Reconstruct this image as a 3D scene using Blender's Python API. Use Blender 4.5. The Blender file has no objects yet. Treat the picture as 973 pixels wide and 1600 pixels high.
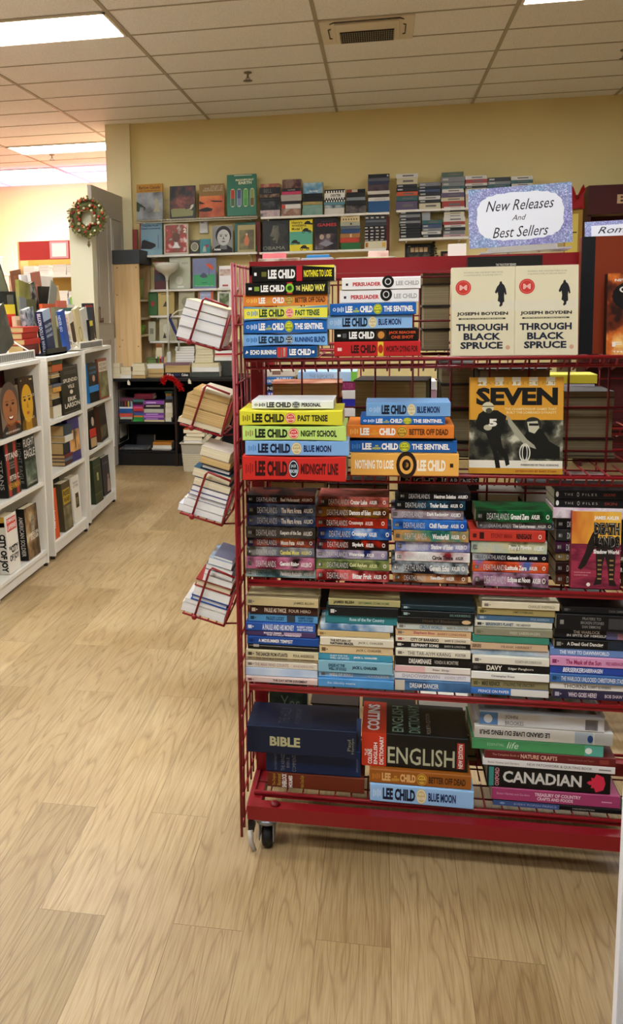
import bpy, bmesh, math, random
from mathutils import Vector, Matrix
R = math.radians
rng = random.Random(11)
sc = bpy.context.scene
COL = sc.collection

# ---------------------------------------------------------------- camera
F_PX, P_X, P_Y, CAM_H = 1394.096, 328.768, 674.003, 1.5
RX = (0.98239068, 0.00589434, -0.18674532)      # world axes in camera terms (right, down, forward)
RY = (0.18567264, -0.14227355, 0.97225712)
RZ = (-0.0208381, -0.98980983, -0.14086263)
cam = bpy.data.cameras.new('camera'); cam_o = bpy.data.objects.new('camera', cam); COL.objects.link(cam_o)
cam.sensor_width = 36; cam.lens = F_PX * 36 / 1600
cam.shift_x = (486.5 - P_X) / 1600; cam.shift_y = (P_Y - 800) / 1600
cam.clip_start = 0.05
cam_o.matrix_world = Matrix(((RX[0], -RX[1], -RX[2], 0), (RY[0], -RY[1], -RY[2], 0), (RZ[0], -RZ[1], -RZ[2], CAM_H), (0, 0, 0, 1)))
sc.camera = cam_o

# ---------------------------------------------------------------- view, world
sc.view_settings.view_transform = 'Standard'; sc.view_settings.look = 'None'
sc.view_settings.gamma = 1; sc.view_settings.use_curve_mapping = False
sc.view_settings.exposure = 1.4
w = bpy.data.worlds.new('world'); sc.world = w; w.use_nodes = True
w.node_tree.nodes['Background'].inputs[0].default_value = (1, .93, .8, 1)
w.node_tree.nodes['Background'].inputs[1].default_value = 0.25
PANEL_STRENGTH = 15
PANEL_TINT = (.96, .985, 1.0)

# ---------------------------------------------------------------- measuring helpers (a point of the photo on a plane of the room)
def ray(u, v):
    a, b = (u - P_X) / F_PX, (v - P_Y) / F_PX
    return Vector([r[0] * a + r[1] * b + r[2] for r in (RX, RY, RZ)])
def at(u, v, Y):
    d = ray(u, v); q = d * (Y / d.y); q.z += CAM_H; return q
def atX(u, v, X):
    d = ray(u, v); q = d * (X / d.x); q.z += CAM_H; return q
def atZ(u, v, z):
    d = ray(u, v); q = d * ((z - CAM_H) / d.z); q.z += CAM_H; return q

# ---------------------------------------------------------------- materials
def lin(c):
    if isinstance(c, str):
        c = c.lstrip('#'); c = [int(c[i:i + 2], 16) / 255 for i in (0, 2, 4)]
    return tuple(x / 12.92 if x <= .04045 else ((x + .055) / 1.055) ** 2.4 for x in c) + (1,)
_M = {}
def mat(c, rough=.5, metal=0, emit=0, trans=0, spec=.28, alpha=1, coat=0):
    k = (c if isinstance(c, str) else tuple(c), rough, metal, emit, trans, spec, alpha, coat)
    if k in _M: return _M[k]
    m = bpy.data.materials.new('paint'); m.use_nodes = True
    b = m.node_tree.nodes['Principled BSDF']
    b.inputs['Base Color'].default_value = lin(c); b.inputs['Roughness'].default_value = rough
    b.inputs['Metallic'].default_value = metal; b.inputs['Specular IOR Level'].default_value = spec
    b.inputs['Transmission Weight'].default_value = trans
    b.inputs['Alpha'].default_value = alpha; b.inputs['Coat Weight'].default_value = coat
    if emit:
        b.inputs['Emission Color'].default_value = lin(c); b.inputs['Emission Strength'].default_value = emit
    _M[k] = m; return m
def nodes_of(m):
    m.use_nodes = True; nt = m.node_tree; return nt, nt.nodes, nt.links, nt.nodes['Principled BSDF']
def ramp(N, stops):
    r = N.new('ShaderNodeValToRGB'); e = r.color_ramp.elements
    while len(e) < len(stops): e.new(.5)
    for i, (p, c) in enumerate(stops): e[i].position = p; e[i].color = lin(c) if not isinstance(c, tuple) or len(c) == 3 else c
    return r
def mottle(*cols, scale=9, stretch=(1, 1, 1), rough=.4, seed=0, coord='Object', detail=3):
    """A printed picture: patches of the given inks."""
    k = ('mottle', cols, scale, stretch, rough, seed, coord)
    if k in _M: return _M[k]
    m = bpy.data.materials.new('printed'); nt, N, L, b = nodes_of(m)
    tc = N.new('ShaderNodeTexCoord'); mp = N.new('ShaderNodeMapping'); mp.inputs['Scale'].default_value = stretch
    mp.inputs['Location'].default_value = (seed * 3.7, seed * 1.3, seed * 2.1)
    no = N.new('ShaderNodeTexNoise'); no.inputs['Scale'].default_value = scale; no.inputs['Detail'].default_value = detail
    n = len(cols); st = [(.3 + .4 * i / max(1, n - 1), c) for i, c in enumerate(cols)]
    r = ramp(N, st)
    L.new(tc.outputs[coord], mp.inputs[0]); L.new(mp.outputs[0], no.inputs['Vector']); L.new(no.outputs['Fac'], r.inputs[0])
    L.new(r.outputs[0], b.inputs['Base Color']); b.inputs['Roughness'].default_value = rough; b.inputs['Specular IOR Level'].default_value = .28
    _M[k] = m; return m
def page_mat(c1='#e9e0c6', c2='#cbbd98'):
    k = ('pages', c1, c2)
    if k in _M: return _M[k]
    m = bpy.data.materials.new('page_edges'); nt, N, L, b = nodes_of(m)
    tc = N.new('ShaderNodeTexCoord'); mp = N.new('ShaderNodeMapping'); mp.inputs['Scale'].default_value = (2, 2, 700)
    no = N.new('ShaderNodeTexNoise'); no.inputs['Scale'].default_value = 1; no.inputs['Detail'].default_value = 1
    r = ramp(N, [(.3, c2), (.7, c1)])
    L.new(tc.outputs['Object'], mp.inputs[0]); L.new(mp.outputs[0], no.inputs['Vector']); L.new(no.outputs['Fac'], r.inputs[0])
    L.new(r.outputs[0], b.inputs['Base Color']); b.inputs['Roughness'].default_value = .9; b.inputs['Specular IOR Level'].default_value = .1
    _M[k] = m; return m

# ---------------------------------------------------------------- object helpers
def tag(o, label=None, cat=None, group=None, kind=None):
    if label: o['label'] = label
    if cat: o['category'] = cat
    if group: o['group'] = group
    if kind: o['kind'] = kind
    return o
def empty(name, label, cat, mw=None, loc=None, group=None):
    o = bpy.data.objects.new(name, None); o.empty_display_size = .05; COL.objects.link(o)
    if mw is not None: o.matrix_world = mw
    if loc is not None: o.location = loc
    return tag(o, label, cat, group)
class MB:
    def __init__(s): s.v = []; s.f = []; s.mi = []; s.mats = []; s.sm = []
    def m(s, mt):
        if mt not in s.mats: s.mats.append(mt)
        return s.mats.index(mt)
    def add(s, vs, fs, mt, smooth=False, X=None):
        o = len(s.v); i = s.m(mt)
        s.v += [(X @ Vector(p))[:] if X is not None else tuple(p) for p in vs]
        s.f += [[o + k for k in f] for f in fs]; s.mi += [i] * len(fs); s.sm += [smooth] * len(fs)
        return s
    def box(s, a, b, mt, X=None):
        (x0, y0, z0), (x1, y1, z1) = [min(p, q) for p, q in zip(a, b)], [max(p, q) for p, q in zip(a, b)]
        return s.add([(x0, y0, z0), (x1, y0, z0), (x1, y1, z0), (x0, y1, z0), (x0, y0, z1), (x1, y0, z1), (x1, y1, z1), (x0, y1, z1)],
                     [(0, 3, 2, 1), (4, 5, 6, 7), (0, 1, 5, 4), (1, 2, 6, 5), (2, 3, 7, 6), (3, 0, 4, 7)], mt, X=X)
    def tube(s, pts, r, mt, n=6, closed=False, X=None, r2=None):
        pts = [Vector(p) for p in pts]; vs = []; fs = []; N = len(pts); up = None
        for i, p in enumerate(pts):
            if closed: t = pts[(i + 1) % N] - pts[i - 1]
            else: t = pts[min(i + 1, N - 1)] - pts[max(i - 1, 0)]
            t.normalize()
            if up is None: up = t.orthogonal().normalized()
            up = (up - t * up.dot(t)); up = up.normalized() if up.length > 1e-6 else t.orthogonal().normalized()
            w_ = t.cross(up); rr = r if r2 is None else r + (r2 - r) * i / max(1, N - 1)
            for k in range(n):
                a = 2 * math.pi * k / n; vs.append(p + (up * math.cos(a) + w_ * math.sin(a)) * rr)
        for i in range(N if closed else N - 1):
            j = (i + 1) % N
            for k in range(n): fs.append((i * n + k, i * n + (k + 1) % n, j * n + (k + 1) % n, j * n + k))
        if not closed: fs += [tuple(range(n))[::-1], tuple(range((N - 1) * n, N * n))]
        return s.add(vs, fs, mt, True, X)
    def lathe(s, prof, mt, c=(0, 0, 0), n=24, X=None):
        vs = [(c[0] + r * math.cos(2 * math.pi * k / n), c[1] + r * math.sin(2 * math.pi * k / n), c[2] + z) for r, z in prof for k in range(n)]
        fs = [(i * n + k, i * n + (k + 1) % n, (i + 1) * n + (k + 1) % n, (i + 1) * n + k) for i in range(len(prof) - 1) for k in range(n)]
        return s.add(vs, fs, mt, True, X)
    def ball(s, c, r, mt, n=10, k=6, sc_=(1, 1, 1), X=None):
        vs = []; fs = []
        for i in range(k + 1):
            t = math.pi * i / k
            for j in range(n):
                a = 2 * math.pi * j / n
                vs.append((c[0] + r * sc_[0] * math.sin(t) * math.cos(a), c[1] + r * sc_[1] * math.sin(t) * math.sin(a), c[2] + r * sc_[2] * math.cos(t)))
        for i in range(k):
            for j in range(n): fs.append((i * n + j, (i + 1) * n + j, (i + 1) * n + (j + 1) % n, i * n + (j + 1) % n))
        return s.add(vs, fs, mt, True, X)
    def poly(s, pts, mt, X=None): return s.add(pts, [tuple(range(len(pts)))], mt, X=X)
    def build(s, name, parent=None, bevel=0, loc=None):
        me = bpy.data.meshes.new(name); me.from_pydata(s.v, [], s.f)
        for m_ in s.mats: me.materials.append(m_)
        me.polygons.foreach_set('material_index', s.mi); me.polygons.foreach_set('use_smooth', s.sm); me.update()
        o = bpy.data.objects.new(name, me); COL.objects.link(o)
        if parent is not None: o.parent = parent
        if loc is not None: o.location = loc
        if bevel:
            b = o.modifiers.new('bevel', 'BEVEL'); b.width = bevel; b.segments = 2; b.limit_method = 'ANGLE'; b.angle_limit = R(40)
        return o
def structure(o): o['kind'] = 'structure'; return o

# ---------------------------------------------------------------- lettering: outlines of the text, laid on a face
_T = {}
def glyphs(txt, bold=0.0, shear=0.0):
    k = (txt, bold, shear)
    if k in _T: return _T[k]
    c = bpy.data.curves.new('lettering', 'FONT'); c.body = txt; c.offset = bold; c.shear = shear; c.resolution_u = 2
    c.align_x = 'LEFT'; c.space_line = .95
    o = bpy.data.objects.new('lettering', c)
    me = o.to_mesh()
    vs = [(v.co.x, v.co.y) for v in me.vertices]; fs = [tuple(p.vertices) for p in me.polygons]
    o.to_mesh_clear(); bpy.data.objects.remove(o); bpy.data.curves.remove(c)
    x0 = min(p[0] for p in vs); x1 = max(p[0] for p in vs); y0 = min(p[1] for p in vs); y1 = max(p[1] for p in vs)
    vs = [((x - x0) / (x1 - x0), (y - y0) / max(1e-6, y1 - y0)) for x, y in vs]
    _T[k] = (vs, fs); return _T[k]
def put(mb, txt, box, mt, face, lift=.0006, bold=.02, shear=0, rot=0):
    """TXT squeezed into BOX (r0, r1, u0, u1) of a face; FACE maps (r, u, lift) to a point. rot: 90 reads upward, -90 downward, 180 upside down."""
    vs, fs = glyphs(txt, bold, shear); r0, r1, u0, u1 = box
    out = []
    for a, b in vs:
        if rot == 90: a, b = 1 - b, a
        elif rot == -90: a, b = b, 1 - a
        elif rot == 180: a, b = 1 - a, 1 - b
        out.append(face(r0 + a * (r1 - r0), u0 + b * (u1 - u0), lift))
    mb.add(out, fs, mt)
# ---------------------------------------------------------------- books
PAGES = page_mat(); PAGES_W = page_mat('#f2f0ea', '#d6d3ca'); PAGES_B = page_mat('#d9bd88', '#b08f58')
def frame(o, x, y, z):
    o = Vector(o); m = Matrix.Identity(4)
    for i, a in enumerate((x, y, z)):
        for j in range(3): m[j][i] = a[j]
    for j in range(3): m[j][3] = o[j]
    return m
def u_shell(mb, H, W, T, c, r, mt, smt, pinch=0, nx=2):
    """The cover of a book: back board, spine, front board as one folded sheet. x head to foot, y spine to fore-edge, z back to front."""
    prof = [(W, 0), (r, 0)]
    if r > .0021:
        for k in range(1, 4): a = math.pi / 2 * k / 4; prof.append((r - r * math.sin(a), r - r * math.cos(a)))
    prof += [(0, r), (0, T - r)]
    if r > .0021:
        for k in range(1, 4): a = math.pi / 2 * k / 4; prof.append((r - r * math.cos(a), T - r + r * math.sin(a)))
    prof += [(r, T), (W, T), (W, T - c), (c + .0005, T - c), (c + .0005, c), (W, c)]
    n = len(prof); vs = []; fs = []
    for i in range(nx):
        t = i / (nx - 1); s_ = 1 - pinch * (1 - (2 * t - 1) ** 2)
        vs += [(H * t, y, T / 2 + (z - T / 2) * s_) for y, z in prof]
    for i in range(nx - 1):
        for k in range(n): fs.append((i * n + k, (i + 1) * n + k, (i + 1) * n + (k + 1) % n, i * n + (k + 1) % n))
    for base, flip in ((0, False), ((nx - 1) * n, True)):
        i0 = base; out = n - 4
        caps = [(0, 1, n - 1), (1, n - 2, n - 1)]
        caps += [(1,) + tuple(range(2, out - 2)) + (out - 2, n - 3, n - 2)]
        caps += [(out - 2, out - 1, n - 4), (out - 2, n - 4, n - 3)]
        for cp in caps: f = [i0 + k for k in cp]; fs.append(tuple(f[::-1]) if flip else tuple(f))
    mb.add(vs, fs, mt)
    if smt is not mt:
        i = mb.m(smt)
        for q, f in enumerate(fs):
            if all(vs[k][1] < r + .0005 for k in f): mb.mi[q] = i
def book(mw, H, W, T, cover, label, group=None, spine=None, art=None, face=None, pages=None, hard=False, pinch=0, spine_mat=None, name=None, simple=False, inset=None):
    """MW places the book. SPINE / FACE / ART: functions that draw on spine (r 0..1 along H, u 0..1 along T) and on the front (r 0..1 of W, u 0..1 of H)."""
    c = .0028 if hard else .0009
    T = max(T, .004)
    c = min(c, T * .2); r = min(.004 if hard else .0014, T * .3)
    pages = pages or PAGES; name = name or ('hardcover_book' if hard else 'paperback_book')
    ins = (.004 if hard else .0006) if inset is None else inset
    pg = MB().box((ins, c + .0006, c), (H - ins, W - ins, T - c), pages)
    if pinch:
        vs = []
        pg = MB(); nx = 7
        for i in range(nx):
            t = i / (nx - 1); s_ = 1 - pinch * (1 - (2 * t - 1) ** 2); x = ins + (H - 2 * ins) * t
            vs += [(x, y, T / 2 + (z - T / 2) * s_) for y, z in ((c + .0006, c), (W - ins, c), (W - ins, T - c), (c + .0006, T - c))]
        fs = [(i * 4 + k, i * 4 + 4 + k, i * 4 + 4 + (k + 1) % 4, i * 4 + (k + 1) % 4) for i in range(nx - 1) for k in range(4)] + [(3, 2, 1, 0), tuple(range((nx - 1) * 4, nx * 4))]
        pg.add(vs, fs, pages)
    cv = MB(); u_shell(cv, H, W, T, c, r, cover, spine_mat or cover, pinch, 7 if pinch else 2)
    if simple:
        cv.v += [] ; o_ = len(cv.v); i = cv.m(pages); cv.v += pg.v; cv.f += [[o_ + k for k in f] for f in pg.f]; cv.mi += [i] * len(pg.f); cv.sm += [False] * len(pg.f)
        if spine or face:
            _draw(cv, spine, face, H, W, T)
        o = cv.build(name); o.matrix_world = mw; return tag(o, label, 'book', group)
    root = empty(name, label, 'book', mw=mw, group=group)
    sp = lambda rr, u, l: (rr * H, -l, T / 2 + (u * T - T / 2) * (1 - pinch * (1 - (2 * rr - 1) ** 2)))
    fc = lambda rr, u, l: (H - u * H, rr * W, T + l)
    for fn, fmap, nm in ((art, fc, 'cover_art'), (face, fc, 'cover_lettering'), (spine, sp, 'spine_lettering')):
        if fn: fn(cv, fmap)
    cv.build('cover', root); pg.build('page_block', root)
    return root
def _draw(cv, spine, face, H, W, T):
    if spine: spine(cv, lambda rr, u, l: (rr * H, -l, u * T))
    if face: face(cv, lambda rr, u, l: (H - u * H, rr * W, T + l))
def quad(mb, f, r0, r1, u0, u1, mt, lift=.0003, nx=1):
    for k in range(nx):
        a, b = r0 + (r1 - r0) * k / nx, r0 + (r1 - r0) * (k + 1) / nx
        mb.poly([f(a, u0, lift), f(b, u0, lift), f(b, u1, lift), f(a, u1, lift)], mt)
def shape(mb, f, pts, mt, lift=.0004): mb.poly([f(a, b, lift) for a, b in pts], mt)
def disc(mb, f, cx, cy, rx, ry, mt, lift=.0005, n=20, hole=0):
    if hole:
        vs = []
        for k in range(n):
            a = 2 * math.pi * k / n
            vs += [f(cx + rx * math.cos(a), cy + ry * math.sin(a), lift), f(cx + rx * hole * math.cos(a), cy + ry * hole * math.sin(a), lift)]
        mb.add(vs, [(2 * k, (2 * k + 2) % (2 * n), (2 * k + 3) % (2 * n), 2 * k + 1) for k in range(n)], mt)
    else: mb.poly([f(cx + rx * math.cos(2 * math.pi * k / n), cy + ry * math.sin(2 * math.pi * k / n), lift) for k in range(n)], mt)
# ways a book can lie or stand
def lying(x, y, z, yaw=0):                       # flat, spine to the camera, head to the left
    c, s = math.cos(yaw), math.sin(yaw); return frame((x, y, z), (c, s, 0), (-s, c, 0), (0, 0, 1))
def lying_turned(x, y, z, H, T):                 # flat, upside down
    return frame((x + H, y, z + T), (-1, 0, 0), (0, 1, 0), (0, 0, -1))
def lying_edge(x, y, z, H, W, yaw=0):            # flat, fore-edge to the camera
    c, s = math.cos(yaw), math.sin(yaw)
    return frame((x + H * c - W * s, y + H * s + W * c, z), (-c, -s, 0), (s, -c, 0), (0, 0, 1))
def facing(x, y, z, H, T, lean=0, yaw=0, roll=0):          # upright, front cover to the camera; (x, y, z) lower left corner of the back
    M = Matrix.Translation((x, y, z)) @ Matrix.Rotation(yaw, 4, 'Z') @ Matrix.Rotation(-lean, 4, 'X') @ Matrix.Rotation(roll, 4, 'Y')
    return M @ frame((0, 0, H), (0, 0, -1), (1, 0, 0), (0, -1, 0))
def facing_aisle(x, y, z, H, lean=0, roll=0, yaw=0):           # upright, front cover to +X; (x, y, z) near lower corner of the back
    M = Matrix.Translation((x, y, z)) @ Matrix.Rotation(yaw, 4, 'Z') @ Matrix.Rotation(-lean, 4, 'Y') @ Matrix.Rotation(roll, 4, 'X')
    return M @ frame((0, 0, H), (0, 0, -1), (0, 1, 0), (1, 0, 0))
ORD = ['topmost', 'second', 'third', 'fourth', 'fifth', 'sixth', 'seventh', 'eighth', 'ninth', 'tenth', 'eleventh', 'twelfth', 'thirteenth', 'fourteenth']
def nth(i, n, where):
    if i == 0: return f'topmost of {where}'
    if i == n - 1: return f'bottom of {where}'
    return f'{ORD[i]} from top of {where}'
def rows(lines, col, bold=.02, shear=0):
    """Drawing function: lines of (text, r0, r1, u0, u1[, colour])."""
    def fn(mb, f):
        for ln in lines:
            t, r0, r1, u0, u1 = ln[:5]; put(mb, t, (r0, r1, u0, u1), mat(ln[5] if len(ln) > 5 else col, .5), f, bold=bold, shear=shear)
    return fn
# ---------------------------------------------------------------- room shell
CEIL = 3.22; WALL_Y = 8.55
def floor_mat():
    m = bpy.data.materials.new('oak_planks'); nt, N, L, b = nodes_of(m)
    geo = N.new('ShaderNodeNewGeometry'); sep = N.new('ShaderNodeSeparateXYZ'); cmb = N.new('ShaderNodeCombineXYZ')
    L.new(geo.outputs['Position'], sep.inputs[0]); L.new(sep.outputs['Y'], cmb.inputs['X']); L.new(sep.outputs['X'], cmb.inputs['Y'])
    mp = N.new('ShaderNodeMapping'); mp.inputs['Location'].default_value = (.1, .491 + .174 * 6, 0); L.new(cmb.outputs[0], mp.inputs[0])
    br = N.new('ShaderNodeTexBrick'); br.offset = .37; br.offset_frequency = 2; br.squash = 1
    br.inputs['Scale'].default_value = 1; br.inputs['Brick Width'].default_value = 1.25; br.inputs['Row Height'].default_value = .174
    br.inputs['Mortar Size'].default_value = .0012; br.inputs['Mortar Smooth'].default_value = .3; br.inputs['Bias'].default_value = 0
    br.inputs['Color1'].default_value = (0, 0, 0, 1); br.inputs['Color2'].default_value = (1, 1, 1, 1); br.inputs['Mortar'].default_value = (.5, .5, .5, 1)
    L.new(mp.outputs[0], br.inputs['Vector'])
    bw = N.new('ShaderNodeRGBToBW'); L.new(br.outputs['Color'], bw.inputs[0])
    # grain: each plank reads its own stretch of the figure
    off = N.new('ShaderNodeVectorMath'); off.operation = 'SCALE'; off.inputs['Scale'].default_value = 37
    cv = N.new('ShaderNodeCombineXYZ'); L.new(bw.outputs[0], cv.inputs['X']); L.new(bw.outputs[0], cv.inputs['Y']); L.new(bw.outputs[0], cv.inputs['Z'])
    L.new(cv.outputs[0], off.inputs[0])
    add = N.new('ShaderNodeVectorMath'); add.operation = 'ADD'; L.new(geo.outputs['Position'], add.inputs[0]); L.new(off.outputs[0], add.inputs[1])
    mg = N.new('ShaderNodeMapping'); mg.inputs['Scale'].default_value = (5.5, .55, 1); L.new(add.outputs[0], mg.inputs[0])
    n1 = N.new('ShaderNodeTexNoise'); n1.inputs['Scale'].default_value = 1.6; n1.inputs['Detail'].default_value = 2; n1.inputs['Distortion'].default_value = .4
    L.new(mg.outputs[0], n1.inputs['Vector'])
    mul = N.new('ShaderNodeMath'); mul.operation = 'MULTIPLY'; mul.inputs[1].default_value = 26; L.new(n1.outputs['Fac'], mul.inputs[0])
    fr = N.new('ShaderNodeMath'); fr.operation = 'PINGPONG'; fr.inputs[1].default_value = 1; L.new(mul.outputs[0], fr.inputs[0])
    mf = N.new('ShaderNodeMapping'); mf.inputs['Scale'].default_value = (330, 9, 1); L.new(add.outputs[0], mf.inputs[0])
    n2 = N.new('ShaderNodeTexNoise'); n2.inputs['Scale'].default_value = 1; n2.inputs['Detail'].default_value = 2; L.new(mf.outputs[0], n2.inputs['Vector'])
    n3 = N.new('ShaderNodeTexNoise'); n3.inputs['Scale'].default_value = 2.2; n3.inputs['Detail'].default_value = 4; L.new(geo.outputs['Position'], n3.inputs['Vector'])
    base = ramp(N, [(0, '#9c865f'), (.35, '#ab946e'), (.7, '#b7a079'), (1, '#a48d66')]); L.new(bw.outputs[0], base.inputs[0])
    def mix(a, b_, fac, bl='MULTIPLY'):
        x = N.new('ShaderNodeMix'); x.data_type = 'RGBA'; x.blend_type = bl; x.inputs[0].default_value = fac
        L.new(a, x.inputs[6])
        L.new(b_, x.inputs[7]); return x.outputs[2]
    g1 = ramp(N, [(0, '#a89070'), (.3, '#f6f2ea'), (1, '#ffffff')]); L.new(fr.outputs[0], g1.inputs[0])
    g2 = ramp(N, [(.3, '#b59e78'), (.6, '#ffffff')]); L.new(n2.outputs['Fac'], g2.inputs[0])
    g3 = ramp(N, [(.3, '#e6d9c2'), (.7, '#ffffff')]); L.new(n3.outputs['Fac'], g3.inputs[0])
    c = mix(base.outputs[0], g1.outputs[0], .42); c = mix(c, g2.outputs[0], .45); c = mix(c, g3.outputs[0], .7)
    ln = ramp(N, [(0, '#ffffff'), (1, '#7d6542')]); L.new(br.outputs['Fac'], ln.inputs[0]); c = mix(c, ln.outputs[0], .5)
    L.new(c, b.inputs['Base Color']); b.inputs['Roughness'].default_value = .42; b.inputs['Specular IOR Level'].default_value = .45
    rr = ramp(N, [(.3, (.34,) * 3 + (1,)), (.7, (.5,) * 3 + (1,))]); L.new(n3.outputs['Fac'], rr.inputs[0]); L.new(rr.outputs[0], b.inputs['Roughness'])
    return m
def plaster(c, bump=.02, scale=120, var=.06):
    m = bpy.data.materials.new('wall_paint'); nt, N, L, b = nodes_of(m)
    geo = N.new('ShaderNodeNewGeometry'); no = N.new('ShaderNodeTexNoise'); no.inputs['Scale'].default_value = scale; L.new(geo.outputs['Position'], no.inputs['Vector'])
    n2 = N.new('ShaderNodeTexNoise'); n2.inputs['Scale'].default_value = 1.4; L.new(geo.outputs['Position'], n2.inputs['Vector'])
    k = lin(c); d = tuple(x * (1 - var) for x in k[:3]) + (1,)
    r = ramp(N, [(.3, d), (.7, k)]); L.new(n2.outputs['Fac'], r.inputs[0]); L.new(r.outputs[0], b.inputs['Base Color'])
    bp = N.new('ShaderNodeBump'); bp.inputs['Strength'].default_value = bump; bp.inputs['Distance'].default_value = .01; L.new(no.outputs['Fac'], bp.inputs['Height']); L.new(bp.outputs[0], b.inputs['Normal'])
    b.inputs['Roughness'].default_value = .85; b.inputs['Specular IOR Level'].default_value = .2
    return m
def ceiling_mat():
    m = bpy.data.materials.new('ceiling_tile'); nt, N, L, b = nodes_of(m)
    geo = N.new('ShaderNodeNewGeometry'); no = N.new('ShaderNodeTexNoise'); no.inputs['Scale'].default_value = 140; no.inputs['Detail'].default_value = 4; L.new(geo.outputs['Position'], no.inputs['Vector'])
    r = ramp(N, [(.32, '#d8d5cf'), (.5, '#efedea'), (.7, '#f4f2ef')]); L.new(no.outputs['Fac'], r.inputs[0]); L.new(r.outputs[0], b.inputs['Base Color'])
    bp = N.new('ShaderNodeBump'); bp.inputs['Strength'].default_value = .25; bp.inputs['Distance'].default_value = .004; L.new(no.outputs['Fac'], bp.inputs['Height']); L.new(bp.outputs[0], b.inputs['Normal'])
    b.inputs['Roughness'].default_value = .95; b.inputs['Specular IOR Level'].default_value = .1
    return m
X0, X1, Y0, Y1 = -7.0, 5.0, -4.0, 12.28
structure(MB().box((X0, Y0, -.1), (X1, Y1, 0), floor_mat()).build('floor'))
structure(MB().box((X0, Y0, CEIL), (X1, Y1, CEIL + .1), ceiling_mat()).build('ceiling'))
YELLOW = plaster('#ead79a'); CREAM = plaster('#ece1b6'); HID = plaster('#7d776c')
structure(MB().box((-2.36, WALL_Y, 0), (X1, WALL_Y + .12, CEIL), YELLOW).build('wall_back'))
structure(MB().box((-2.6, WALL_Y - .04, 0), (-2.36, WALL_Y + .3, CEIL), CREAM).build('wall_end_post'))
structure(MB().box((X0, Y1, 0), (-2.3, Y1 + .1, CEIL), plaster('#e0bf68')).build('wall_far'))
structure(MB().box((X0 - .1, Y0, 0), (X0, Y1, CEIL), HID).build('wall_left'))
structure(MB().box((X1, Y0, 0), (X1 + .1, WALL_Y, CEIL), HID).build('wall_right'))
structure(MB().box((X0, Y0 - .1, 0), (X1, Y0, CEIL), HID).build('wall_front'))
structure(MB().box((-2.36, WALL_Y + .12, 0), (-2.3, Y1, CEIL), CREAM).build('wall_passage'))
# suspended ceiling grid
TX, TY, GX, GY = 1.19, .5, -1.595, 5.33
gm = mat('#d9cfb8', .6)
g = MB()
x = GX - 5 * TX
while x < X1: g.box((x - .012, Y0, CEIL - .006), (x + .012, Y1, CEIL + .002), mat('#aaa08c', .6)); x += TX
structure(g.build('ceiling_runner_trim'))
g = MB(); y = GY - 18 * TY
while y < Y1: g.box((X0, y - .007, CEIL - .004), (X1, y + .007, CEIL + .001), mat('#b0a793', .6)); y += TY
structure(g.build('ceiling_cross_trim'))
# lay-in fluorescent panels
def ceiling_light(ix, iy, label, strength=1.0):
    x = GX + ix * TX; y = GY + iy * TY
    t = empty('ceiling_light', label, 'light', loc=(x + TX / 2, y + TY / 2, CEIL), group='fluorescent panels in the ceiling')
    fr = MB(); a, b_ = TX / 2 - .012, TY / 2 - .008
    for s in (-1, 1):
        fr.box((-a, s * b_, -.012), (a, s * (b_ - .018), 0), mat('#efe8d6', .5)); fr.box((s * a, -b_, -.012), (s * (a - .018), b_, 0), mat('#efe8d6', .5))
    fr.build('frame', t)
    MB().box((-a + .018, -b_ + .018, -.008), (a - .018, b_ - .018, -.002), PANEL).build('diffuser', t)
PANEL = bpy.data.materials.new('lit_diffuser'); _nt, _N, _L, _b = nodes_of(PANEL)
_b.inputs['Base Color'].default_value = (.9, .9, .88, 1); _b.inputs['Emission Color'].default_value = PANEL_TINT + (1,); _b.inputs['Emission Strength'].default_value = PANEL_STRENGTH
ceiling_light(-1, 0, 'glowing ceiling panel at the picture corner above the white bookcases')
ceiling_light(2, 0, 'glowing ceiling panel just cut by the top edge near the air vent')
ceiling_light(-2, 8, 'glowing ceiling panel beside the top of the cream wall post')
ceiling_light(-3, 11, 'deepest glowing ceiling panel over the far room')
for ix, iy in ((-3, 4), (-1, -6), (1, -5), (-3, -3), (-1, -12), (-3, -10), (1, -10)):
    ceiling_light(ix, iy, 'ceiling panel of the shop overhead beyond the picture')
# ceiling cassette
t = empty('air_conditioner_vent', 'white ceiling air cassette with a dark louvred grille', 'air vent', loc=(-.098, 6.09, CEIL))
W_ = mat('#ddd2bd', .5)
c = MB(); c.box((-.293, -.25, -.012), (.293, .25, 0), W_)
c.build('panel', t, bevel=.004)
c = MB(); c.box((-.2, -.205, -.026), (.2, .17, -.012), W_); c.build('housing', t, bevel=.012)
c = MB(); c.box((-.17, -.06, -.032), (.17, .17, -.0262), mat('#2b2822', .8)); c.build('grille_well', t)
c = MB()
for i in range(24): xx = -.166 + i * .01435; c.box((xx, -.058, -.037), (xx + .0035, .168, -.032), mat('#8d8677', .5))
for i in range(6): yy = -.052 + i * .042; c.box((-.17, yy, -.0355), (.17, yy + .006, -.0325), mat('#6d675b', .5))
c.build('grille', t)
for sx in (-1, 1):
    c = MB(); c.tube([(sx * .225, -.1, -.014), (sx * .24, -.09, -.016), (sx * .24, .1, -.016), (sx * .225, .11, -.014)], .004, mat('#5a5348', .6)); c.build('louvre_slot', t)
c = MB(); c.tube([(-.225, -.2, -.014), (-.2, -.235, -.016), (.2, -.235, -.016), (.225, -.2, -.014)], .004, mat('#5a5348', .6)); c.build('louvre_slot', t)
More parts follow.
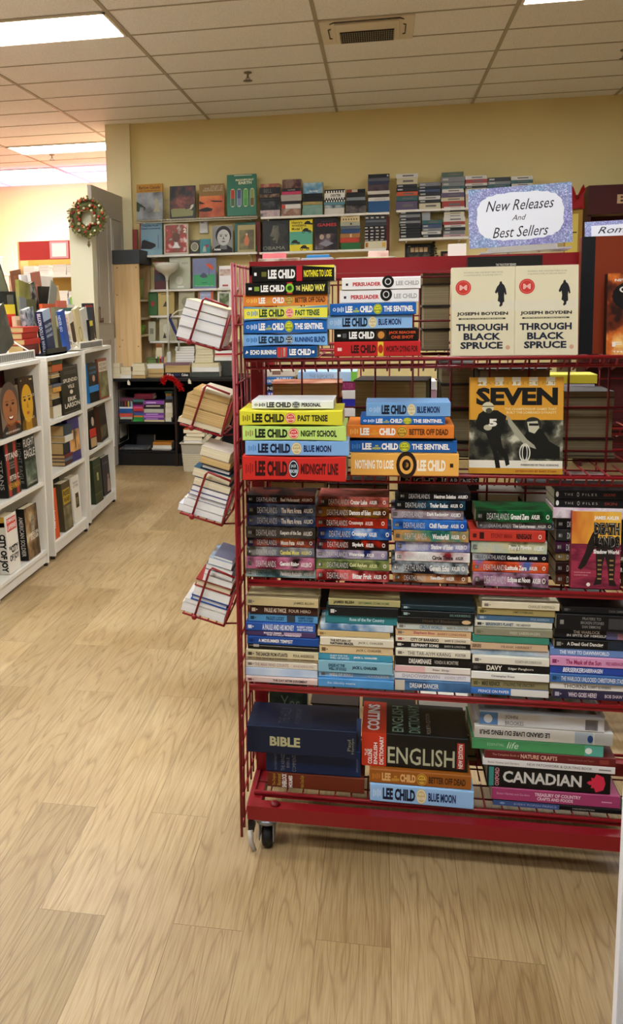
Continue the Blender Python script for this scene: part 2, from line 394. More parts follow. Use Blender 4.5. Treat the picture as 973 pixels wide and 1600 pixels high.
# sprinkler heads
def sprinkler(x, y, label):
    t = empty('sprinkler_head', label, 'sprinkler', loc=(x, y, CEIL), group='sprinkler heads')
    MB().lathe([(0, 0), (.03, 0), (.03, -.008), (.008, -.012), (.008, -.045), (0, -.045)], mat('#8f8a7c', .4, .6), n=16).build('pipe', t)
    m = MB(); m.lathe([(0, -.06), (.034, -.06), (.036, -.064), (0, -.064)], mat('#6f6a60', .4, .7), n=16)
    m.tube([(-.012, 0, -.04), (-.016, 0, -.055), (0, 0, -.062)], .003, mat('#6f6a60', .4, .7)); m.tube([(.012, 0, -.04), (.016, 0, -.055), (0, 0, -.062)], .003, mat('#6f6a60', .4, .7))
    m.build('deflector', t)
sprinkler(-.993, 6.95, 'metal sprinkler head on the ceiling short of the vent')
sprinkler(1.68, 7.05, 'metal sprinkler head at the picture edge near the wall top')
sprinkler(-3.674, 9.95, 'metal sprinkler head between two lit panels of the far room')
# ---------------------------------------------------------------- red wire rack
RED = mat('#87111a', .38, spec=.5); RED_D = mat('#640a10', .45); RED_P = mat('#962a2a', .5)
RY0, RYM, RY1 = 2.25, 2.46, 2.67       # front, posts, rear
RXL, RXR = -.352, .92
L1, L2, L3, L4, LB = 1.358, 1.066, .776, .486, .146
def wire_grid(mb, us, vs, fmap, r, mt):
    u0, u1, v0, v1 = us[0], us[-1], vs[0], vs[-1]
    for u in us: mb.tube([fmap(u, v0), fmap(u, v1)], r, mt, 5)
    for v in vs: mb.tube([fmap(u0, v), fmap(u1, v)], r, mt, 5)
def steps(a, b, d):
    n = max(1, round((b - a) / d)); return [a + (b - a) * i / n for i in range(n + 1)]
def red_rack(name, label, dy=0, x0=RXL, x1=RXR, detail=True):
    t = empty(name, label, 'book rack', loc=(0, 0, 0))
    m = MB()                                                     # base frame: four square tubes
    for y in (RY0, RY1 - .035): m.box((x0, y + dy, .098), (x1, y + .035 + dy, .138), RED)
    m.box((x0, RY0 + dy + .035, .1), (x0 + .035, RY1 + dy - .035, .138), RED); m.box((x1 - .035, RY0 + dy + .035, .1), (x1, RY1 + dy - .035, .138), RED)
    base = m.build('base_frame', t)
    for sx in (x0 + .02, x1 - .05):
        m = MB(); m.lathe([(0, 0), (.014, 0), (.014, .004), (.009, .009), (0, .009)], RED_D, (sx + .055, RY0 + dy + .017, .138), 10); m.build('bolt', base)
    for x in (x0, x1 - .033):
        m = MB(); m.box((x, RYM + dy - .018, .1 + .038), (x + .033, RYM + dy + .018, 1.6), RED); m.build('post', t)
    m = MB(); m.box((x0, RYM + dy - .018, 1.575), (x1, RYM + dy + .018, 1.612), RED); m.build('top_rail', t)
    for x, nm in ((x0 - .008, 'end_grid'), (x1 + .008, 'end_grid')):
        m = MB(); ys = [2.2, 2.245, 2.32, 2.385, 2.43]
        for y in ys: m.tube([(x, y + dy, .078 if y < 2.3 else .14), (x, y + dy, 1.6)], .0042 if y < 2.3 else .003, RED, 6)
        k = 0; z = .105
        while z < 1.62: m.tube([(x, 2.2 + dy, z), (x, 2.56 + dy, z)], .003, RED_P if k % 2 else RED, 5); z += .0745; k += 1
        for y in (2.5, 2.56): m.tube([(x, y + dy, .14), (x, y + dy, 1.6)], .003, RED, 6)
        m.build(nm, t)
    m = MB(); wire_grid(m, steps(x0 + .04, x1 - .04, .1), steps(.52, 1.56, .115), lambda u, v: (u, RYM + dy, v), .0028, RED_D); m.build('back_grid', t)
    for z, fy, kind in ((L1, RY0, 'lip'), (L2, RY0, 'lip'), (L3, RY0, 'bar'), (L4, RY0, 'bar'), (LB, RY0 + .06, 'bar')):
        m = MB(); y0 = fy + dy; y1 = RYM + dy - .01; a, b_ = x0 + .012, x1 - .012
        m.tube([(a, y0, z), (b_, y0, z)], .0045 if kind == 'lip' else .006, RED, 6)
        for x in steps(a, b_, .045 if detail else .09): m.tube([(x, y0, z - .004), (x, y1, z - .004)], .0024, RED, 5)
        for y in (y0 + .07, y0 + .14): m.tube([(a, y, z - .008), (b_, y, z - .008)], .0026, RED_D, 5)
        if kind == 'lip':
            m.tube([(a, y0 + .02, z - .022), (b_, y0 + .02, z - .022)], .004, RED, 6)
            for x in steps(a, b_, .03):
                m.tube([(x, y0, z), (x, y0 + .02, z - .022), (x, y0 + .06, z - .034)], .0026, RED, 5)
        else: m.box((a, y0 - .002, z - .012), (b_, y0 + .003, z), RED)
        m.build('wire_shelf', t)
        if detail:
            m = MB(); y2 = RYM + dy + .01; y3 = RY1 + dy - (0 if kind == 'lip' else .0)
            m.tube([(a, y3, z), (b_, y3, z)], .0045, RED, 6)
            for x in steps(a, b_, .09): m.tube([(x, y2, z - .004), (x, y3, z - .004)], .0024, RED, 5)
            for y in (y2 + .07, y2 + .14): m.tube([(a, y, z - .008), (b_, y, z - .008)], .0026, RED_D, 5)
            m.build('wire_shelf', t)
    for x in (x0 + .05, x1 - .05):
        for y in (RY0 + .03, RY1 - .03):
            caster(x, y + dy, t)
    return t
def caster(x, y, parent):
    g_ = mat('#8d9096', .35, .6); k = mat('#1c1b1a', .5)
    m = MB(); m.box((x - .032, y - .028, .094), (x + .032, y + .028, .098), g_); m.lathe([(.0, .094), (.03, .094), (.03, .082), (.02, .076), (0, .076)], g_, (x, y, 0), 18)
    for s in (-1, 1): m.box((x + s * .021, y - .018, .03), (x + s * .018, y + .03, .084), g_)
    fk = m.build('caster_fork', parent)
    m = MB(); X = Matrix.Translation((x, y + .012, .034)) @ Matrix.Rotation(R(90), 4, 'Y')
    m.lathe([(0, -.014), (.026, -.014), (.034, -.009), (.034, .009), (.026, .014), (0, .014)], k, n=22, X=X); m.build('caster_wheel', fk)
    m = MB(); m.box((x - .05, y - .02, .055), (x - .034, y + .02, .09), k); m.tube([(x - .045, y - .02, .06), (x - .04, y - .035, .035), (x - .03, y - .04, .012)], .008, mat('#a39a8c', .5), 8, r2=.007); m.build('brake_pedal', fk)
RACK = red_rack('wire_book_rack', 'red wire rolling rack with stacked paperbacks and tilted end pockets')
# tilted pockets on the end of the rack, each holding a slanted pile
TILT = R(16)
POCK = []
def pocket(cx_, z, y0, wid, dep, hh, back_h=.09):
    """A tray hung on the end grid: floor slopes up away from the rack."""
    X = Matrix.Translation((cx_, y0, z)) @ Matrix.Rotation(TILT, 4, 'Y')       # local -x runs outward and up
    m = MB(); r = .0032
    P = lambda x, y, zz: X @ Vector((x, y, zz))
    m.tube([P(0, 0, 0), P(-wid, 0, 0), P(-wid, dep, 0), P(0, dep, 0)], r, RED, 6, closed=True)
    for i in range(1, 5): m.tube([P(-wid * i / 5, 0, 0), P(-wid * i / 5, dep, 0)], .0022, RED, 5)
    for y in (dep * .33, dep * .66): m.tube([P(0, y, 0), P(-wid, y, 0)], .0022, RED, 5)
    m.poly([P(0, dep, 0), P(0, 0, 0), P(0, 0, -.0005), P(0, dep, -.0005)], RED)
    m.tube([P(0, 0, 0), P(.004, 0, back_h), P(.004, dep, back_h), P(0, dep, 0)], r, RED, 6)
    m.box((-.002, 0, 0), (.001, .012, back_h * .9), RED, X=X)
    m.tube([P(-wid * .72, -.004, 0), P(-wid * .66, -.004, hh * .78), P(-wid * .62, -.004, hh * .84), P(-.006, -.004, hh * .8)], r, RED, 6)
    m.ball(P(-wid * .72, -.004, 0), .008, RED, 8, 6)
    m.tube([P(0, .02, 0), (cx_ + .036, y0 + .02, z + .002)], .0025, RED_D, 5)
    m.build('end_pocket', RACK)
    POCK.append((X, wid, dep))
pocket(-.402, 1.384, 2.24, .112, .17, .14)
pocket(-.402, 1.163, 2.24, .112, .17, .14)
pocket(-.398, .937, 2.2, .112, .17, .15)
pocket(-.398, .668, 2.2, .112, .17, .17)
# ---------------------------------------------------------------- books on the rack
WHITE, BLACK, INK = '#f4f3ee', '#121110', '#1d1c22'
CN = {}
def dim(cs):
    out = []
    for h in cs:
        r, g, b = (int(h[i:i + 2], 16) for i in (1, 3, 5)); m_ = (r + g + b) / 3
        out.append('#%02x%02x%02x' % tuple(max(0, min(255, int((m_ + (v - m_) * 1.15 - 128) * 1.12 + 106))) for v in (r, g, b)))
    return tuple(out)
def item(u0, u1, v0, what, cover, spine=None, **k): return dict(u0=u0, u1=u1, v0=v0, what=what, cover=cover, spine=spine, **k)
def stack(items, where, group, Y, base, W=.11, jit=.006, **kw):
    """Books lying flat on each other, listed from the top; the photo's left, right and top edge of each spine on the plane of the spines."""
    n = len(items); z = base; out = []
    for i in range(n - 1, -1, -1):
        d = items[i]; y = Y + rng.uniform(-jit, jit) + d.get('dy', 0)
        um = (d['u0'] + d['u1']) / 2; p0 = at(d['u0'], d['v0'], y); p1 = at(d['u1'], d['v0'], y)
        zt = at(um, d['v0'], y).z; T = max(.006, zt - z - .0008); H = p1.x - p0.x
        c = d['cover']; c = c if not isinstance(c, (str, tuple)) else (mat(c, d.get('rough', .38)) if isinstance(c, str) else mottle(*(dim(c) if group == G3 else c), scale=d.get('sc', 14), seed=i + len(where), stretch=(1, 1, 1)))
        mw = lying_turned(p0.x, y, z, H, T) if d.get('turned') else lying(p0.x, y, z, d.get('yaw', rng.uniform(-.012, .012)))
        b = book(mw, H, T=T, W=d.get('W', W), cover=c, label=f"{d['what']}, {nth(i, n, where)}" if n > 1 else f"{d['what']}, {where}", group=group, spine=d['spine'], art=d.get('art'), face=d.get('face'),
                 hard=d.get('hard', False), pinch=d.get('pinch', 0), pages=d.get('pages'), simple=kw.get('simple', False), name=d.get('name'))
        out.append(b); z += T + .0006
    return z
def txt(t, r0, r1, u0, u1, c, bold=.03, shear=0, rot=0): return lambda mb, f: put(mb, t, (r0, r1, u0, u1), mat(c, .5), f, bold=bold, shear=shear, rot=rot)
def band(r0, r1, u0, u1, c, nx=1): return lambda mb, f: quad(mb, f, r0, r1, u0, u1, mat(c, .45), .0003, nx)
def seal(cx, cy, rx, ry, c, hole=0, lift=.0005): return lambda mb, f: disc(mb, f, cx, cy, rx, ry, mat(c, .45), lift, hole=hole)
def tri(pts, c): return lambda mb, f: shape(mb, f, pts, mat(c, .45))
def draw(*fs):
    def fn(mb, f):
        for q in fs: q(mb, f)
    return fn
# spines of the thriller series: publisher's mark, tagline, author, round badge, title
def thriller(a_col, t_col, title, badge, badge2, r_badge=.55, tag_col=None, author='LEE CHILD', strip=None, coauthor=False, wedge=None, lead=.09):
    q = []
    if wedge: q += [tri([(0, 1), (r_badge, .84), (0, .86)], wedge), tri([(1, 1), (1, .84), (r_badge, .9)], wedge), tri([(0, 0), (0, .1), (r_badge, .14)], wedge), tri([(1, 0), (r_badge, .14), (1, .12)], wedge)]
    if lead > .05: q.append(seal(.055, .5, .02, .14, badge2 if not tag_col else tag_col, .55))
    for k in range(4): q.append(band(lead + k * .021, lead + .012 + k * .021, .28 + .06 * (k % 2), .72 - .05 * ((k + 1) % 3), tag_col or a_col))
    a0, a1 = lead + .095, r_badge - .06
    if coauthor:
        s = (a1 - a0); q += [txt('LEE', a0, a0 + s * .26, .22, .78, a_col, .05), txt('CHILD', a0 + s * .54, a1, .22, .78, a_col, .05), txt('ANDREW', a0 + s * .28, a0 + s * .52, .24, .44, badge, .03), txt('AND', a0 + s * .36, a0 + s * .45, .5, .62, badge, .03)]
    else: q.append(txt(author, a0, a1, .17, .83, a_col, .05))
    if strip: q.append(band(r_badge - .035, r_badge + .035, .02, .98, strip))
    q += [seal(r_badge, .5, .05, .42, badge), seal(r_badge, .5, .045, .37, badge2, .88, .0006)]
    q += [txt('JACK', r_badge - .026, r_badge + .026, .53, .69, badge2, .03), txt('REACHER', r_badge - .036, r_badge + .036, .31, .47, badge2, .03)]
    w_ = min(.36, .027 * len(title) + .02); q.append(txt(title, r_badge + .068, r_badge + .068 + w_, .26, .74, t_col, .04))
    return draw(*q)
SKY, BLU, ORG, YEL, LIM = '#8fbcea', '#1f63b4', '#e58a3c', '#f0ea4a', '#c9e67a'
# top tray: two stacks of thrillers and three books standing face out
G1 = 'thrillers stacked on the top tray of the red rack'
wA = 'outer top tray stack'
stack([
    item(393, 522, 414.5, 'black paperback with yellow title', '#15130f', draw(band(.545, .615, .02, .98, '#b5202c'), txt('LEE CHILD', .2, .53, .2, .78, WHITE, .05), txt('NOTHING TO LOSE', .635, .97, .26, .7, '#f0e23c', .03), band(.03, .06, .42, .62, WHITE), tri([(.62, .98), (1, .98), (1, .82)], '#efe04a'), band(.12, .18, .35, .65, '#6b6a2c'))),
    item(383, 512, 440, 'black paperback with green badge', '#14120f', draw(band(.51, .575, .02, .98, '#b5202c'), seal(.543, .5, .05, .38, '#86c83a'), seal(.543, .5, .03, .2, '#2c4a1a'), txt('LEE CHILD', .19, .48, .22, .78, WHITE, .05), txt('THE', .615, .67, .3, .66, '#e9d98a'), txt('HARD WAY', .69, .97, .22, .76, '#e9e06a', .04), band(.04, .08, .42, .62, WHITE), band(.11, .17, .32, .66, '#7d9a3a'))),
    item(380, 511, 460, 'thin orange paperback', ORG, thriller(WHITE, '#5c3416', 'BETTER OFF DEAD', '#d9b45a', '#6a4a1c', tag_col='#f6c860', coauthor=True)),
    item(381, 511, 477.5, 'yellow paperback with coral badge', '#eee74e', thriller('#2b4a2a', '#3a5a34', 'PAST TENSE', '#e4625a', '#fbe3d8', tag_col='#5b8fc0', wedge='#5d92c9'), pinch=.18),
    item(380, 510.5, 499.5, 'deep blue paperback with lime badge', BLU, thriller(WHITE, WHITE, 'THE SENTINEL', '#d8dc3c', '#3c5a1c', tag_col='#cfe2f6', coauthor=True)),
    item(380, 511, 520, 'sky blue paperback with black badge', '#7fb4ea', thriller('#14202e', '#123a78', 'RUNNING BLIND', '#16181c', '#d9e4ee', tag_col='#2c6cae'), pinch=.22),
    item(379.5, 495, 541, 'navy paperback with red badge', '#164f8c', draw(txt('ECHO BURNING', .1, .45, .3, .72, WHITE, .04), band(.465, .6, .06, .94, '#c8382e'), band(.505, .53, .1, .9, '#efe0d2'), band(.55, .575, .12, .88, '#efe0d2'), txt('LEE CHILD', .63, .92, .22, .78, WHITE, .05), band(.935, .965, .38, .62, WHITE), tri([(.03, .35), (.075, .5), (.05, .7)], WHITE))),
], wA, G1, 2.235, L1 + .0055)
wB = 'inner top tray stack'
bulls = lambda: draw(txt('PERSUADER', .14, .5, .3, .62, '#c43a3c', .04), seal(.59, .62, .075, .5, '#181614', .55), seal(.59, .62, .03, .2, '#181614'), txt('LEE CHILD', .69, .98, .3, .66, '#a9a9a7', .03), band(.05, .08, .35, .55, '#1c1a18'))
stack([
    item(534, 657, 432.5, 'white target ring paperback', '#f1f0ee', bulls()),
    item(531, 654, 452, 'white target ring paperback', '#eeedec', bulls()),
    item(515, 650, 473, 'deep blue paperback with lime badge', BLU, thriller(WHITE, WHITE, 'THE SENTINEL', '#d8dc3c', '#3c5a1c', .56, tag_col='#cfe2f6', coauthor=True)),
    item(510.5, 644, 492, 'pale blue paperback with a beige badge', SKY, thriller('#15192a', '#1c2f5c', 'BLUE MOON', '#cdbb86', '#efe6c6', .54, tag_col='#c5daf2')),
    item(521.7, 654, 513.5, 'black paperback with orange title lettering', '#14120f', draw(txt('LEE CHILD', .18, .48, .2, .8, WHITE, .05), band(.5, .62, .12, .88, '#3b2616'), seal(.56, .5, .04, .3, '#c98a3e'), txt('JACK REACHER', .65, .97, .52, .8, '#d2552c', .03), txt('ONE SHOT', .68, .94, .18, .44, '#d2552c', .03), band(.04, .08, .4, .58, WHITE), band(.1, .15, .3, .66, '#55585a'))),
    item(521.7, 657, 533, 'red paperback with a yellow strip', '#c42a2a', draw(txt('LEE CHILD', .2, .49, .22, .78, '#3a1210', .05), band(.51, .575, .02, .98, '#e9c63c'), seal(.543, .5, .03, .3, '#b8301f'), txt('WORTH DYING FOR', .6, .97, .28, .7, '#4a120f', .04), band(.04, .09, .38, .6, '#f0cfc4'))),
], wB, G1, 2.262, L1 + .0055)
# second tray
wC = 'outer second tray stack'; G2 = 'thrillers stacked on the second tray of the red rack'
stack([
    item(393, 521, 625.5, 'white paperback with a black badge', '#e6e9ea', thriller('#17171b', '#17171b', 'PERSONAL', '#1c1d20', '#dfe4e8', .545, tag_col='#33383c'), dy=.03),
    item(374, 535, 641, 'large yellow hardback', '#dfd83a', thriller('#16180f', '#2a2c14', 'PAST TENSE', '#d8452f', '#fbe6d4', .5, tag_col='#8a7a1e', lead=.03), pinch=.16, W=.16),
    item(378.5, 540.5, 665, 'large lime green hardback', '#c3e27a', thriller('#15180f', '#202a14', 'NIGHT SCHOOL', '#d73a3a', '#fbe6d4', .5, tag_col='#97884a', lead=.03), pinch=.14, W=.16),
    item(383, 545, 689, 'large sky blue hardback with beige badge', '#84b2e6', thriller('#141832', '#1a2a58', 'BLUE MOON', '#c3b079', '#efe6c6', .5, tag_col='#5e8cc8', lead=.03), W=.16),
    item(378.5, 540, 712.5, 'large red hardback with black badge', '#cf3029', thriller('#30100e', '#4a1412', 'MIDNIGHT LINE', '#17181b', '#cfe0ec', .5, tag_col='#8c1f1a', lead=.03), pinch=.1, W=.16),
], wC, G2, 2.13, L2 + .0055, W=.13)
wD = 'inner second tray stack'
stack([
    item(572, 704, 628.6, 'pale blue paperback with a beige badge', '#79a9da', thriller('#15192a', '#1c2f5c', 'BLUE MOON', '#cdbb86', '#efe6c6', .54, tag_col='#a9c6e8')),
    item(563, 695, 651, 'thin deep blue paperback with lime badge', BLU, thriller(WHITE, WHITE, 'THE SENTINEL', '#d8dc3c', '#3c5a1c', .56, tag_col='#cfe2f6', coauthor=True)),
    item(542, 709, 664, 'large orange hardback', '#e2812f', thriller(WHITE, '#5c3416', 'BETTER OFF DEAD', '#e0b23e', '#5a3a14', .52, tag_col='#f2b860', coauthor=True, lead=.03), W=.16),
    item(550, 712, 683, 'dark hardback with plain spine', '#221f1d', None, W=.16, dy=.02),
    item(545, 714, 688, 'large deep blue hardback with lime badge', '#1c5ca8', thriller(WHITE, WHITE, 'THE SENTINEL', '#d8dc3c', '#3c5a1c', .52, tag_col='#4d86c8', coauthor=True, lead=.03), W=.16),
    item(548, 717, 709, 'apricot hardback with target ring', '#f0b255', draw(txt('NOTHING TO LOSE', .04, .4, .3, .72, '#fff3dc', .04), seal(.52, .5, .095, .62, '#2a1a12', .68), seal(.52, .5, .04, .26, '#2a1a12'), seal(.52, .5, .02, .12, '#f0b255'), txt('LEE CHILD', .62, .88, .22, .74, '#fff3dc', .05), band(.92, .95, .4, .58, '#2a1a12')), W=.16, dy=-.02),
], wD, G2, 2.225, L2 + .0055, W=.11)

# face-out books
def face_book(u0, u1, v0, v1, Y, T, cover, label, group=None, lean=R(6), yaw=0, roll=0, art=None, face=None, hard=False, zb=None, **k):
    """Standing with the front cover to the camera; Y is the foot of the cover."""
    p0 = at(u0, v1, Y); p1 = at(u1, v1, Y); z0 = p0.z if zb is None else zb
    z1 = at((u0 + u1) / 2, v0, Y + .1 * math.sin(lean)).z
    H = (z1 - z0) / math.cos(lean); W = (p1.x - p0.x) / math.cos(yaw)
    c = cover if not isinstance(cover, str) else mat(cover, .4)
    mw = facing(p0.x, Y + T * math.cos(lean), z0 + T * math.sin(lean) * 0 + .001, H, T, lean, yaw, roll)
    return book(mw, H, W, T, c, label, group, art=art, face=face, hard=hard, **k)
person = [(.5, .97), (.56, .93), (.58, .88), (.7, .82), (.8, .68), (.86, .48), (.78, .44), (.72, .54), (.7, .4), (.72, .2), (.62, .16), (.6, .06), (.46, .0), (.4, .05), (.46, .14), (.4, .2), (.3, .22), (.34, .4), (.3, .56), (.2, .5), (.12, .56), (.26, .76), (.4, .86), (.42, .93)]
def spruce(k):
    def art(mb, f):
        quad(mb, f, .0, 1, .5, .62, mat('#dcd4bb'), .0002)
        disc(mb, f, .19, .77, .125, .085, mat('#c8352b'), .0004); disc(mb, f, .19, .77, .105, .071, mat('#e0766a'), .0005, hole=.93); put(mb, 'M', (.13, .25, .74, .8), mat('#eab3a8'), f, .0006)
        shape(mb, f, [(.66 + a * .25, .545 + b * .3) for a, b in person], mat('#17161a'))
        quad(mb, f, .12, .86, .408, .425, mat('#2b2a20'), .0004)
        disc(mb, f, .9, .09, .035, .025, mat('#cfa183'), .0004)
    def face(mb, f):
        L = [('JOSEPH BOYDEN', .09, .9, .445, .492, INK), ('THROUGH', .08, .9, .28, .36, '#1b2234'), ('BLACK', .2, .79, .175, .255, '#1b2234'), ('SPRUCE', .15, .82, .075, .155, '#1b2234'),
             ('POWERFUL AND UNFORGETTABLE NOVEL', .2, .82, .93, .945, '#8e8872'), ('A HAUNTING NOVEL OF LOVE AND IDENTITY', .2, .8, .9, .915, '#8e8872'), ('FROM THE AUTHOR OF THREE DAY ROAD', .16, .82, .411, .422, '#cfc69e')]
        for t_, a, b_, c, d, col in L: put(mb, t_, (a, b_, c, d), mat(col), f, bold=.04 if c < .5 else 0)
    return art, face
for (u0, u1, v0, v1, lb, dy) in ((704, 802.5, 419.6, 566, 'cream paperback with red seal and walking figure, beside the empty gap', 0), (803, 902, 417, 565, 'cream paperback with red seal and walking figure, against the big brown book', 0)):
    a, f_ = spruce(0)
    face_book(u0, u1, v0, v1, 2.3 + dy, .028, '#ded5b4', lb, None, R(7), art=a, face=f_, zb=L1 - .002)
face_book(729, 845, 401.5, 520, 2.39, .03, '#1a1817', 'black book behind the two cream paperbacks, only its top showing', lean=R(3), zb=L1 - .002,
          face=rows([('THE TRUE STORY BEHIND', .38, .65, .9, .925), ('THE LARGEST UNSOLVED MASS MURDER', .28, .74, .86, .885)], '#c9c4ba'), art=draw(seal(.27, .8, .1, .05, '#cfc9bd', .7), seal(.75, .8, .1, .05, '#cfc9bd', .7)))
face_book(903, 1010, 369.5, 567, 2.36, .032, '#7c3018', 'oversized brown book with a black cloth spine strip', lean=R(2), zb=L1 - .002, hard=True, art=draw(band(0, .2, 0, 1, '#15171b')))
def flame(mb, f):
    quad(mb, f, 0, 1, 0, 1, mottle('#1a120f', '#2c1712', '#6e2c16', '#d2702c', '#efc070', scale=16, seed=4), .0002)
    disc(mb, f, .5, .72, .42, .2, mat('#100d0c'), .0004); disc(mb, f, .62, .35, .22, .12, mat('#120d0b'), .0004); disc(mb, f, .3, .8, .1, .04, mat('#d8cfc4'), .0005, hole=.7)
face_book(946, 1040, 428, 560, 2.3, .03, '#17110f', 'dark paperback with an orange fire picture before the brown book', lean=R(4), zb=L1 - .002, art=flame,
          face=rows([('NEW YORK TIMES', .12, .9, .9, .93), ('JAMES', .3, .7, .2, .235), ('FIRE', .1, .8, .1, .16), ('THE STORM', .1, .8, .03, .05)], '#ece6df', .02))
# Seven
def seven_art(mb, f):
    for k in range(11):
        if k % 2: quad(mb, f, k / 11, (k + 1) / 11, .915, 1, mat('#d9d2bd'), .0002)
    quad(mb, f, 0, 1, .14, .56, mottle('#0f0f0c', '#1e1e18', '#5d5c4c', '#c8c6b0', scale=26, seed=3, detail=5), .0002)
    quad(mb, f, 0, 1, .06, .14, mat('#e7e2d0'), .0002); quad(mb, f, 0, 1, 0, .06, mat('#c8912c'), .0002)
    k = mat('#16150f'); g = mat('#c9c6ae')
    # player in front: body, arms, legs, helmet; second figure behind
    shape(mb, f, [(.1, .62), (.16, .66), (.3, .66), (.4, .6), (.38, .5), (.34, .38), (.36, .28), (.42, .2), (.44, .1), (.4, .08), (.38, .16), (.3, .24), (.33, .12), (.34, .06), (.29, .06), (.27, .18), (.22, .32), (.18, .42), (.08, .46), (.07, .54)], k, .0005)
    disc(mb, f, .2, .69, .065, .055, mat('#d4cda9'), .0007); disc(mb, f, .21, .655, .035, .028, mat('#4b4a3c'), .0009); quad(mb, f, .135, .265, .695, .703, k, .001)
    shape(mb, f, [(.08, .5), (.24, .44), (.26, .48), (.1, .56)], k, .0007); disc(mb, f, .2, .48, .045, .03, mat('#b9b296'), .0009)
    put(mb, '5', (.21, .3, .49, .57), mat('#e7e4d4'), f, .001, .06)
    shape(mb, f, [(.4, .62), (.62, .36), (.7, .3), (.72, .26), (.6, .3), (.5, .4), (.42, .52)], mat('#a09d88'), .0005)
    shape(mb, f, [(.56, .3), (.62, .46), (.68, .5), (.78, .46), (.86, .34), (.97, .28), (.97, .16), (.58, .16)], k, .0004)
    disc(mb, f, .68, .52, .09, .07, mat('#2a2923'), .0006); shape(mb, f, [(.62, .54), (.73, .55), (.75, .48), (.7, .42), (.64, .44)], mat('#c2bea5'), .0007); quad(mb, f, .64, .74, .5, .525, k, .0009)
    disc(mb, f, .6, .22, .06, .1, mat('#d9d6c6'), .0006, hole=.8); disc(mb, f, .6, .22, .03, .1, mat('#d9d6c6'), .0006, hole=.7)
face_book(732, 878, 591.5, 744, 2.28, .016, '#d59a33', 'yellow striped book with black title letters and two football players', lean=R(5), art=seven_art, hard=True, zb=L2 - .001,
          face=draw(txt('SEVEN', .07, .94, .71, .895, '#14130f', .05), txt('M A G N I F I C E N T', .08, .92, .925, .955, '#a9832f', .02), txt('THE CHAMPIONSHIP GAMES THAT', .38, .93, .66, .685, '#e8d29a', .02), txt('BUILT THE LOMBARDI DYNASTY', .4, .93, .625, .65, '#e8d29a', .02), txt('FOREWORD BY PAUL HORNUNG', .56, .96, .085, .105, '#25241c', .02), txt('AFTERWORD BY BART STARR', .5, .94, .02, .04, '#8a3020', .02)))

# third tray: five stacks of adventure paperbacks
G3 = 'adventure paperbacks stacked on the third shelf'
def adv(title, author='AXLER', tc=WHITE, t0=.5, mark='#c9c8c6', series=True):
    q = [band(.03, .085, .3, .66, '#55534f'), band(.035, .06, .36, .6, '#d6d3cc'), band(.07, .08, .36, .6, '#d6d3cc')]
    if series: q.append(txt('DEATHLANDS', .15, .44, .2, .74, mark, .0))
    L = min(.3, .019 * len(title) + .03)
    q += [txt(title, t0, t0 + L, .24, .72, tc, .04), txt(author, t0 + L + .03, t0 + L + .14, .3, .66, tc, .03), seal(.94, .5, .022, .2, '#e6e2da', .6)]
    return draw(*q)
D1 = ('#121012', '#221d1c', '#7c4a3c', '#1a1614'); SC = dict(sc=18)
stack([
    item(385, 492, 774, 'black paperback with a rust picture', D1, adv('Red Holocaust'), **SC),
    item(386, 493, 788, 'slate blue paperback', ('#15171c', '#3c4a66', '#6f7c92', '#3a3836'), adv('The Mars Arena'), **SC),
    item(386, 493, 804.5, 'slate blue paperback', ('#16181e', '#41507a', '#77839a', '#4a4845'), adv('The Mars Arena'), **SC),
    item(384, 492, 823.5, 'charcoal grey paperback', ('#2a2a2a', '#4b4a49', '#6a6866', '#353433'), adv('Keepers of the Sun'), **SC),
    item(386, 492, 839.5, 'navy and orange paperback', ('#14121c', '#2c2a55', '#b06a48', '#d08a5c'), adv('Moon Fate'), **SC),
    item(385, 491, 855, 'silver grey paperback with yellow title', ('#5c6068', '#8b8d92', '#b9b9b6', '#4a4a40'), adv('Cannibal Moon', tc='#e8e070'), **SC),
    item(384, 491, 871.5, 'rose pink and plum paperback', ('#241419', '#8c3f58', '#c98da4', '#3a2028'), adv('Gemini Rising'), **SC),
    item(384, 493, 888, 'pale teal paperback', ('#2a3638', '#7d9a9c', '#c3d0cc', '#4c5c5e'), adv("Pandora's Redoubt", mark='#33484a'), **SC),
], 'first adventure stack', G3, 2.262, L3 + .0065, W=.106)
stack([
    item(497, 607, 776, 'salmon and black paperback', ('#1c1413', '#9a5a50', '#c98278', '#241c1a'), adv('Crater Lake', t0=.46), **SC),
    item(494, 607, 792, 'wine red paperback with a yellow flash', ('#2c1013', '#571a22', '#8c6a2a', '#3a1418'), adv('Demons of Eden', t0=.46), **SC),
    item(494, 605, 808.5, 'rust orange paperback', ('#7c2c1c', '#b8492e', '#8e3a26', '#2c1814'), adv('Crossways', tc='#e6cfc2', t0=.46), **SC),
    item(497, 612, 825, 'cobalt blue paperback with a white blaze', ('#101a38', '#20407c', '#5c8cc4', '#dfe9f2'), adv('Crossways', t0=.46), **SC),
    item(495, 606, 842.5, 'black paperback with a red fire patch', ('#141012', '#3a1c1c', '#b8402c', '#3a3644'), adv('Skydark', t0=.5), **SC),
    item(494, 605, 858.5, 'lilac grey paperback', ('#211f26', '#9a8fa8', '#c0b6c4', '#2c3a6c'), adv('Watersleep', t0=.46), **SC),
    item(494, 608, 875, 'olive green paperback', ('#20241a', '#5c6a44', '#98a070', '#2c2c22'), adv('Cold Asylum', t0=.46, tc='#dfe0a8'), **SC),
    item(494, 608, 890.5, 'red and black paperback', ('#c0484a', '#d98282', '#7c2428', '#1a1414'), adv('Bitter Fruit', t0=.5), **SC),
], 'second adventure stack', G3, 2.264, L3 + .0065, W=.106)
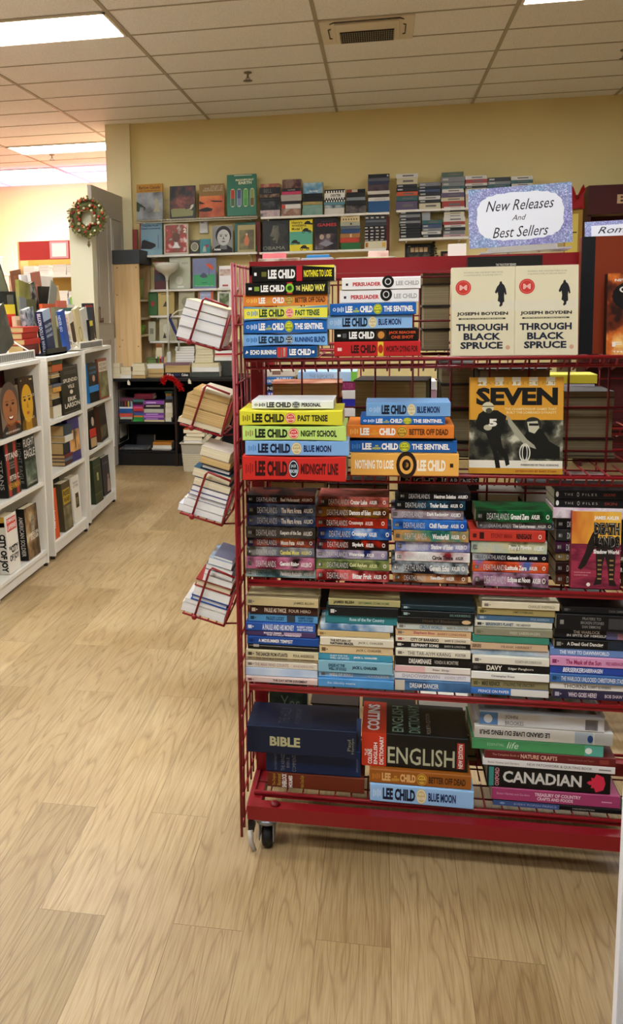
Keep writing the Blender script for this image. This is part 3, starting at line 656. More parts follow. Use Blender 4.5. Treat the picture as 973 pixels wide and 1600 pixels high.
stack([
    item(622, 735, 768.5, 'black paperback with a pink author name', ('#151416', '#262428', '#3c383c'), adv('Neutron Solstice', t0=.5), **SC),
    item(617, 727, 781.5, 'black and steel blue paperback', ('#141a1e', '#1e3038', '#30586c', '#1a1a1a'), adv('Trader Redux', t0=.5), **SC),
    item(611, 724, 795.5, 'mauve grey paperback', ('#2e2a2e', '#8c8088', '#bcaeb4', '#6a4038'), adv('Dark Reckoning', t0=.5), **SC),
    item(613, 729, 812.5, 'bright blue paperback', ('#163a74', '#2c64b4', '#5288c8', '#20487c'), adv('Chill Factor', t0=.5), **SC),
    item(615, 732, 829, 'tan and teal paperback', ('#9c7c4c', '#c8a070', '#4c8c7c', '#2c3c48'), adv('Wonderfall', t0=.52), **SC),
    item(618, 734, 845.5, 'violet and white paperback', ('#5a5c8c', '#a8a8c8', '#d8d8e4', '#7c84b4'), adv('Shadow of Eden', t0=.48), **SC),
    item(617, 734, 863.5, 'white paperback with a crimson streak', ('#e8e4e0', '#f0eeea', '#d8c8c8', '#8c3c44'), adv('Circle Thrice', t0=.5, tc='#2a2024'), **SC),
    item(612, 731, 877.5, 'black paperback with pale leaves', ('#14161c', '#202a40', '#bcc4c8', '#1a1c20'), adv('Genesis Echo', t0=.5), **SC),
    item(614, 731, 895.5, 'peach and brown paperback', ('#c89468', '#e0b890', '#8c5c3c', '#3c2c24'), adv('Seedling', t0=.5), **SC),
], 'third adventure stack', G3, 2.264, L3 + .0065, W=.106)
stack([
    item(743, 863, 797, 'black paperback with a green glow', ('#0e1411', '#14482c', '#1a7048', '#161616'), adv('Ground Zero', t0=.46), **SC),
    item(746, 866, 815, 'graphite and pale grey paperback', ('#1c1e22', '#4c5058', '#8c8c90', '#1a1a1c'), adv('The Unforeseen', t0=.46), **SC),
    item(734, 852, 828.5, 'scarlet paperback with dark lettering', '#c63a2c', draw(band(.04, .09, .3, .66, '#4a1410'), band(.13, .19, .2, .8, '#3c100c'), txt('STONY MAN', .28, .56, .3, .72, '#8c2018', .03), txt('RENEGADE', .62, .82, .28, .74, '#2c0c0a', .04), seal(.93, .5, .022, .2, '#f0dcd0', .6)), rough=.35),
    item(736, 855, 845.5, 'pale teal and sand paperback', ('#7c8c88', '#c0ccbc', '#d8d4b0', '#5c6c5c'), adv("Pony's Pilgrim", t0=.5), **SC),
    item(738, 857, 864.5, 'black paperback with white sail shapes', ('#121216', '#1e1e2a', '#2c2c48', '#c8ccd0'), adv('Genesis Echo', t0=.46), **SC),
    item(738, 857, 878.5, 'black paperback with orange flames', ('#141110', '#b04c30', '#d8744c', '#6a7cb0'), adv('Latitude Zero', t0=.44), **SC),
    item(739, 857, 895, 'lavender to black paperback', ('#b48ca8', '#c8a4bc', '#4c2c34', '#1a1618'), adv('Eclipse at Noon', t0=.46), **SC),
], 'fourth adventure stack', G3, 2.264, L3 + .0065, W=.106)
xf = lambda t_: draw(seal(.035, .5, .018, .3, '#e8e6e0'), txt('T H E', .12, .22, .36, .62, '#b8b6b0', .0), seal(.28, .5, .014, .24, '#b8b6b0', .7), txt('F I L E S', .33, .5, .36, .62, '#b8b6b0', .0), txt(t_, .58, .72, .34, .64, '#a84838', .0))
stack([
    item(866, 1000, 765.5, 'long black hardback with spaced white capitals', '#131214', xf('GROUND'), W=.12),
    item(866, 1002, 779.5, 'long black hardback with a white disc', '#141315', xf('SKIN'), W=.12),
    item(864, 985, 794, 'pink and white paperback', ('#c08cb0', '#e0c4d8', '#f0e8ec', '#8c5c90'), None, **SC),
    item(869, 985, 811, 'black paperback under the pink one', ('#121214', '#1e1e20', '#3c3c3c'), adv('Stoneface'), **SC),
    item(869, 985, 828, 'black paperback with grey specks', ('#121214', '#242426', '#4c4c4a'), adv('Road Wars'), **SC),
    item(867, 985, 846, 'plum paperback', ('#2c1c2c', '#4c2c48', '#6c3c5c'), adv('Deep Empire'), **SC),
    item(868, 985, 864, 'tan and black paperback', ('#a8946c', '#6c5c40', '#1a1814'), adv('Rider, Reaper'), **SC),
    item(868, 985, 879.5, 'black and maroon paperback', ('#161214', '#3c1c20', '#241818'), adv('Emerald Fire'), **SC),
    item(868, 985, 896.5, 'brown paperback', ('#3c2820', '#6c4838', '#2c1c18'), adv('Time Nomads'), **SC),
], 'stack behind desert warrior', G3, 2.292, L3 + .0065, W=.106)
def desert(mb, f):
    quad(mb, f, 0, 1, .55, 1, mottle('#c8642c', '#e8a83c', '#f4cc58', scale=14, stretch=(.4, 1, 3), seed=8), .0002)
    quad(mb, f, 0, 1, 0, .58, mottle('#7c2038', '#a0344c', '#6c1c34', '#b44c5c', scale=14, stretch=(2, .6, 1), seed=9), .0003)
    k = mat('#231a17'); b_ = mat('#4c3a2c')
    shape(mb, f, [(.42, .72), (.5, .78), (.54, .7), (.52, .58), (.42, .46), (.3, .3), (.2, .24), (.14, .26), (.28, .46), (.34, .6)], k, .0006)
    shape(mb, f, [(.5, .66), (.86, .66), (.9, .4), (.88, .12), (.94, .04), (.78, .04), (.74, .3), (.68, .42), (.64, .3), (.62, .06), (.46, .04), (.52, .16), (.5, .4)], k, .0005)
    for i in range(5): quad(mb, f, .54, .62, .12 + i * .06, .14 + i * .06, mat('#a08450'), .0008); quad(mb, f, .78, .86, .12 + i * .06, .14 + i * .06, mat('#a08450'), .0008)
    disc(mb, f, .36, .05, .04, .025, mat('#efe6d8'), .0006)
face_book(891, 968, 802, 917, 2.262, .024, '#8c2a34', 'paperback with red desert and armoured warrior, face out on the third shelf', lean=R(4), art=desert, zb=L3 + .0075,
          face=draw(txt('JAMES AXLER', .45, .96, .885, .945, WHITE, .04), txt('DEATH', .45, .98, .7, .86, '#17120f', .12), txt('DEATH', .46, .97, .71, .85, '#b9b4aa', -.01), txt('LANDS', .45, .98, .53, .69, '#17120f', .12), txt('LANDS', .46, .97, .54, .68, '#b9b4aa', -.01), txt('Shadow World', .45, .97, .455, .51, WHITE, .04), txt('In the Deathlands survival', .07, .4, .2, .215, '#e8c8c0', 0), txt('is written in blood', .07, .34, .165, .18, '#e8c8c0', 0)))

# fourth shelf: five stacks of science fiction paperbacks
G4 = 'science fiction paperbacks stacked on the fourth shelf'
def sf(title, author, tc=INK, ac=None, t0=.2, t1=.62, a0=.66, a1=.94, logo='#7a7468', bold=.03, y0=.24, y1=.74):
    q = []
    if logo: q += [band(.03, .085, .28, .7, logo), tri([(.095, .4), (.12, .5), (.095, .62)], logo)]
    if title: q.append(txt(title, t0, t1, y0, y1, tc, bold))
    if author: q.append(txt(author, a0, a1, .3, .66, ac or tc, .01))
    return draw(*q)
S4 = 'on the fourth shelf'
CRM, TAN = '#e2d8ba', '#cfb98c'
stack([
    item(384, 497, 934.5, 'beige paperback with a curled cover', '#cbb98a', sf('', 'JAMES BLISH', '#6a5a3a')),
    item(390, 496, 946.5, 'dark brown paperback', '#3a1d18', sf('PAULE AS TWICE', 'FOUR HERO', '#d8c4ae', t0=.22, t1=.54, a0=.58, a1=.9, logo='#d8c4ae')),
    item(388, 496, 960, 'sky blue paperback with a small picture', '#5b9ccc', draw(sf("PAULE'S LUCKY", '', '#12405c', t0=.26, t1=.52, logo='#12405c'), band(.56, .68, .1, .9, '#3a4048'), txt('ROBERT KERNS', .72, .94, .52, .8, '#164a6c'), txt('AND PETE REID', .72, .94, .2, .46, '#164a6c'))),
    item(384, 492, 974, 'royal blue paperback', '#2a5cb4', draw(sf('A PAULE AND HIS MONEY', '', '#e2e6f0', t0=.24, t1=.7, logo='#e2e6f0', y0=.16, y1=.86), txt('ROBERT KERNS', .74, .97, .52, .8, '#dfe6f4'), txt('AND PETE REID', .74, .97, .2, .46, '#dfe6f4'))),
    item(384, 493, 986.5, 'purple paperback', '#4b3a66', draw(txt('MARION ZIMMER', .26, .52, .5, .86, '#efe4ee'), txt('THE WORLD WRECKERS', .3, .78, .14, .44, '#efe4ee'), band(.55, .8, .3, .9, '#b8a0b8'))),
    item(386, 498, 996, 'deep blue paperback', '#1c4c9c', sf('A MIDSUMMER TEMPEST', '', WHITE, t0=.16, t1=.64, logo='#12306c', y0=.3, y1=.74), W=.1),
    item(387, 498, 1007.5, 'black paperback with a white hairline', '#141312', draw(band(.02, .98, .66, .74, '#b8b6b2'), band(.08, .16, .45, .95, '#cfccc8'))),
    item(384, 497, 1017, 'cream paperback', '#d9cda6', sf('THE DANCER FROM ATLANTIS', 'POUL ANDERSON', '#2c2818', t0=.14, t1=.58, logo='#4c4630')),
    item(384, 497, 1026.5, 'thin ivory paperback', '#e4dcc4', sf('THE TROUBLE TWISTERS', 'POUL ANDERSON', '#9c9684', t0=.14, t1=.58, logo='#b4ae9c')),
    item(384, 496, 1034, 'ivory paperback with faded pink title', '#e0d8c6', sf('THE MAN WHO COUNTS', 'ANDERSON', '#b49a94', t0=.12, t1=.6, logo='#7c7468')),
    item(384, 496, 1044.5, 'pale blue paperback with a blank spine', ('#a4bcdc', '#c4d4e8', '#dce4ec', '#94a8c8'), None, sc=7),
    item(384, 496, 1059, 'pinkish paperback', '#dcc4bc', sf('THE DAY AFTER JUDGMENT', '', '#241c1c', t0=.38, t1=.86, logo='#7c3838')),
], f'first science fiction stack', G4, 2.264, L4 + .0065, W=.106)
stack([
    item(513, 625, 936.5, 'olive paperback', '#b3aa74', sf('JAMES BLISH', 'SEPTEMBER, COME HOME', '#2a2814', '#4a6a3c', t0=.07, t1=.36, a0=.42, a1=.85, logo=None)),
    item(513, 622, 949, 'black paperback with grey lettering', '#161a1c', sf('', '', logo='#cfd0cc')),
    item(508, 621, 962, 'teal paperback with pale script', '#2f7d88', sf('Rose of the Far Country', '', '#bcdce0', t0=.34, t1=.82, logo=None)),
    item(500, 614, 975.5, 'blue and white paperback', ('#1c3c64', '#4c7cac', '#c4d4e0', '#e8eef0'), None, sc=16),
    item(496, 609, 986.5, 'tan paperback', '#cdb27c', sf('', '', logo='#8c7444')),
    item(500, 615, 998, 'cream paperback with black title', '#e3dcc6', draw(txt('THE RETURN OF', .14, .42, .54, .84, INK), txt('NATHAN BRAZIL', .14, .46, .16, .48, INK, .05), txt('JACK L. CHALKER', .52, .86, .3, .66, '#4c4838', .01))),
    item(499, 614, 1009.5, 'sand coloured paperback', '#dcc396', sf('', 'JACK L. CHALKER', '#4c3418', a0=.5, a1=.84, logo='#6c5434')),
    item(497, 613, 1022.5, 'turquoise paperback', '#3f96b4', draw(txt('QUEST FOR THE', .16, .4, .54, .84, '#d4e8ec'), txt('WELL OF SOULS', .16, .42, .16, .48, '#d4e8ec'), txt('JACK L. CHALKER', .48, .8, .32, .68, WHITE, .05))),
    item(497, 613, 1034, 'light aqua paperback', '#86b8cc', draw(txt('EXILES AT THE', .14, .36, .5, .76, '#1c4c64', .04), txt('WELL OF SOULS', .14, .38, .2, .46, '#1c4c64', .04), txt('JACK L. CHALKER', .46, .8, .32, .64, '#14384c', .05))),
    item(498, 615, 1050.5, 'pale blue paperback with white lettering', ('#6ca4d4', '#8cbce4', '#b8d8f0'), sf('WELL OF SOULS', 'CHALKER', WHITE, t0=.14, t1=.46), sc=8),
    item(497, 615, 1062, 'azure blue paperback', ('#3c84c4', '#5ca0d8', '#4890cc'), sf('', 'the identity matrix', '#cfe4f4', a0=.12, a1=.5, logo=None), sc=8),
], f'second science fiction stack', G4, 2.262, L4 + .0065, W=.106)
stack([
    item(627, 742, 946.5, 'dark teal paperback', '#1c3038', sf('', '', logo='#9cb0b4')),
    item(627, 742, 955.5, 'black paperback with green lettering', '#12181a', sf('', 'SILVERBERG', '#6c8c84', logo='#9cb0b4')),
    item(621, 738, 965, 'black paperback with a cream oval', '#1c1a18', draw(seal(.92, .5, .06, .3, '#d8b88c'), txt('Hawk of Blackness', .34, .82, .3, .72, '#6a5c48', .0))),
    item(620, 739, 975, 'pale blue and cream paperback', '#c4ccc8', sf('CIRCUS WORLD', 'BARRY B. LONGYEAR', '#5c7c94', '#6c6454', t0=.3, t1=.6)),
    item(618, 736, 984.5, 'peach paperback with pink title', '#dfb98c', sf('Elephant Blue', 'BARRY LONGYEAR', '#b86464', '#a05c48', t0=.24, t1=.52, a0=.56)),
    item(618, 735, 995, 'cream paperback with black capitals', '#e4d8c0', sf('CITY OF BARABOO', 'BARRY B. LONGYEAR', INK, t0=.2, t1=.58, logo='#b06058')),
    item(617, 735, 1004, 'black paperback with white capitals', '#151414', sf('ELEPHANT SONG', 'BARRY B. LONGYEAR', '#efece4', '#b8b4ac', t0=.22, t1=.58, logo='#d8d4cc')),
    item(618, 735, 1016, 'ivory paperback with large thin capitals', '#e6e0cc', sf('THE TAR-AIYM KRANG', 'FOSTER', '#3c3a34', t0=.16, t1=.74, a0=.8, bold=0)),
    item(618, 735, 1026, 'thick black paperback', '#131212', sf('DREAMSNAKE', 'VONDA N. MCINTYRE', '#e8e4dc', '#c8c4bc', t0=.18, t1=.48, a0=.52, a1=.84, logo=None)),
    item(617, 735, 1041.5, 'white paperback with a pink end', '#e8e0d8', draw(band(0, .4, .04, .96, '#e4b8b8'), txt('Star Ship', .5, .72, .3, .7, '#5c5650', .01))),
    item(616, 735, 1051, 'white paperback with grey title', '#e8e6ea', sf('SHADOWSPAWN', 'ANDREW OFFUTT', '#b4b0bc', t0=.1, t1=.6, logo=None)),
    item(617, 735, 1064.5, 'blue paperback with a cream block', ('#2c5484', '#3c6ca0', '#5080b0', '#24446c'), draw(band(0, .13, .0, 1, '#cfc8b4'), txt('DREAM DANCER', .2, .58, .28, .74, WHITE, .01)), sc=8),
], f'third science fiction stack', G4, 2.264, L4 + .0065, W=.106)
stack([
    item(753, 874, 941, 'cream paperback set back', CRM, sf('', 'CHARLES SHEFFIELD', '#8c8468', a0=.6)),
    item(746, 867, 951, 'mustard olive paperback', '#a89860', sf('', 'JAMES SUTHERLAND', '#3c3414', a0=.46, a1=.72, logo='#5c5020')),
    item(746, 865, 961.5, 'denim blue paperback', '#4a6c8c', sf('', 'POUL ANDERSON', '#a8bccc', logo='#a8bccc', a0=.7)),
    item(742, 863, 971, 'white paperback with blue title', '#e2decc', sf("BERSERKER'S PLANET", 'FRED SABERHAGEN', '#1c4c6c', INK, t0=.14, t1=.5, a0=.54, a1=.72, logo='#2c2c2c')),
    item(741, 863, 982.5, 'grey olive paperback', '#8f8c74', sf('', 'FRED SABERHAGEN', '#cfccb4', a0=.46, a1=.84, logo='#6c6a54')),
    item(738, 858, 994, 'plain jade green paperback', '#3f8c74', None),
    item(735, 856, 1005, 'salmon tan paperback', '#d6b896', sf('SEEKERS', 'FRANK HERBERT', '#5c3c2c', '#8c6c54', t0=.02, t1=.14, a0=.4, a1=.8, logo=None)),
    item(735, 858, 1015, 'grey paperback with icy blue picture', ('#5c6470', '#8ca0b4', '#b8c8d4', '#c8b8b0'), None, sc=20),
    item(738, 858, 1026.5, 'ivory paperback with fine print', '#e6e2d2', sf('', 'ELIZABETH ANN SCARBOROUGH', '#8c887c', a0=.56, a1=.9)),
    item(736, 858, 1038.5, 'black paperback with rounded white title', '#141312', sf('DAVY', 'Edgar Pangborn', '#ece6d8', t0=.2, t1=.4, a0=.48, a1=.8, logo='#4c4a48', y0=.2, y1=.84)),
    item(736, 858, 1051, 'thin white paperback', '#efeee8', sf('', 'Christopher Priest', '#3c3a38', a0=.26, a1=.56, logo=None)),
    item(736, 857, 1062, 'khaki paperback', '#8e8762', sf('MIKE RESNICK', 'STALKING THE UNICORN', '#34301c', t0=.14, t1=.38, a0=.42, a1=.82, logo='#5c5638')),
    item(735, 857, 1076, 'bright blue paperback with a white end', '#3a78c8', draw(band(.52, 1, .0, 1, '#e8e6dc'), txt('PRINCE ON PAPER', .1, .5, .28, .72, '#e8f0f8', .02))),
], f'fourth science fiction stack', G4, 2.264, L4 + .0065, W=.106)
stack([
    item(878, 990, 948.5, 'black paperback with faint grey print', '#19181a', sf('', 'DAN SIMMONS', '#6c6a68', logo='#5c5a58')),
    item(869, 990, 961, 'thick black paperback with boxed emblem', '#141314', draw(txt('PRAYERS TO', .34, .58, .68, .86, '#8c8a84', .01), txt('BROKEN STONES', .32, .62, .42, .6, '#8c8a84', .01), txt('DAN SIMMONS', .34, .58, .16, .34, '#8c8a84', .01), band(.68, .94, .16, .84, '#3c3c3e'), band(.05, .1, .36, .64, '#8c8a84'))),
    item(866, 990, 983.5, 'black paperback with pink blue end', '#17161a', draw(band(.66, 1, .04, .96, '#5c5c84'), band(.8, 1, .04, .7, '#a87484'), txt('THE WARLOCK', .24, .58, .54, .86, '#d8d4cc', .02), txt('IN SPITE OF HIMSELF', .16, .66, .2, .46, '#d8d4cc', .02))),
    item(866, 990, 1000.5, 'black paperback with white rounded title', '#131312', draw(band(.68, 1, .08, .9, '#26303c'), sf('A Dead God Dancing', '', '#ece8e0', t0=.16, t1=.62, logo='#8c8a84'))),
    item(859, 985, 1014, 'light blue paperback', '#6c8cc4', sf('THE WAY TO DAWNWORLD', '', '#e4ecf6', t0=.12, t1=.74, logo=None)),
    item(859, 985, 1027.5, 'bright pink paperback', '#dc9cc4', sf('The Mask of the Sun', 'FRED SABERHAGEN', '#a0285c', t0=.2, t1=.64, a0=.7, a1=.92, logo='#8c3868')),
    item(859, 985, 1042, 'ultramarine paperback with slanted title', '#2c48a4', draw(txt('BERSERKER', .16, .42, .2, .82, '#e4e8f4', .03, .25), txt('SABERHAGEN', .42, .66, .24, .8, '#e4e8f4', .03, .25))),
    item(859, 985, 1054.5, 'mid blue paperback with condensed capitals', '#3c6cac', sf('THE WARLOCK UNLOCKED CHRISTOPHER STASHEFF', '', '#eef2f6', t0=.14, t1=.98, logo='#24446c', bold=.01)),
    item(859, 985, 1067.5, 'white paperback with thin black title', '#e8e6e0', sf('THORNS', 'ROBERT SILVERBERG', '#2c2a28', t0=.17, t1=.46, a0=.48, a1=.76, bold=0, logo=None)),
    item(863, 988, 1079, 'dark plum paperback', '#35304a', sf('WHO GOES HERE?', 'BOB SHAW', '#e2d4dc', t0=.2, t1=.56, a0=.66, a1=.88, logo='#b8b4c4')),
], f'fifth science fiction stack', G4, 2.264, L4 + .0065, W=.106)

# bottom shelf
G5 = 'large books stacked on the bottom shelf'
YB = 2.33
stack([
    item(386, 556.5, 1137.5, 'thick navy book with gold capitals', '#131f38', draw(txt('BIBLE', .21, .49, .3, .64, '#b6b188', .04), txt('Paul', .92, .95, .3, .7, '#8c8c70', 0, 0, 90), txt('Hamlyn', .955, .985, .2, .75, '#8c8c70', 0, 0, 90)), hard=True, W=.145, dy=-.045, yaw=.0, face=draw(txt('THE HOLY', .15, .8, .62, .72, '#4c5468', .0), txt('WITH COMMENTARY', .15, .8, .52, .57, '#4c5468', .0))),
    item(415.5, 563, 1169.5, 'blue reference book', '#16305f', draw(txt('INTERPRETING', .09, .115, .1, .92, '#7c86a0', 0, 0, 90), txt('THE ABINGDON', .16, .2, .08, .9, '#8c96b0', 0, 0, 90), txt('BIBLE', .22, .25, .2, .6, '#8c96b0', 0, 0, 90), txt('COMMENTARY', .28, .32, .06, .94, '#8c96b0', 0, 0, 90), txt('ABINGDON', .955, .975, .2, .7, '#7c86a0', 0, 0, 90)), hard=True, W=.2),
    item(418, 569, 1210.5, 'rust brown omnibus', '#6e2f1b', draw(txt('The Original', .05, .09, .12, .9, '#c8a84c', 0, 0, 90), txt('Illustrated', .1, .14, .16, .9, '#c8a84c', 0, 0, 90), txt('SHERLOCK', .15, .2, .06, .94, '#efe6dc', .04, 0, 90), txt('HOLMES', .22, .26, .08, .84, '#efe6dc', .04, 0, 90), txt('Arthur Conan Doyle', .34, .39, .1, .9, '#c8a84c', 0, 0, 90)), hard=True, W=.2),
], 'bottom shelf stack near caster', G5, YB, LB + .0065, W=.2, jit=.001)
ENG = draw(band(0, .235, -.0, 1, '#c8391f'), txt('THE', .03, .07, .3, .5, WHITE, .0, 0, 90), txt('COLLINS', .06, .1, .06, .5, WHITE, .02, 0, 90), txt('ENGLISH', .115, .15, .06, .7, WHITE, .02, 0, 90), txt('DICTIONARY', .17, .21, .06, .9, WHITE, .02, 0, 90), txt('ENGLISH', .25, .88, .12, .62, '#b7b79a', .01), band(.9, .97, .1, .86, '#a82c20'), txt('NEW EDITION', .915, .955, .12, .82, WHITE, .01, 0, 90))
stack([
    item(565, 731, 1148, 'very thick red and black dictionary', '#151412', ENG, hard=True, W=.19, dy=-.012,
         art=draw(band(0, 1, .765, 1, '#c8391f')), face=draw(txt('COLLINS', .06, .9, .83, .95, WHITE, .03), txt('ENGLISH', .06, .9, .6, .71, '#7c9c84', .01), txt('DICTIONARY', .06, .95, .44, .55, '#7c9c84', .01), txt('FOURTH EDITION', .06, .7, .34, .38, '#a89c84', 0))),
    item(577, 736, 1206, 'dark orange thriller under the dictionary', '#9c5a1e', thriller('#e0b070', '#4a2c10', 'BETTER OFF DEAD', '#d8a83c', '#5a3a14', .52, tag_col='#c07830', coauthor=True, lead=.03), W=.15, hard=True, dy=-.028),
    item(578, 740, 1229.5, 'light blue thriller', '#97c2ee', thriller('#141832', '#1a2a58', 'BLUE MOON', '#cdbb86', '#efe6c6', .5, tag_col='#c4dcf4', lead=.03), W=.15, hard=True, dy=-.03),
], 'middle bottom shelf stack', G5, YB, LB + .0065, W=.17, jit=.001)
stack([
    item(749, 944.5, 1116, 'thick white book with small blue picture', '#dfe3e8', draw(band(.0, .15, .1, .95, '#5c8cc8'), seal(.07, .5, .035, .3, '#dfe8f2'), txt('JOHN', .21, .31, .5, .82, '#5c6068', .0), txt('BROOKES', .21, .36, .14, .42, '#5c6068', .0), band(.85, .95, .14, .84, '#8c8c90'), band(.856, .94, .18, .8, '#e8dcd8')), hard=True, W=.2, art=draw(lambda mb, f: quad(mb, f, .1, .95, .05, .95, mottle('#20241f', '#3c5038', '#c8ccc8', '#5c7c54', scale=9, seed=5), .0003))),
    item(741, 958, 1139, 'white book lettered upside down', '#e9eae6', draw(txt('LE GRAND LIVRE DU FENG SHUI', .45, .96, .3, .68, '#1e1e1c', .03), band(.0, .13, .05, .95, '#cfd4d4'), band(.14, .27, .05, .95, '#b8c8d8'), seal(.16, .55, .02, .3, '#2c5090')), turned=True, W=.2),
    item(737, 943, 1159, 'green book with a white disc', '#4e9c64', draw(band(.86, 1, .03, .97, '#5cb0a0'), txt('ESSENTIAL', .12, .25, .4, .64, '#a8d4b0', .0), txt('life', .27, .36, .24, .84, '#d4ecd4', .0, .3), seal(.89, .5, .026, .28, '#e8f0ea')), W=.19),
    item(757, 962, 1177.5, 'dark red craft book', '#6b2222', draw(txt('The Complete Book of', .06, .27, .34, .66, '#c89c8c', .0), txt('NATURE CRAFTS', .28, .56, .26, .76, '#e0b4a0', .03), txt('Carroll Couch and Taylor', .64, .84, .36, .64, '#a87868', .0), band(.88, .95, .24, .76, '#8c3c34')), W=.19),
    item(754, 961, 1191, 'white quilting book', '#e6e4e2', draw(txt('Better Homes and Gardens', .04, .28, .36, .66, '#6c6460', .0), txt('NEW PATCHWORK & QUILTING BOOK', .34, .83, .3, .72, '#4c4644', .0), band(.88, .97, .4, .6, '#8c8884')), W=.19),
    item(761, 955, 1202, 'thick black maple leaf dictionary', '#100f10', draw(band(.015, .055, .06, .94, '#3c8c84'), txt('OXFORD', .065, .1, .08, .92, '#d08c94', .03, 0, 90), txt('CANADIAN', .13, .77, .26, .8, '#d4d2cc', .03),
         tri([(.81, .5), (.835, .6), (.85, .58), (.845, .74), (.87, .72), (.885, .92), (.945, .8), (.96, .5), (.945, .2), (.885, .08), (.87, .28), (.845, .26), (.85, .42), (.835, .4)], '#d8304c')), hard=True, W=.2),
    item(768, 969, 1237, 'pink craft book', '#a8406e', draw(txt('Better Homes and Gardens', .04, .3, .46, .64, '#e0a8c4', .0), txt('TREASURY OF COUNTRY', .34, .7, .52, .8, '#f0d4e0', .03), txt('CRAFTS AND FOODS', .36, .64, .2, .46, '#f0d4e0', .03), band(.86, .94, .4, .5, '#d89cb8')), W=.2),
    item(770, 980, 1257, 'blue and black novel', '#131214', draw(band(0, .5, .04, .96, '#41588c'), txt('EVERY POPISH PRINCE', .16, .48, .32, .66, '#a8b4d0', .0), txt('HANINGTON', .6, .76, .36, .66, '#b8b4ac', .0), seal(.07, .5, .02, .2, '#8ca0c8')), hard=True, W=.17),
], 'far bottom shelf stack', G5, YB, LB + .0065, W=.19, jit=.001)

# books standing in the depth of the rack and on its far side
def back_book(u0, u1, v0, v1, Y, cover, label, zb, lines=None, lean=R(4), T=.03, **k):
    return face_book(u0, u1, v0, v1, Y, T, cover, label, lean=lean, zb=zb, face=rows(*lines) if lines else None, **k)
zr = lambda L: L + .0035
back_book(625, 690, 745, 800, 2.53, '#141312', 'black book showing the word NIGHT behind the third shelf stacks', zr(L3), ([('NIGHT', .12, .88, .895, .965)], '#e6e4e0', .02))
back_book(692, 748, 746, 800, 2.53, '#171516', 'black book showing the word DARKNESS behind the third shelf stacks', zr(L3), ([('DARKNESS', .04, .96, .895, .965)], '#e6e4e0', .02))
back_book(438, 524, 893, 960, 2.53, '#1e1a1c', 'black book with large white capitals behind first fourth shelf stack', zr(L4), ([('LISA', .42, .82, .845, .915), ('JACKSON', .28, .98, .745, .82)], '#efece8', .0))
back_book(538, 598, 893, 960, 2.53, '#1d3a30', 'dark green book with large white capitals behind the fourth shelf', zr(L4), ([('LISA', .25, .7, .845, .915), ('JACKSON', .05, .95, .745, .82)], '#efece8', .0))
back_book(420, 480, 1068, 1120, 2.53, mottle('#1c2420', '#2c3c34', '#4c5c4c', scale=18, seed=3), 'dark green book with script letters behind the bottom shelf Bible stack', zr(LB), ([('Yes', .3, .8, .6, .8)], '#7c8c74', 0))
# flat heaps seen from their page edges
def edge_book(u0, u1, v0, v1, Y, W, cover, label, group=None, pages=None, yaw=0, base=None, hard=False, simple=False):
    p0, p1 = at(u0, v1, Y), at(u1, v1, Y); z = p0.z if base is None else base; T = at((u0 + u1) / 2, v0, Y).z - z
    c = mat(cover, .4) if isinstance(cover, str) else cover
    return book(lying_edge(p0.x, Y, z, p1.x - p0.x, W, yaw), p1.x - p0.x, W, max(.006, T), c, label, group, pages=pages, hard=hard, simple=simple)
# books shelved on the rear half of the rack, page edges to the camera; lower piles added to block light
gRear = 'books on the rear trays of the red rack'
DIM = page_mat('#8f8266', '#6e6248'); RK = {'n': '#1b1918', 'b': '#2c211a', 'r': '#4a1c18', 'w': '#c9c4b8', 'g': '#3c3c3a', 'p': '#d8b8b0'}  # DIM page edges carry the shade inside the rack in their colour
RW = dict(n='black', b='brown', r='red', w='white', g='grey', p='pink')
def rear(u0, u1, L, items, where, yaw=0, Y=2.484):
    """Listed from the top: (top edge px, cover key or words+colour, pages)."""
    z = L + .0058; n = len(items)
    for i in range(n - 1, -1, -1):
        v, c, pg_ = items[i][:3]; a, b = at(u0, v, Y), at(u1, v, Y); T = max(.008, at((u0 + u1) / 2, v, Y).z - z - .0008); H = b.x - a.x
        wd = items[i][3] if len(items[i]) > 3 else f'{RW[c]} covered book'
        cm = mat(RK.get(c, c), .5) if isinstance(c, str) else c
        book(lying_edge(a.x, Y + (abs(yaw) * .1), z, H, .15, yaw), H, .15, T, cm, f'{wd}, {nth(i, n, where)}', gRear, pages=pg_, name='hardcover_book', hard=T > .03); z += T + .0008
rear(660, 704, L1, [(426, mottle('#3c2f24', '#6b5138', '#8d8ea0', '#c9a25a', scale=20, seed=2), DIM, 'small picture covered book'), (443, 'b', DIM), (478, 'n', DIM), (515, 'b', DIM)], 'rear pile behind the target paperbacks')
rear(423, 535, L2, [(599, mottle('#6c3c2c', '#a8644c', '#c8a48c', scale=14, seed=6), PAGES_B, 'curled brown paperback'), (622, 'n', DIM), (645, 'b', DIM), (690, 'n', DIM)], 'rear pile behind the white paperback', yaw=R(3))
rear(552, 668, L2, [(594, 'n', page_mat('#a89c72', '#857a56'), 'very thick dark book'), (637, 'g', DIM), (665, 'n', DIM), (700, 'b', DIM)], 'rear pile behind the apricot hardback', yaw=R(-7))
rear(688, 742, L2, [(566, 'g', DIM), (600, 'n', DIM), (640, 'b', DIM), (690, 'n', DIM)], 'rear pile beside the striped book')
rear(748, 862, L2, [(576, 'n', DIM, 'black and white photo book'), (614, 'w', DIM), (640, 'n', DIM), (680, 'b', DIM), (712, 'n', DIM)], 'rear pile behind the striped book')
rear(872, 960, L2, [(611, 'n', DIM), (621, 'b', DIM), (637, 'r', DIM), (685, 'n', DIM), (706, 'g', DIM), (722, 'n', DIM)], 'rear pile at the picture edge')
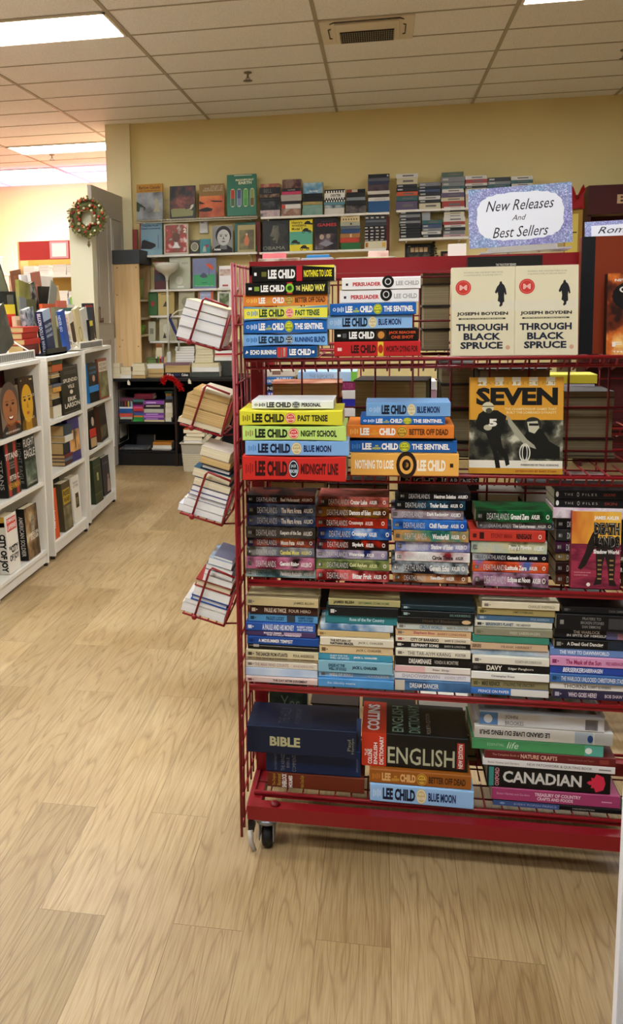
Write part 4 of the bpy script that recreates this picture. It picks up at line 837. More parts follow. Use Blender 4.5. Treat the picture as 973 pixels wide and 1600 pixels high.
for k, (ua, ub, v, wd) in enumerate(((420, 508, 752, 'tan pile'), (512, 606, 756, 'dark pile'), (748, 812, 772, 'cream pile'), (816, 870, 762, 'paper pile'), (874, 960, 750, 'thick pile'))):  # piles added so light does not show through this tray
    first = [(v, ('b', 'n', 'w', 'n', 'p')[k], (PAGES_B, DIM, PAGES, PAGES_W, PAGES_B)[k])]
    rear(ua, ub, L3, first + [(v + 26, 'n', DIM), (v + 60, 'b', DIM), (v + 100, 'n', DIM)], f'rear {wd} added on the third tray')
for k, (ua, ub) in enumerate(((600, 690), (694, 784), (788, 868), (872, 960))):  # dark piles added to stop light passing through the rack
    rear(ua, ub, L4, [(932 + 4 * k, 'nbng'[k], DIM), (965 + 4 * k, 'n', DIM), (1010 + 4 * k, 'b', DIM)], f'{["first", "second", "third", "outer"][k]} added dark rear pile on the fourth tray', Y=2.5)
for k, (ua, ub) in enumerate(((485, 560), (566, 650), (655, 745), (750, 850), (856, 985))):  # more added piles, closing the base to light from behind
    rear(ua, min(ub, 945), LB, [(1100 + 4 * k, 'bnwng'[k], DIM), (1140 + 4 * k, 'n', DIM), (1180, 'b', DIM)], f'{["first", "second", "third", "fourth", "outer"][k]} added dark rear pile on the base', Y=2.56)
# ---------------------------------------------------------------- white bookcases along the aisle
WHT = mat('#e9e5da', .45); WHT2 = mat('#dedacd', .5); GREY = mat('#a7a7a2', .5)
SH = (.100, .505, .829)
def bookcase(name, label, y0, y1, x0, x1, depth=.28, h=1.212, shelves=SH, group='white bookcases along the aisle', feet=True):
    """Open bookcase facing the aisle (+X); front edge from (x0, y0) to (x1, y1)."""
    L = math.hypot(x1 - x0, y1 - y0); a = math.atan2(x1 - x0, y1 - y0)
    t = empty(name, label, 'bookcase', mw=Matrix.Translation((x0, y0, 0)) @ Matrix.Rotation(-a, 4, 'Z'), group=group)
    b = .02
    for yy in (0, L - b):
        m = MB().box((-depth, yy, .018), (0, yy + b, h), WHT); m.build('side_panel', t, bevel=.001)
    MB().box((-depth - .002, -.002, h - .024), (.002, L + .002, h), WHT).build('top', t, bevel=.0015)
    for z in shelves: MB().box((-depth + .006, b + .0005, z - .022), (-.003, L - b - .0005, z), WHT).build('shelf', t, bevel=.001)
    MB().box((-depth, b, .03), (-depth + .006, L - b, h - .024), WHT2).build('back_panel', t)
    MB().box((-.03, b, .02), (-.014, L - b, shelves[0] - .022), WHT).build('plinth', t)
    for xx in (-.02, -depth + .02):
        for yy in (.01, L - .01):
            m = MB(); m.lathe([(0, 0), (.013, 0), (.013, .018), (0, .018)], mat('#2a2724', .6), (xx, yy, 0), 10); m.build('foot', t)
    return t
bookcase('bookcase', 'white bookcase cut by the picture edge, a smiling portrait book on it', 4.09, 4.822, -1.9, -1.907)
bookcase('bookcase', 'middle white bookcase, a heap of brown edged books on its middle shelf', 4.94, 5.625, -1.915, -1.932)
bookcase('bookcase', 'white bookcase at the aisle end, a dark green book on its bottom shelf', 5.765, 6.53, -1.962, -2.01)
bookcase('bookcase', 'taller white bookcase standing behind the aisle bookcases', 4.5, 6.2, -2.52, -2.56, depth=.3, h=1.38, shelves=(.1, .5, .94), group='bookcases behind')
def clampY(a, b, zb):
    if zb > 1.2: return
    for y0, y1 in ((4.0, 4.79), (4.97, 5.59), (5.795, 6.495)):
        if y0 - .15 < (a.y + b.y) / 2 < y1 + .12:
            w_ = min(b.y - a.y, y1 - y0)
            if b.y > y1: d = b.y - y1; b.y -= d; a.y -= min(d, .04)
            if a.y < y0: a.y = y0
            return
def aisle_book(u0, u1, vt, vb, X, T, zb, cover, label, art=None, face=None, spine=None, roll=0, lean=R(3), hard=True, pages=None, yaw=0, group=None):
    """Standing with the front cover to the aisle; X is its cover plane."""
    a = atX(u0, vb, X); b = atX(u1, vb, X); clampY(a, b, zb); W = b.y - a.y; H = atX((u0 + u1) / 2, vt, X).z - zb
    c = mat(cover, .4) if isinstance(cover, str) else cover
    if roll < 0: zb += W * math.sin(-roll)
    return book(facing_aisle(X - T, a.y, zb + .001, H, lean, roll, yaw), H, W, T, c, label, group, art=art, face=face, spine=spine, hard=hard, pages=pages)
def aisle_stack(u0, u1, items, X, zb, where, group, W=.17, simple=False):
    """Books lying flat, listed from the top as (top edge px, colour, 's' spine or 'e' page edges to the aisle, words)."""
    n = len(items); z = zb; y0 = atX(u0, items[-1][0], X).y; y1 = atX(u1, items[-1][0], X).y
    if zb < 1.2: y0 = max(y0, 4.985)
    for i in range(n - 1, -1, -1):
        v, c, how, wd = items[i][:4]; H = y1 - y0 + rng.uniform(-.012, .006); T = max(.008, atX((u0 + u1) / 2, v, X).z - z - .0005); xx = X + rng.uniform(-.012, .006)
        c = mat(c, .45) if isinstance(c, str) else c
        mw = frame((xx, y0, z), (0, 1, 0), (-1, 0, 0), (0, 0, 1)) if how == 's' else frame((xx - W, y0 + H, z), (0, -1, 0), (1, 0, 0), (0, 0, 1))
        book(mw, H, W, T, c, f'{wd}, {nth(i, n, where)}', group, pages=items[i][4] if len(items[i]) > 4 else PAGES_B, hard=True, spine=items[i][5] if len(items[i]) > 5 else None, simple=simple); z += T + .0005
    return z
def portrait(skin, hair, back, shirt, dark, cx=.5, cy=.58, s=1.0):
    def art(mb, f):
        quad(mb, f, 0, 1, 0, 1, mat(back), .0002)
        shape(mb, f, [(0, 0), (1, 0), (1, .14), (.78, .26), (.6, .3), (.4, .3), (.2, .24), (0, .12)], mat(shirt), .0003)
        disc(mb, f, cx, cy + .05 * s, .34 * s, .3 * s, mat(hair), .0004, 28)
        shape(mb, f, [(cx - .14 * s, cy - .2 * s), (cx + .14 * s, cy - .2 * s), (cx + .15 * s, cy - .4 * s), (cx - .15 * s, cy - .4 * s)], mat(dark), .0005)
        disc(mb, f, cx, cy - .02 * s, .27 * s, .26 * s, mat(skin), .0006, 28)
        for q in (-1, 1):
            disc(mb, f, cx + q * .11 * s, cy + .03 * s, .05 * s, .018 * s, mat('#1b1512'), .0008, 12); quad(mb, f, cx + q * .11 * s - .07 * s, cx + q * .11 * s + .07 * s, cy + .068 * s, cy + .08 * s, mat(hair), .0008)
        shape(mb, f, [(cx, cy + .02 * s), (cx + .05 * s, cy - .08 * s), (cx - .04 * s, cy - .08 * s)], mat(dark), .0008)
        return cx, cy, s
    return art
def smile(base, mouth='#f2ece2', lip='#6c2c22'):
    def art(mb, f):
        cx, cy, s = base(mb, f)
        shape(mb, f, [(cx - .12 * s, cy - .13 * s), (cx, cy - .15 * s), (cx + .12 * s, cy - .13 * s), (cx + .06 * s, cy - .2 * s), (cx - .06 * s, cy - .2 * s)], mat(lip), .0009)
        shape(mb, f, [(cx - .09 * s, cy - .142 * s), (cx, cy - .155 * s), (cx + .09 * s, cy - .142 * s), (cx + .04 * s, cy - .178 * s), (cx - .04 * s, cy - .178 * s)], mat(mouth), .0011)
    return art
def lips(base, col='#b8603c'):
    def art(mb, f):
        cx, cy, s = base(mb, f); disc(mb, f, cx, cy - .15 * s, .08 * s, .022 * s, mat(col), .0009, 12)
    return art
z1, z2, z3 = SH[2] + .001, SH[1] + .001, SH[0] + .001
# near bookcase
aisle_book(5, 34.5, 604, 676, -1.918, .035, z1, '#3a2c22', 'book with a smiling grey haired man and orange banner', art=draw(smile(portrait('#a3683f', '#584a42', '#7c6a58', '#2c2622', '#6c4028', .5, .6, 1.42)), band(.22, .92, .2, .26, '#d86a2c')), face=draw(txt('MANDELA', .3, .86, .215, .245, '#7c2c10', .02), txt('NELSON MANDELA', .15, .9, .06, .1, '#d8d0c4', .02)))
aisle_book(36, 59, 588, 667, -1.928, .02, z1, '#2c1c10', 'dark book with a golden close-up of a face', art=lips(portrait('#d8a424', '#3c2410', '#2c1c10', '#6c4c10', '#b0801c', .46, .52, 1.4)), face=draw(txt('DA VINCI', .3, .95, .6, .65, '#e8dcb4', .02), txt('THE LEGACY', .2, .85, .18, .22, '#e8dcb4', .02), band(.15, .9, .92, .95, '#d8c890')))
aisle_book(-12, 18, 574, 660, -2.1, .03, z1, '#5c1710', 'tall dark red book behind the smiling portrait book', art=band(.35, .8, .4, .95, '#8c2a1c'))
aisle_book(13, 34, 690, 774, -1.925, .055, z2, '#141211', 'black book with two red stripes down its cover', art=draw(band(.1, .3, 0, 1, '#a83430'), band(.68, .88, 0, 1, '#a83430')), face=draw(txt('TITANS', .05, .98, .68, .8, '#e0d8cc', .02), txt('HOW THE NEW', .3, .68, .6, .63, '#b8b0a4', .0), txt('CANADIAN', .3, .68, .55, .58, '#b8b0a4', .0), txt('ESTABLISHMENT', .28, .7, .5, .53, '#b8b0a4', .0), txt('PETER C.', .24, .96, .28, .38, '#e0d8cc', .02), txt('NEWMAN', .1, .96, .12, .24, '#c89a3c', .02)), spine=txt('TITANS', .3, .85, .3, .7, '#b8b4ac', 0))
aisle_book(42, 60, 680, 758, -1.92, .05, z2, '#20221e', 'black book with white condensed title over a grey green picture', art=draw(lambda mb, f: quad(mb, f, .06, .98, .04, .52, mottle('#1c201c', '#4c5c4c', '#9ca890', scale=14, seed=7), .0003)), face=draw(txt('FLIGHT', .05, .95, .8, .95, '#dcd8d0', .01), txt('OF THE', .4, .6, .755, .78, '#dcd8d0', 0), txt('EAGLE', .05, .95, .58, .74, '#dcd8d0', .01), txt('CONRAD BLACK', .15, .9, .06, .1, '#dcd8d0', 0)), spine=txt('FLIGHT EAGLE', .1, .9, .28, .72, '#8c8a84', 0))
aisle_book(16, 33, 802, 889, -1.92, .06, z3, '#ece7dc', 'thick white book with heavy black title on its spine', art=draw(band(.1, .95, .72, .95, '#d84a3c')), face=draw(txt('DOMINIQUE', .14, .9, .86, .93, WHITE, .02), txt('LAPIERRE', .14, .9, .75, .83, WHITE, .02), txt('THE', .1, .3, .4, .46, '#17151a', .05), txt('CITY', .3, .95, .33, .46, '#17151a', .05), txt('OF JOY', .1, .95, .17, .31, '#17151a', .05)), spine=draw(txt('CITY OF JOY', .3, .97, .12, .88, '#17151a', .06), band(.0, .18, .1, .9, '#c8a43c'), band(.1, .18, .1, .9, '#b83c30')))
aisle_book(45, 64, 789, 868, -1.92, .05, z3, '#17130f', 'black spined book with a soldier picture on the bottom shelf', art=draw(lambda mb, f: quad(mb, f, 0, 1, 0, 1, mottle('#241a12', '#4c3624', '#a08058', '#d8c49c', scale=9, seed=3), .0003), band(.45, .7, .5, .8, '#a8a08c'), band(.45, .7, .62, .64, '#8c2c24'), band(.45, .7, .7, .72, '#8c2c24')), face=draw(txt('AMERICAN', .2, .95, .42, .49, '#e8e0d0', .02), txt('SOLDIER', .3, .95, .34, .41, '#e8e0d0', .02)), spine=txt('AMERICAN SOLDIER', .15, .92, .25, .75, '#d8d4cc', .01))
# middle bookcase
aisle_book(101, 128, 571, 640, -1.94, .03, z1, '#22201d', 'charcoal book with large cream capitals and a small moon', face=draw(txt('SPLENDID', .12, .93, .655, .735, '#e8e0cc', .02), txt('AND THE', .42, .6, .62, .64, '#b8b0a0', 0), txt('VILE', .35, .72, .52, .6, '#e8e0cc', .02), seal(.53, .44, .09, .045, '#d8d0bc'), txt('ERIK', .3, .78, .25, .34, '#e8e0cc', .02), txt('LARSON', .1, .96, .12, .22, '#e8e0cc', .02), txt('A SAGA OF CHURCHILL FAMILY', .2, .9, .87, .89, '#8c847c', 0), txt('AND DEFIANCE DURING THE BLITZ', .2, .9, .83, .85, '#8c847c', 0)), art=draw(band(.06, .96, .965, .972, '#8c8478'), band(.06, .96, .03, .037, '#8c8478')))
ws = 'heap beside the charcoal moon book'
aisle_stack(83, 99, [(562, '#37503a', 's', 'dark green book'), (569, '#c8623a', 's', 'orange red book'), (580, '#3c5a64', 'e', 'thin blue book'), (584, '#e0d4b4', 'e', 'cream edged book'), (589, '#1b1a19', 's', 'black book'), (599, '#6a7080', 's', 'blue grey book'), (604, '#d8a24c', 's', 'orange yellow book'), (612, '#dcd2ae', 'e', 'cream book'), (622, '#1a1918', 's', 'black lettered book'), (633, '#e4dcc6', 's', 'white book')], -1.955, z1, ws, 'heap on the middle bookcase top shelf')
wt = 'brown edged heap'
aisle_stack(102, 114, [(662, '#3a4650', 's', 'slate book'), (679, '#e4e0d4', 's', 'white spined book'), (689, '#24282c', 's', 'thick black and white book'), (708, '#6c2c2a', 's', 'maroon book'), (714, '#5c646c', 's', 'grey book'), (719, '#4a261c', 's', 'brown leathery book')], -1.95, z2, wt, 'heap on the middle bookcase shelf', W=.2)
aisle_book(114, 131, 651, 721, -1.95, .04, z2, '#332a6c', 'indigo book with an orange sky city picture', art=draw(lambda mb, f: quad(mb, f, .06, .96, .22, .72, mottle('#2c2420', '#6c5440', '#e0a45c', '#e8b878', scale=7, seed=6), .0003), band(.52, .62, .3, .66, '#3c3028')))
aisle_book(84, 94, 763, 838, -1.935, .02, z3, '#d2501f', 'orange book half hidden by the bookcase side', face=draw(txt('The story of', .2, .6, .2, .7, WHITE, .03, 0, 90)))
aisle_book(102, 115, 752, 823, -1.935, .06, z3, '#4f4631', 'thick olive brown book with a yellow panel', art=draw(lambda mb, f: quad(mb, f, .02, .98, .03, .5, mottle('#3c3628', '#6c6448', '#8c8464', scale=12, seed=2), .0003), band(.08, .92, .55, .86, '#b89a2c')), face=draw(txt('RISE', .15, .85, .72, .83, '#3c3010', .03), txt('WAR', .15, .85, .58, .69, '#3c3010', .03)))
aisle_book(117, 128, 743, 803, -1.95, .05, z3, '#e6dfd0', 'cream book with a small dark photograph', art=draw(band(.35, .8, .3, .62, '#3c3424'), band(.42, .72, .36, .52, '#a08c5c')), face=draw(txt('THE LIFE AND', .15, .85, .84, .88, '#4c4840', .0), txt('LETTERS', .15, .85, .76, .81, '#4c4840', .0)))
aisle_book(86, 98, 737, 800, -2.06, .04, z3, '#231b18', 'dark book in the depth behind the orange book')
# far bookcase
aisle_book(141, 156, 567, 625, -1.99, .03, z1, '#15161b', 'black book with bright blue spine and band', art=draw(band(0, 1, .26, .42, '#2f86d0'), seal(.55, .6, .14, .08, '#c89a84'), tri([(.4, .45), (.72, .45), (.66, .56), (.46, .56)], '#2c2c34')), face=draw(txt('JACOB', .2, .85, .84, .9, '#4c84b8', .02), txt('SURVEY', .15, .9, .72, .78, '#4c84b8', .02)), spine=band(0, 1, 0, 1, '#2f86d0'))
aisle_book(157, 171, 560, 618, -1.99, .02, z1, '#8c4a38', 'brown paperback with a cream title panel over a landscape', art=draw(lambda mb, f: quad(mb, f, .06, .98, .05, .66, mottle('#3c3a24', '#7c7850', '#a8a478', scale=9, seed=5), .0003), band(.06, .98, .68, .93, '#d8cdb8')), face=draw(txt('HISTORY', .15, .9, .82, .89, '#5c4c3c', .0), txt('HOME', .15, .9, .71, .79, '#5c4c3c', .0)))
aisle_book(142, 152, 641, 697, -1.99, .03, z2, '#191616', 'black book with a red band and small picture', art=draw(band(0, 1, .3, .52, '#c2352b'), band(.1, .95, .04, .28, '#b89a6c'), seal(.6, .7, .2, .12, '#c8b4a4')))
aisle_book(159, 170, 633, 690, -2.02, .035, z2, '#352d26', 'dark brown book leaning on the black and red one', roll=R(5), art=draw(lambda mb, f: quad(mb, f, .06, .94, .1, .42, mottle('#2c2418', '#6c6040', '#3c3424', scale=9, seed=8), .0003)), face=draw(txt('A HISTORY', .15, .85, .8, .86, '#5c564c', 0), txt('OF THE WAR', .15, .85, .7, .76, '#5c564c', 0)), spine=band(0, 1, 0, 1, '#5c3a28'))
aisle_book(150, 162, 716, 781, -1.985, .055, z3, '#2f3a26', 'thick dark green book with gilt lines', art=draw(band(0, 1, .82, .835, '#6c6c3c'), band(0, 1, .2, .215, '#6c6c3c'), band(.4, .62, .5, .68, '#a8a464'), seal(.51, .64, .07, .04, '#c8c48c')))
aisle_book(163, 174, 712, 769, -2.01, .03, z3, '#262430', 'dark violet book with a standing person in pale clothes', art=draw(tri([(.5, .06), (.95, .06), (.9, .34), (.78, .42), (.6, .38)], '#b09484'), seal(.72, .46, .1, .06, '#b88c74')), face=draw(txt('A WOMAN', .1, .8, .8, .85, '#8c8894', 0)))
# on top of the bookcases
TOPZ = 1.214
tg = 'books displayed on top of the bookcases'
def bookstand(u0, u1, vb, X, label, wire=False):
    a, b = atX(u0, vb, X).y, atX(u1, vb, X).y
    t = empty('book_stand', label, 'book stand', loc=(X, a, TOPZ), group='white book stands')
    L = b - a; m = MB(); m.box((-.16, 0, 0), (.02, L, .01), WHT); m.box((.012, 0, 0), (.022, L, .052), WHT); m.build('tray', t, bevel=.003)
    m = MB()
    for k in range(int((L - .03) / .013)): m.box((.0222, .015 + k * .013, .008), (.0232, .021 + k * .013, .044), mat('#4c4a46', .7))
    m.build('slot', t)
    for yy in (.0, L - .012):
        m = MB(); m.box((-.15, yy, .01), (-.138, yy + .012, .13), WHT, X=None); m.tube([(-.14, yy + .006, .12), (.014, yy + .006, .03)], .004, WHT, 6); m.build('side_arm', t)
    return t
bookstand(-14, 49, 553, -1.96, 'slotted white book stand on the bookcase cut by the picture edge')
bookstand(120, 156, 540, -2.0, 'white book stand on the far bookcase holding leaning books')
def top_book(u0, u1, vt, vb, X, T, cover, label, zb=TOPZ, **k): return aisle_book(u0, u1, vt, vb, X, T, zb, cover, label, **k)
top_book(0, 26, 492, 549, -1.985, .03, mottle('#2c302c', '#4c4e48', '#8c8a80', scale=6, seed=5), 'grey photograph book leaning sideways on the slotted stand', zb=TOPZ + .012, roll=R(22), hard=True)
aisle_stack(38, 62, [(510, '#b8362c', 's', 'bright red book'), (519, '#b03028', 's', 'red gold lettered book'), (529, '#b42f28', 's', 'red hardback'), (538, '#6c3430', 's', 'maroon hardback')], -2.03, TOPZ, 'red heap on bookcase top', 'red heap on the bookcase top', W=.16)
top_book(14, 30, 476, 540, -2.19, .02, '#e3cb35', 'tall yellow book behind the bright red one')
top_book(15, 30, 491, 545, -2.16, .03, '#d63a2c', 'tall bright red book behind the red heap', art=band(0, 1, .6, .62, '#f0e0d0'))
top_book(28, 42, 494, 545, -2.13, .02, '#e6d8b0', 'cream paperback with little drawings, beside the tall red book', art=draw(band(.2, .8, .75, .9, '#b8a070'), band(.3, .7, .5, .62, '#a89468')))
top_book(47, 62, 484, 545, -2.1, .03, mottle('#4c565c', '#8c98a0', '#c8ccd0', '#2c3238', scale=22, seed=3), 'grey blue patterned hardback behind the navy book', roll=R(8))
top_book(76, 88, 486, 551, -2.0, .05, '#1d2c52', 'navy book leaning back, white letters down its spine', roll=R(10), spine=txt('BILLION DOLLAR WHALE', .05, .95, .3, .75, '#dfe4ee', .03), face=draw(txt('BILLION', .1, .9, .6, .67, '#c8d4e4', .02), txt('DOLLAR', .1, .9, .48, .55, '#c8d4e4', .02), txt('WHALE', .1, .9, .36, .43, '#c8d4e4', .02)), art=band(0, 1, .75, 1, '#a8bcd4'))
m = MB(); a = atX(70, 553, -1.98); b = atX(101, 548, -1.98); m.box((-.1, 0, 0), (.02, b.y - a.y, .012), mat('#17181a', .4)); m.box((.008, 0, 0), (.02, b.y - a.y, .04), mat('#17181a', .4)); t = m.build('display_tray', loc=(-1.985, a.y, TOPZ)); tag(t, 'black display tray under the navy leaning book', 'tray')
top_book(92, 100, 480, 548, -2.08, .03, '#7c7a5c', 'tan and dark book between the navy and the blue books', art=draw(band(0, 1, .55, .8, '#d8cca4'), band(0, 1, 0, .5, '#3c3a2c')))
top_book(105, 111, 485, 543, -2.0, .03, '#2a4f9c', 'blue spined book leaning at the white stand', roll=R(13), spine=draw(txt('NEVER GO', .1, .5, .2, .8, '#c8d4f0', .02)))
top_book(115, 122, 489, 541, -2.03, .045, '#e8dcc8', 'cream book with pink letters, leaning on the white stand', roll=R(13), zb=TOPZ + .011, spine=draw(txt('THE SPY', .1, .5, .2, .8, '#d8988c', .02), txt('AND OTHERS', .6, .9, .2, .8, '#5c4c44', .02)), art=band(.1, .9, .1, .7, '#4c3424'))
top_book(125, 133, 482, 538, -2.03, .02, '#d2c296', 'tan book with gold scrolls on the white stand', roll=R(12), zb=TOPZ + .011, art=seal(.5, .3, .3, .2, '#9c8448', .8))
top_book(133, 143, 484, 538, -2.05, .02, '#c9c6bc', 'pale grey book on the white stand', roll=R(10), zb=TOPZ + .011)
top_book(143, 149, 500, 536, -2.03, .02, '#1c1c1c', 'small black and yellow book at the stand end', roll=R(4), zb=TOPZ + .011, art=draw(band(.1, .9, .75, .95, '#d8c43c'), band(.1, .9, .05, .2, '#c89a3c')))
top_book(137, 149, 480, 530, -2.15, .02, '#28384c', 'plain dark navy book upright behind the stand')
top_book(95, 136, 481, 530, -2.18, .02, '#3c6a60', 'wide teal book behind the leaning row')
top_book(136, 151, 474, 520, -2.19, .02, '#22262c', 'black book with red and blue panels near the door', zb=TOPZ, art=draw(band(.05, .85, .55, .95, '#b82c2c'), band(.5, .85, .4, .55, '#2c3c94'), band(.05, .45, .2, .5, '#dccb4c')))
# wooden disc
c = atX(161, 523, -2.12); t = empty('wooden_disc', 'round brown wooden disc standing on the far bookcase end', 'wooden disc', loc=(-2.12, 6.42, TOPZ + .0645))
MB().lathe([(0, -.01), (.06, -.01), (.067, -.006), (.067, .006), (.06, .01), (0, .01)], mottle('#5c3a1c', '#8a5a2c', '#a06c38', scale=7, stretch=(1, 6, 1), seed=4), n=36, X=Matrix.Rotation(R(74), 4, 'Y')).build('board', t)
# tilted odds and ends standing on the taller bookcase behind
TZ = 1.382
hg = 'things standing on the taller bookcase'
def odd(u0, u1, vt, vb, X, T, cover, label, roll=0, zb=TZ, **k): return aisle_book(u0, u1, vt, vb, X, T, zb, cover, label, roll=roll, **k)
odd(31, 48, 443, 482, -2.62, .03, mottle('#5c5420', '#8c8440', '#a8a068', scale=4, seed=3), 'olive book leaning on the taller bookcase', roll=R(-8))
odd(32, 42, 466, 484, -2.57, .01, '#77797a', 'small grey card before the olive book', roll=R(-6))
odd(43, 58, 468, 484, -2.58, .03, '#5a5636', 'small olive green box shaped book')
odd(6, 26, 428, 478, -2.7, .02, '#353b2c', 'dark framed picture leaning sideways above the olive book', roll=R(28), art=draw(band(.08, .92, .08, .92, '#6c7058'), band(.0, 1, .0, .04, '#d8d8d0'), band(0, .04, 0, 1, '#d8d8d0')))
odd(8, 28, 456, 480, -2.6, .04, '#1c1c1a', 'black ring binder with pale spine lines', art=draw(*[band(.3 + k * .1, .34 + k * .1, .1, .9, '#8c8c80') for k in range(5)]))
odd(28, 42, 424, 470, -2.78, .02, '#7c4a30', 'brown picture book standing highest of the group', roll=R(6), art=band(.1, .9, .1, .9, '#a86a44'))
odd(38, 53, 430, 474, -2.74, .02, '#ece6e0', 'white leaflet with a blue emblem', art=draw(seal(.5, .3, .35, .12, '#4c5cc0'), band(.05, .95, .02, .12, '#d88c94')))
odd(57, 72, 428, 482, -2.7, .03, '#b4604a', 'book with a red brown portrait, white spine', roll=R(7), spine=band(0, 1, 0, 1, '#d8d4cc'), art=draw(seal(.5, .5, .3, .26, '#c87c5c')))
odd(50, 64, 446, 484, -2.64, .03, mottle('#161414', '#2c2826', '#a09c94', scale=14, seed=6), 'black and white photo book leaning before the portrait', roll=R(12))
odd(68, 87, 432, 462, -2.72, .01, '#f2ece8', 'white sheet standing behind the black folder')
odd(68, 86, 448, 484, -2.62, .03, '#1d1b17', 'black folder standing on the taller bookcase')
odd(74, 84, 443, 466, -2.59, .008, '#8e8c82', 'grey leaflet tipped over the black folder', roll=R(-30), zb=TZ + .03)
odd(87, 97, 449, 476, -2.66, .05, '#cdb07c', 'tan cover paperback beside the black folder', roll=R(5))
odd(91, 106, 470, 486, -2.575, .03, '#e06a54', 'coral red box on the taller bookcase')
odd(68, 88, 475, 488, -2.57, .03, '#dc6038', 'orange red cloth book lying before the folder')
odd(106, 124, 476, 487, -2.58, .03, '#efe8e0', 'white card box beside the coral box')
odd(111, 119, 467, 484, -2.64, .01, '#b8c0e0', 'pale blue leaflet near the cream partition', roll=R(10))
odd(116, 122, 464, 484, -2.6, .01, '#90cc4c', 'lime green leaflet before the cream partition', roll=R(12))
# ---------------------------------------------------------------- doorway, partition, far room
structure(MB().box((-2.61, 7.4, 0), (-2.41, 7.5, 2.33), plaster('#e4dfc0')).build('wall_partition'))
# folding door leaf seen edge-on
door = MB(); DG = mat('#b8b2a5', .5)
x = -2.45; door.box((x - .035, 7.555, .01), (x, 8.5, 2.54), DG)
d_o = structure(door.build('door_1'))
for (a, b, c, d) in ((.08, .44, 1.35, 2.3), (.58, .94, 1.35, 2.3), (.08, .44, .2, 1.2), (.58, .94, .2, 1.2)):
    m = MB(); y0, y1 = 7.555 + a * .92, 7.555 + b * .92
    m.tube([(x, y0, c), (x, y1, c), (x, y1, d), (x, y0, d)], .009, mat('#cfcabd', .5), 6, closed=True)
    m.box((x - .001, y0 + .05, c + .05), (x + .008, y1 - .05, d - .05), DG); m.build('door_panel_molding', d_o)
m = MB(); m.box((x + .0005, 7.62, 1.36), (x + .004, 7.76, 1.5), mat('#4a3a34', .5)); m.box((x + .004, 7.64, 1.38), (x + .0045, 7.74, 1.48), mat('#8c6a5a')); t = m.build('postcard'); tag(t, 'small dark portrait postcard fixed to the grey door', 'postcard')
m = MB(); m.box((-2.475, 7.393, 1.42), (-2.43, 7.3995, 1.53), mat('#b0a04c', .5)); m.box((-2.46, 7.389, 1.455), (-2.445, 7.393, 1.495), mat('#8c7c34')); t = m.build('switch_plate'); tag(t, 'brass light switch plate on the cream partition', 'light switch')
# wreath
wc = Vector((-2.41, 7.335, 2.24)); t = empty('christmas_wreath', 'round green wreath with red and gold baubles hung at the partition top', 'wreath', loc=wc)
m = MB(); GA, GB_, GC = mat('#6e6a3a', .7), mat('#8c8650', .7), mat('#54562c', .7)
m.tube([(.105 * math.cos(a), 0, .105 * math.sin(a)) for a in [2 * math.pi * k / 28 for k in range(28)]], .04, GC, 8, closed=True)
for k in range(950):
    a = rng.uniform(0, 2 * math.pi); b = rng.uniform(-1.9, 1.9) - math.pi / 2; rr = rng.uniform(.034, .06)
    c = Vector(((.105 + rr * math.cos(b + math.pi / 2) * 1.0) * math.cos(a), -abs(rr * math.sin(b + math.pi)) * .9 if rng.random() < .8 else 0, (.105 + rr * math.cos(b + math.pi / 2)) * math.sin(a)))
    d = Vector((rng.uniform(-1, 1), rng.uniform(-1, .4), rng.uniform(-1, 1))).normalized() * rng.uniform(.016, .028); s_ = d.orthogonal().normalized() * .0055
    m.poly([c - s_, c + d * .5 - s_ * 1.2, c + d, c + d * .5 + s_ * 1.2, c + s_], (GA, GB_, GC)[k % 3])
m.build('foliage', t)
bc_ = [('#a83a34', .35), ('#c9bd8c', .3), ('#d8d2ac', .3), ('#8c2420', .35), ('#b8542c', .35)]
for k in range(46):
    a = k * 2.399; r_ = .105 + .042 * math.sin(k * 1.7); cl = bc_[(k * 7) % 5]
    MB().ball((r_ * math.cos(a), -.052 - .008 * math.cos(k), r_ * math.sin(a)), rng.uniform(.009, .014), mat(cl[0], cl[1], .15), 12, 8).build('bauble', t)
m = MB(); m.tube([(-.055, -.06, .048), (.015, -.062, .052)], .0035, mat('#8c7c4c'), 6); m.build('twig', t)
m = MB(); m.tube([(0, -.02, -.13), (0, -.02, -.19)], .0015, mat('#6c5c30'), 5)
for s in (-1, 1): m.poly([(0, -.02, -.19), (s * .012, -.022, -.2), (s * .006, -.02, -.212), (s * .016, -.022, -.222), (0, -.02, -.25)], mat('#5c4a24', .5))
m.ball((0, -.02, -.205), .008, mat('#6c5a2c', .4), 8, 6); m.build('pendant', t)
# tall wood unit by the door, open towards the room
WOOD = mottle('#caa874', '#d6b482', '#dcbc8c', scale=3, stretch=(9, 9, .6), rough=.45, seed=2); DK = mat('#43474a', .6)
t = empty('shelf_cabinet', 'pale wood shelf unit with a dark grey box top, beside the grey door', 'cabinet', loc=(0, 0, 0))
cx0, cx1, cy0, cy1 = -2.44, -2.195, 8.09, 8.495; CZ0, CZ1 = .8355, 1.885
m = MB(); m.box((cx0, cy0, CZ0), (cx1, cy0 + .02, CZ1), WOOD); sp = m.build('side_panel', t)
for (a, b) in ((.02, .012), (.2, .012), (.01, .26), (.02, .74), (.2, .74), (.05, .68)):
    m = MB(); m.lathe([(0, .002), (.006, .002), (.006, 0), (0, 0)], mat('#8a6a3c'), n=12, X=Matrix.Translation((cx0 + .018 + a, cy0, CZ1 - .02 - b)) @ Matrix.Rotation(R(90), 4, 'X')); m.build('dowel_cap', sp)
MB().box((cx0, cy1 - .02, CZ0), (cx1, cy1, CZ1), WOOD).build('side_panel', t)
MB().box((cx0, cy0 + .02, CZ0), (cx0 + .01, cy1 - .02, CZ1), mat('#7a6a4c', .6)).build('back_panel', t)
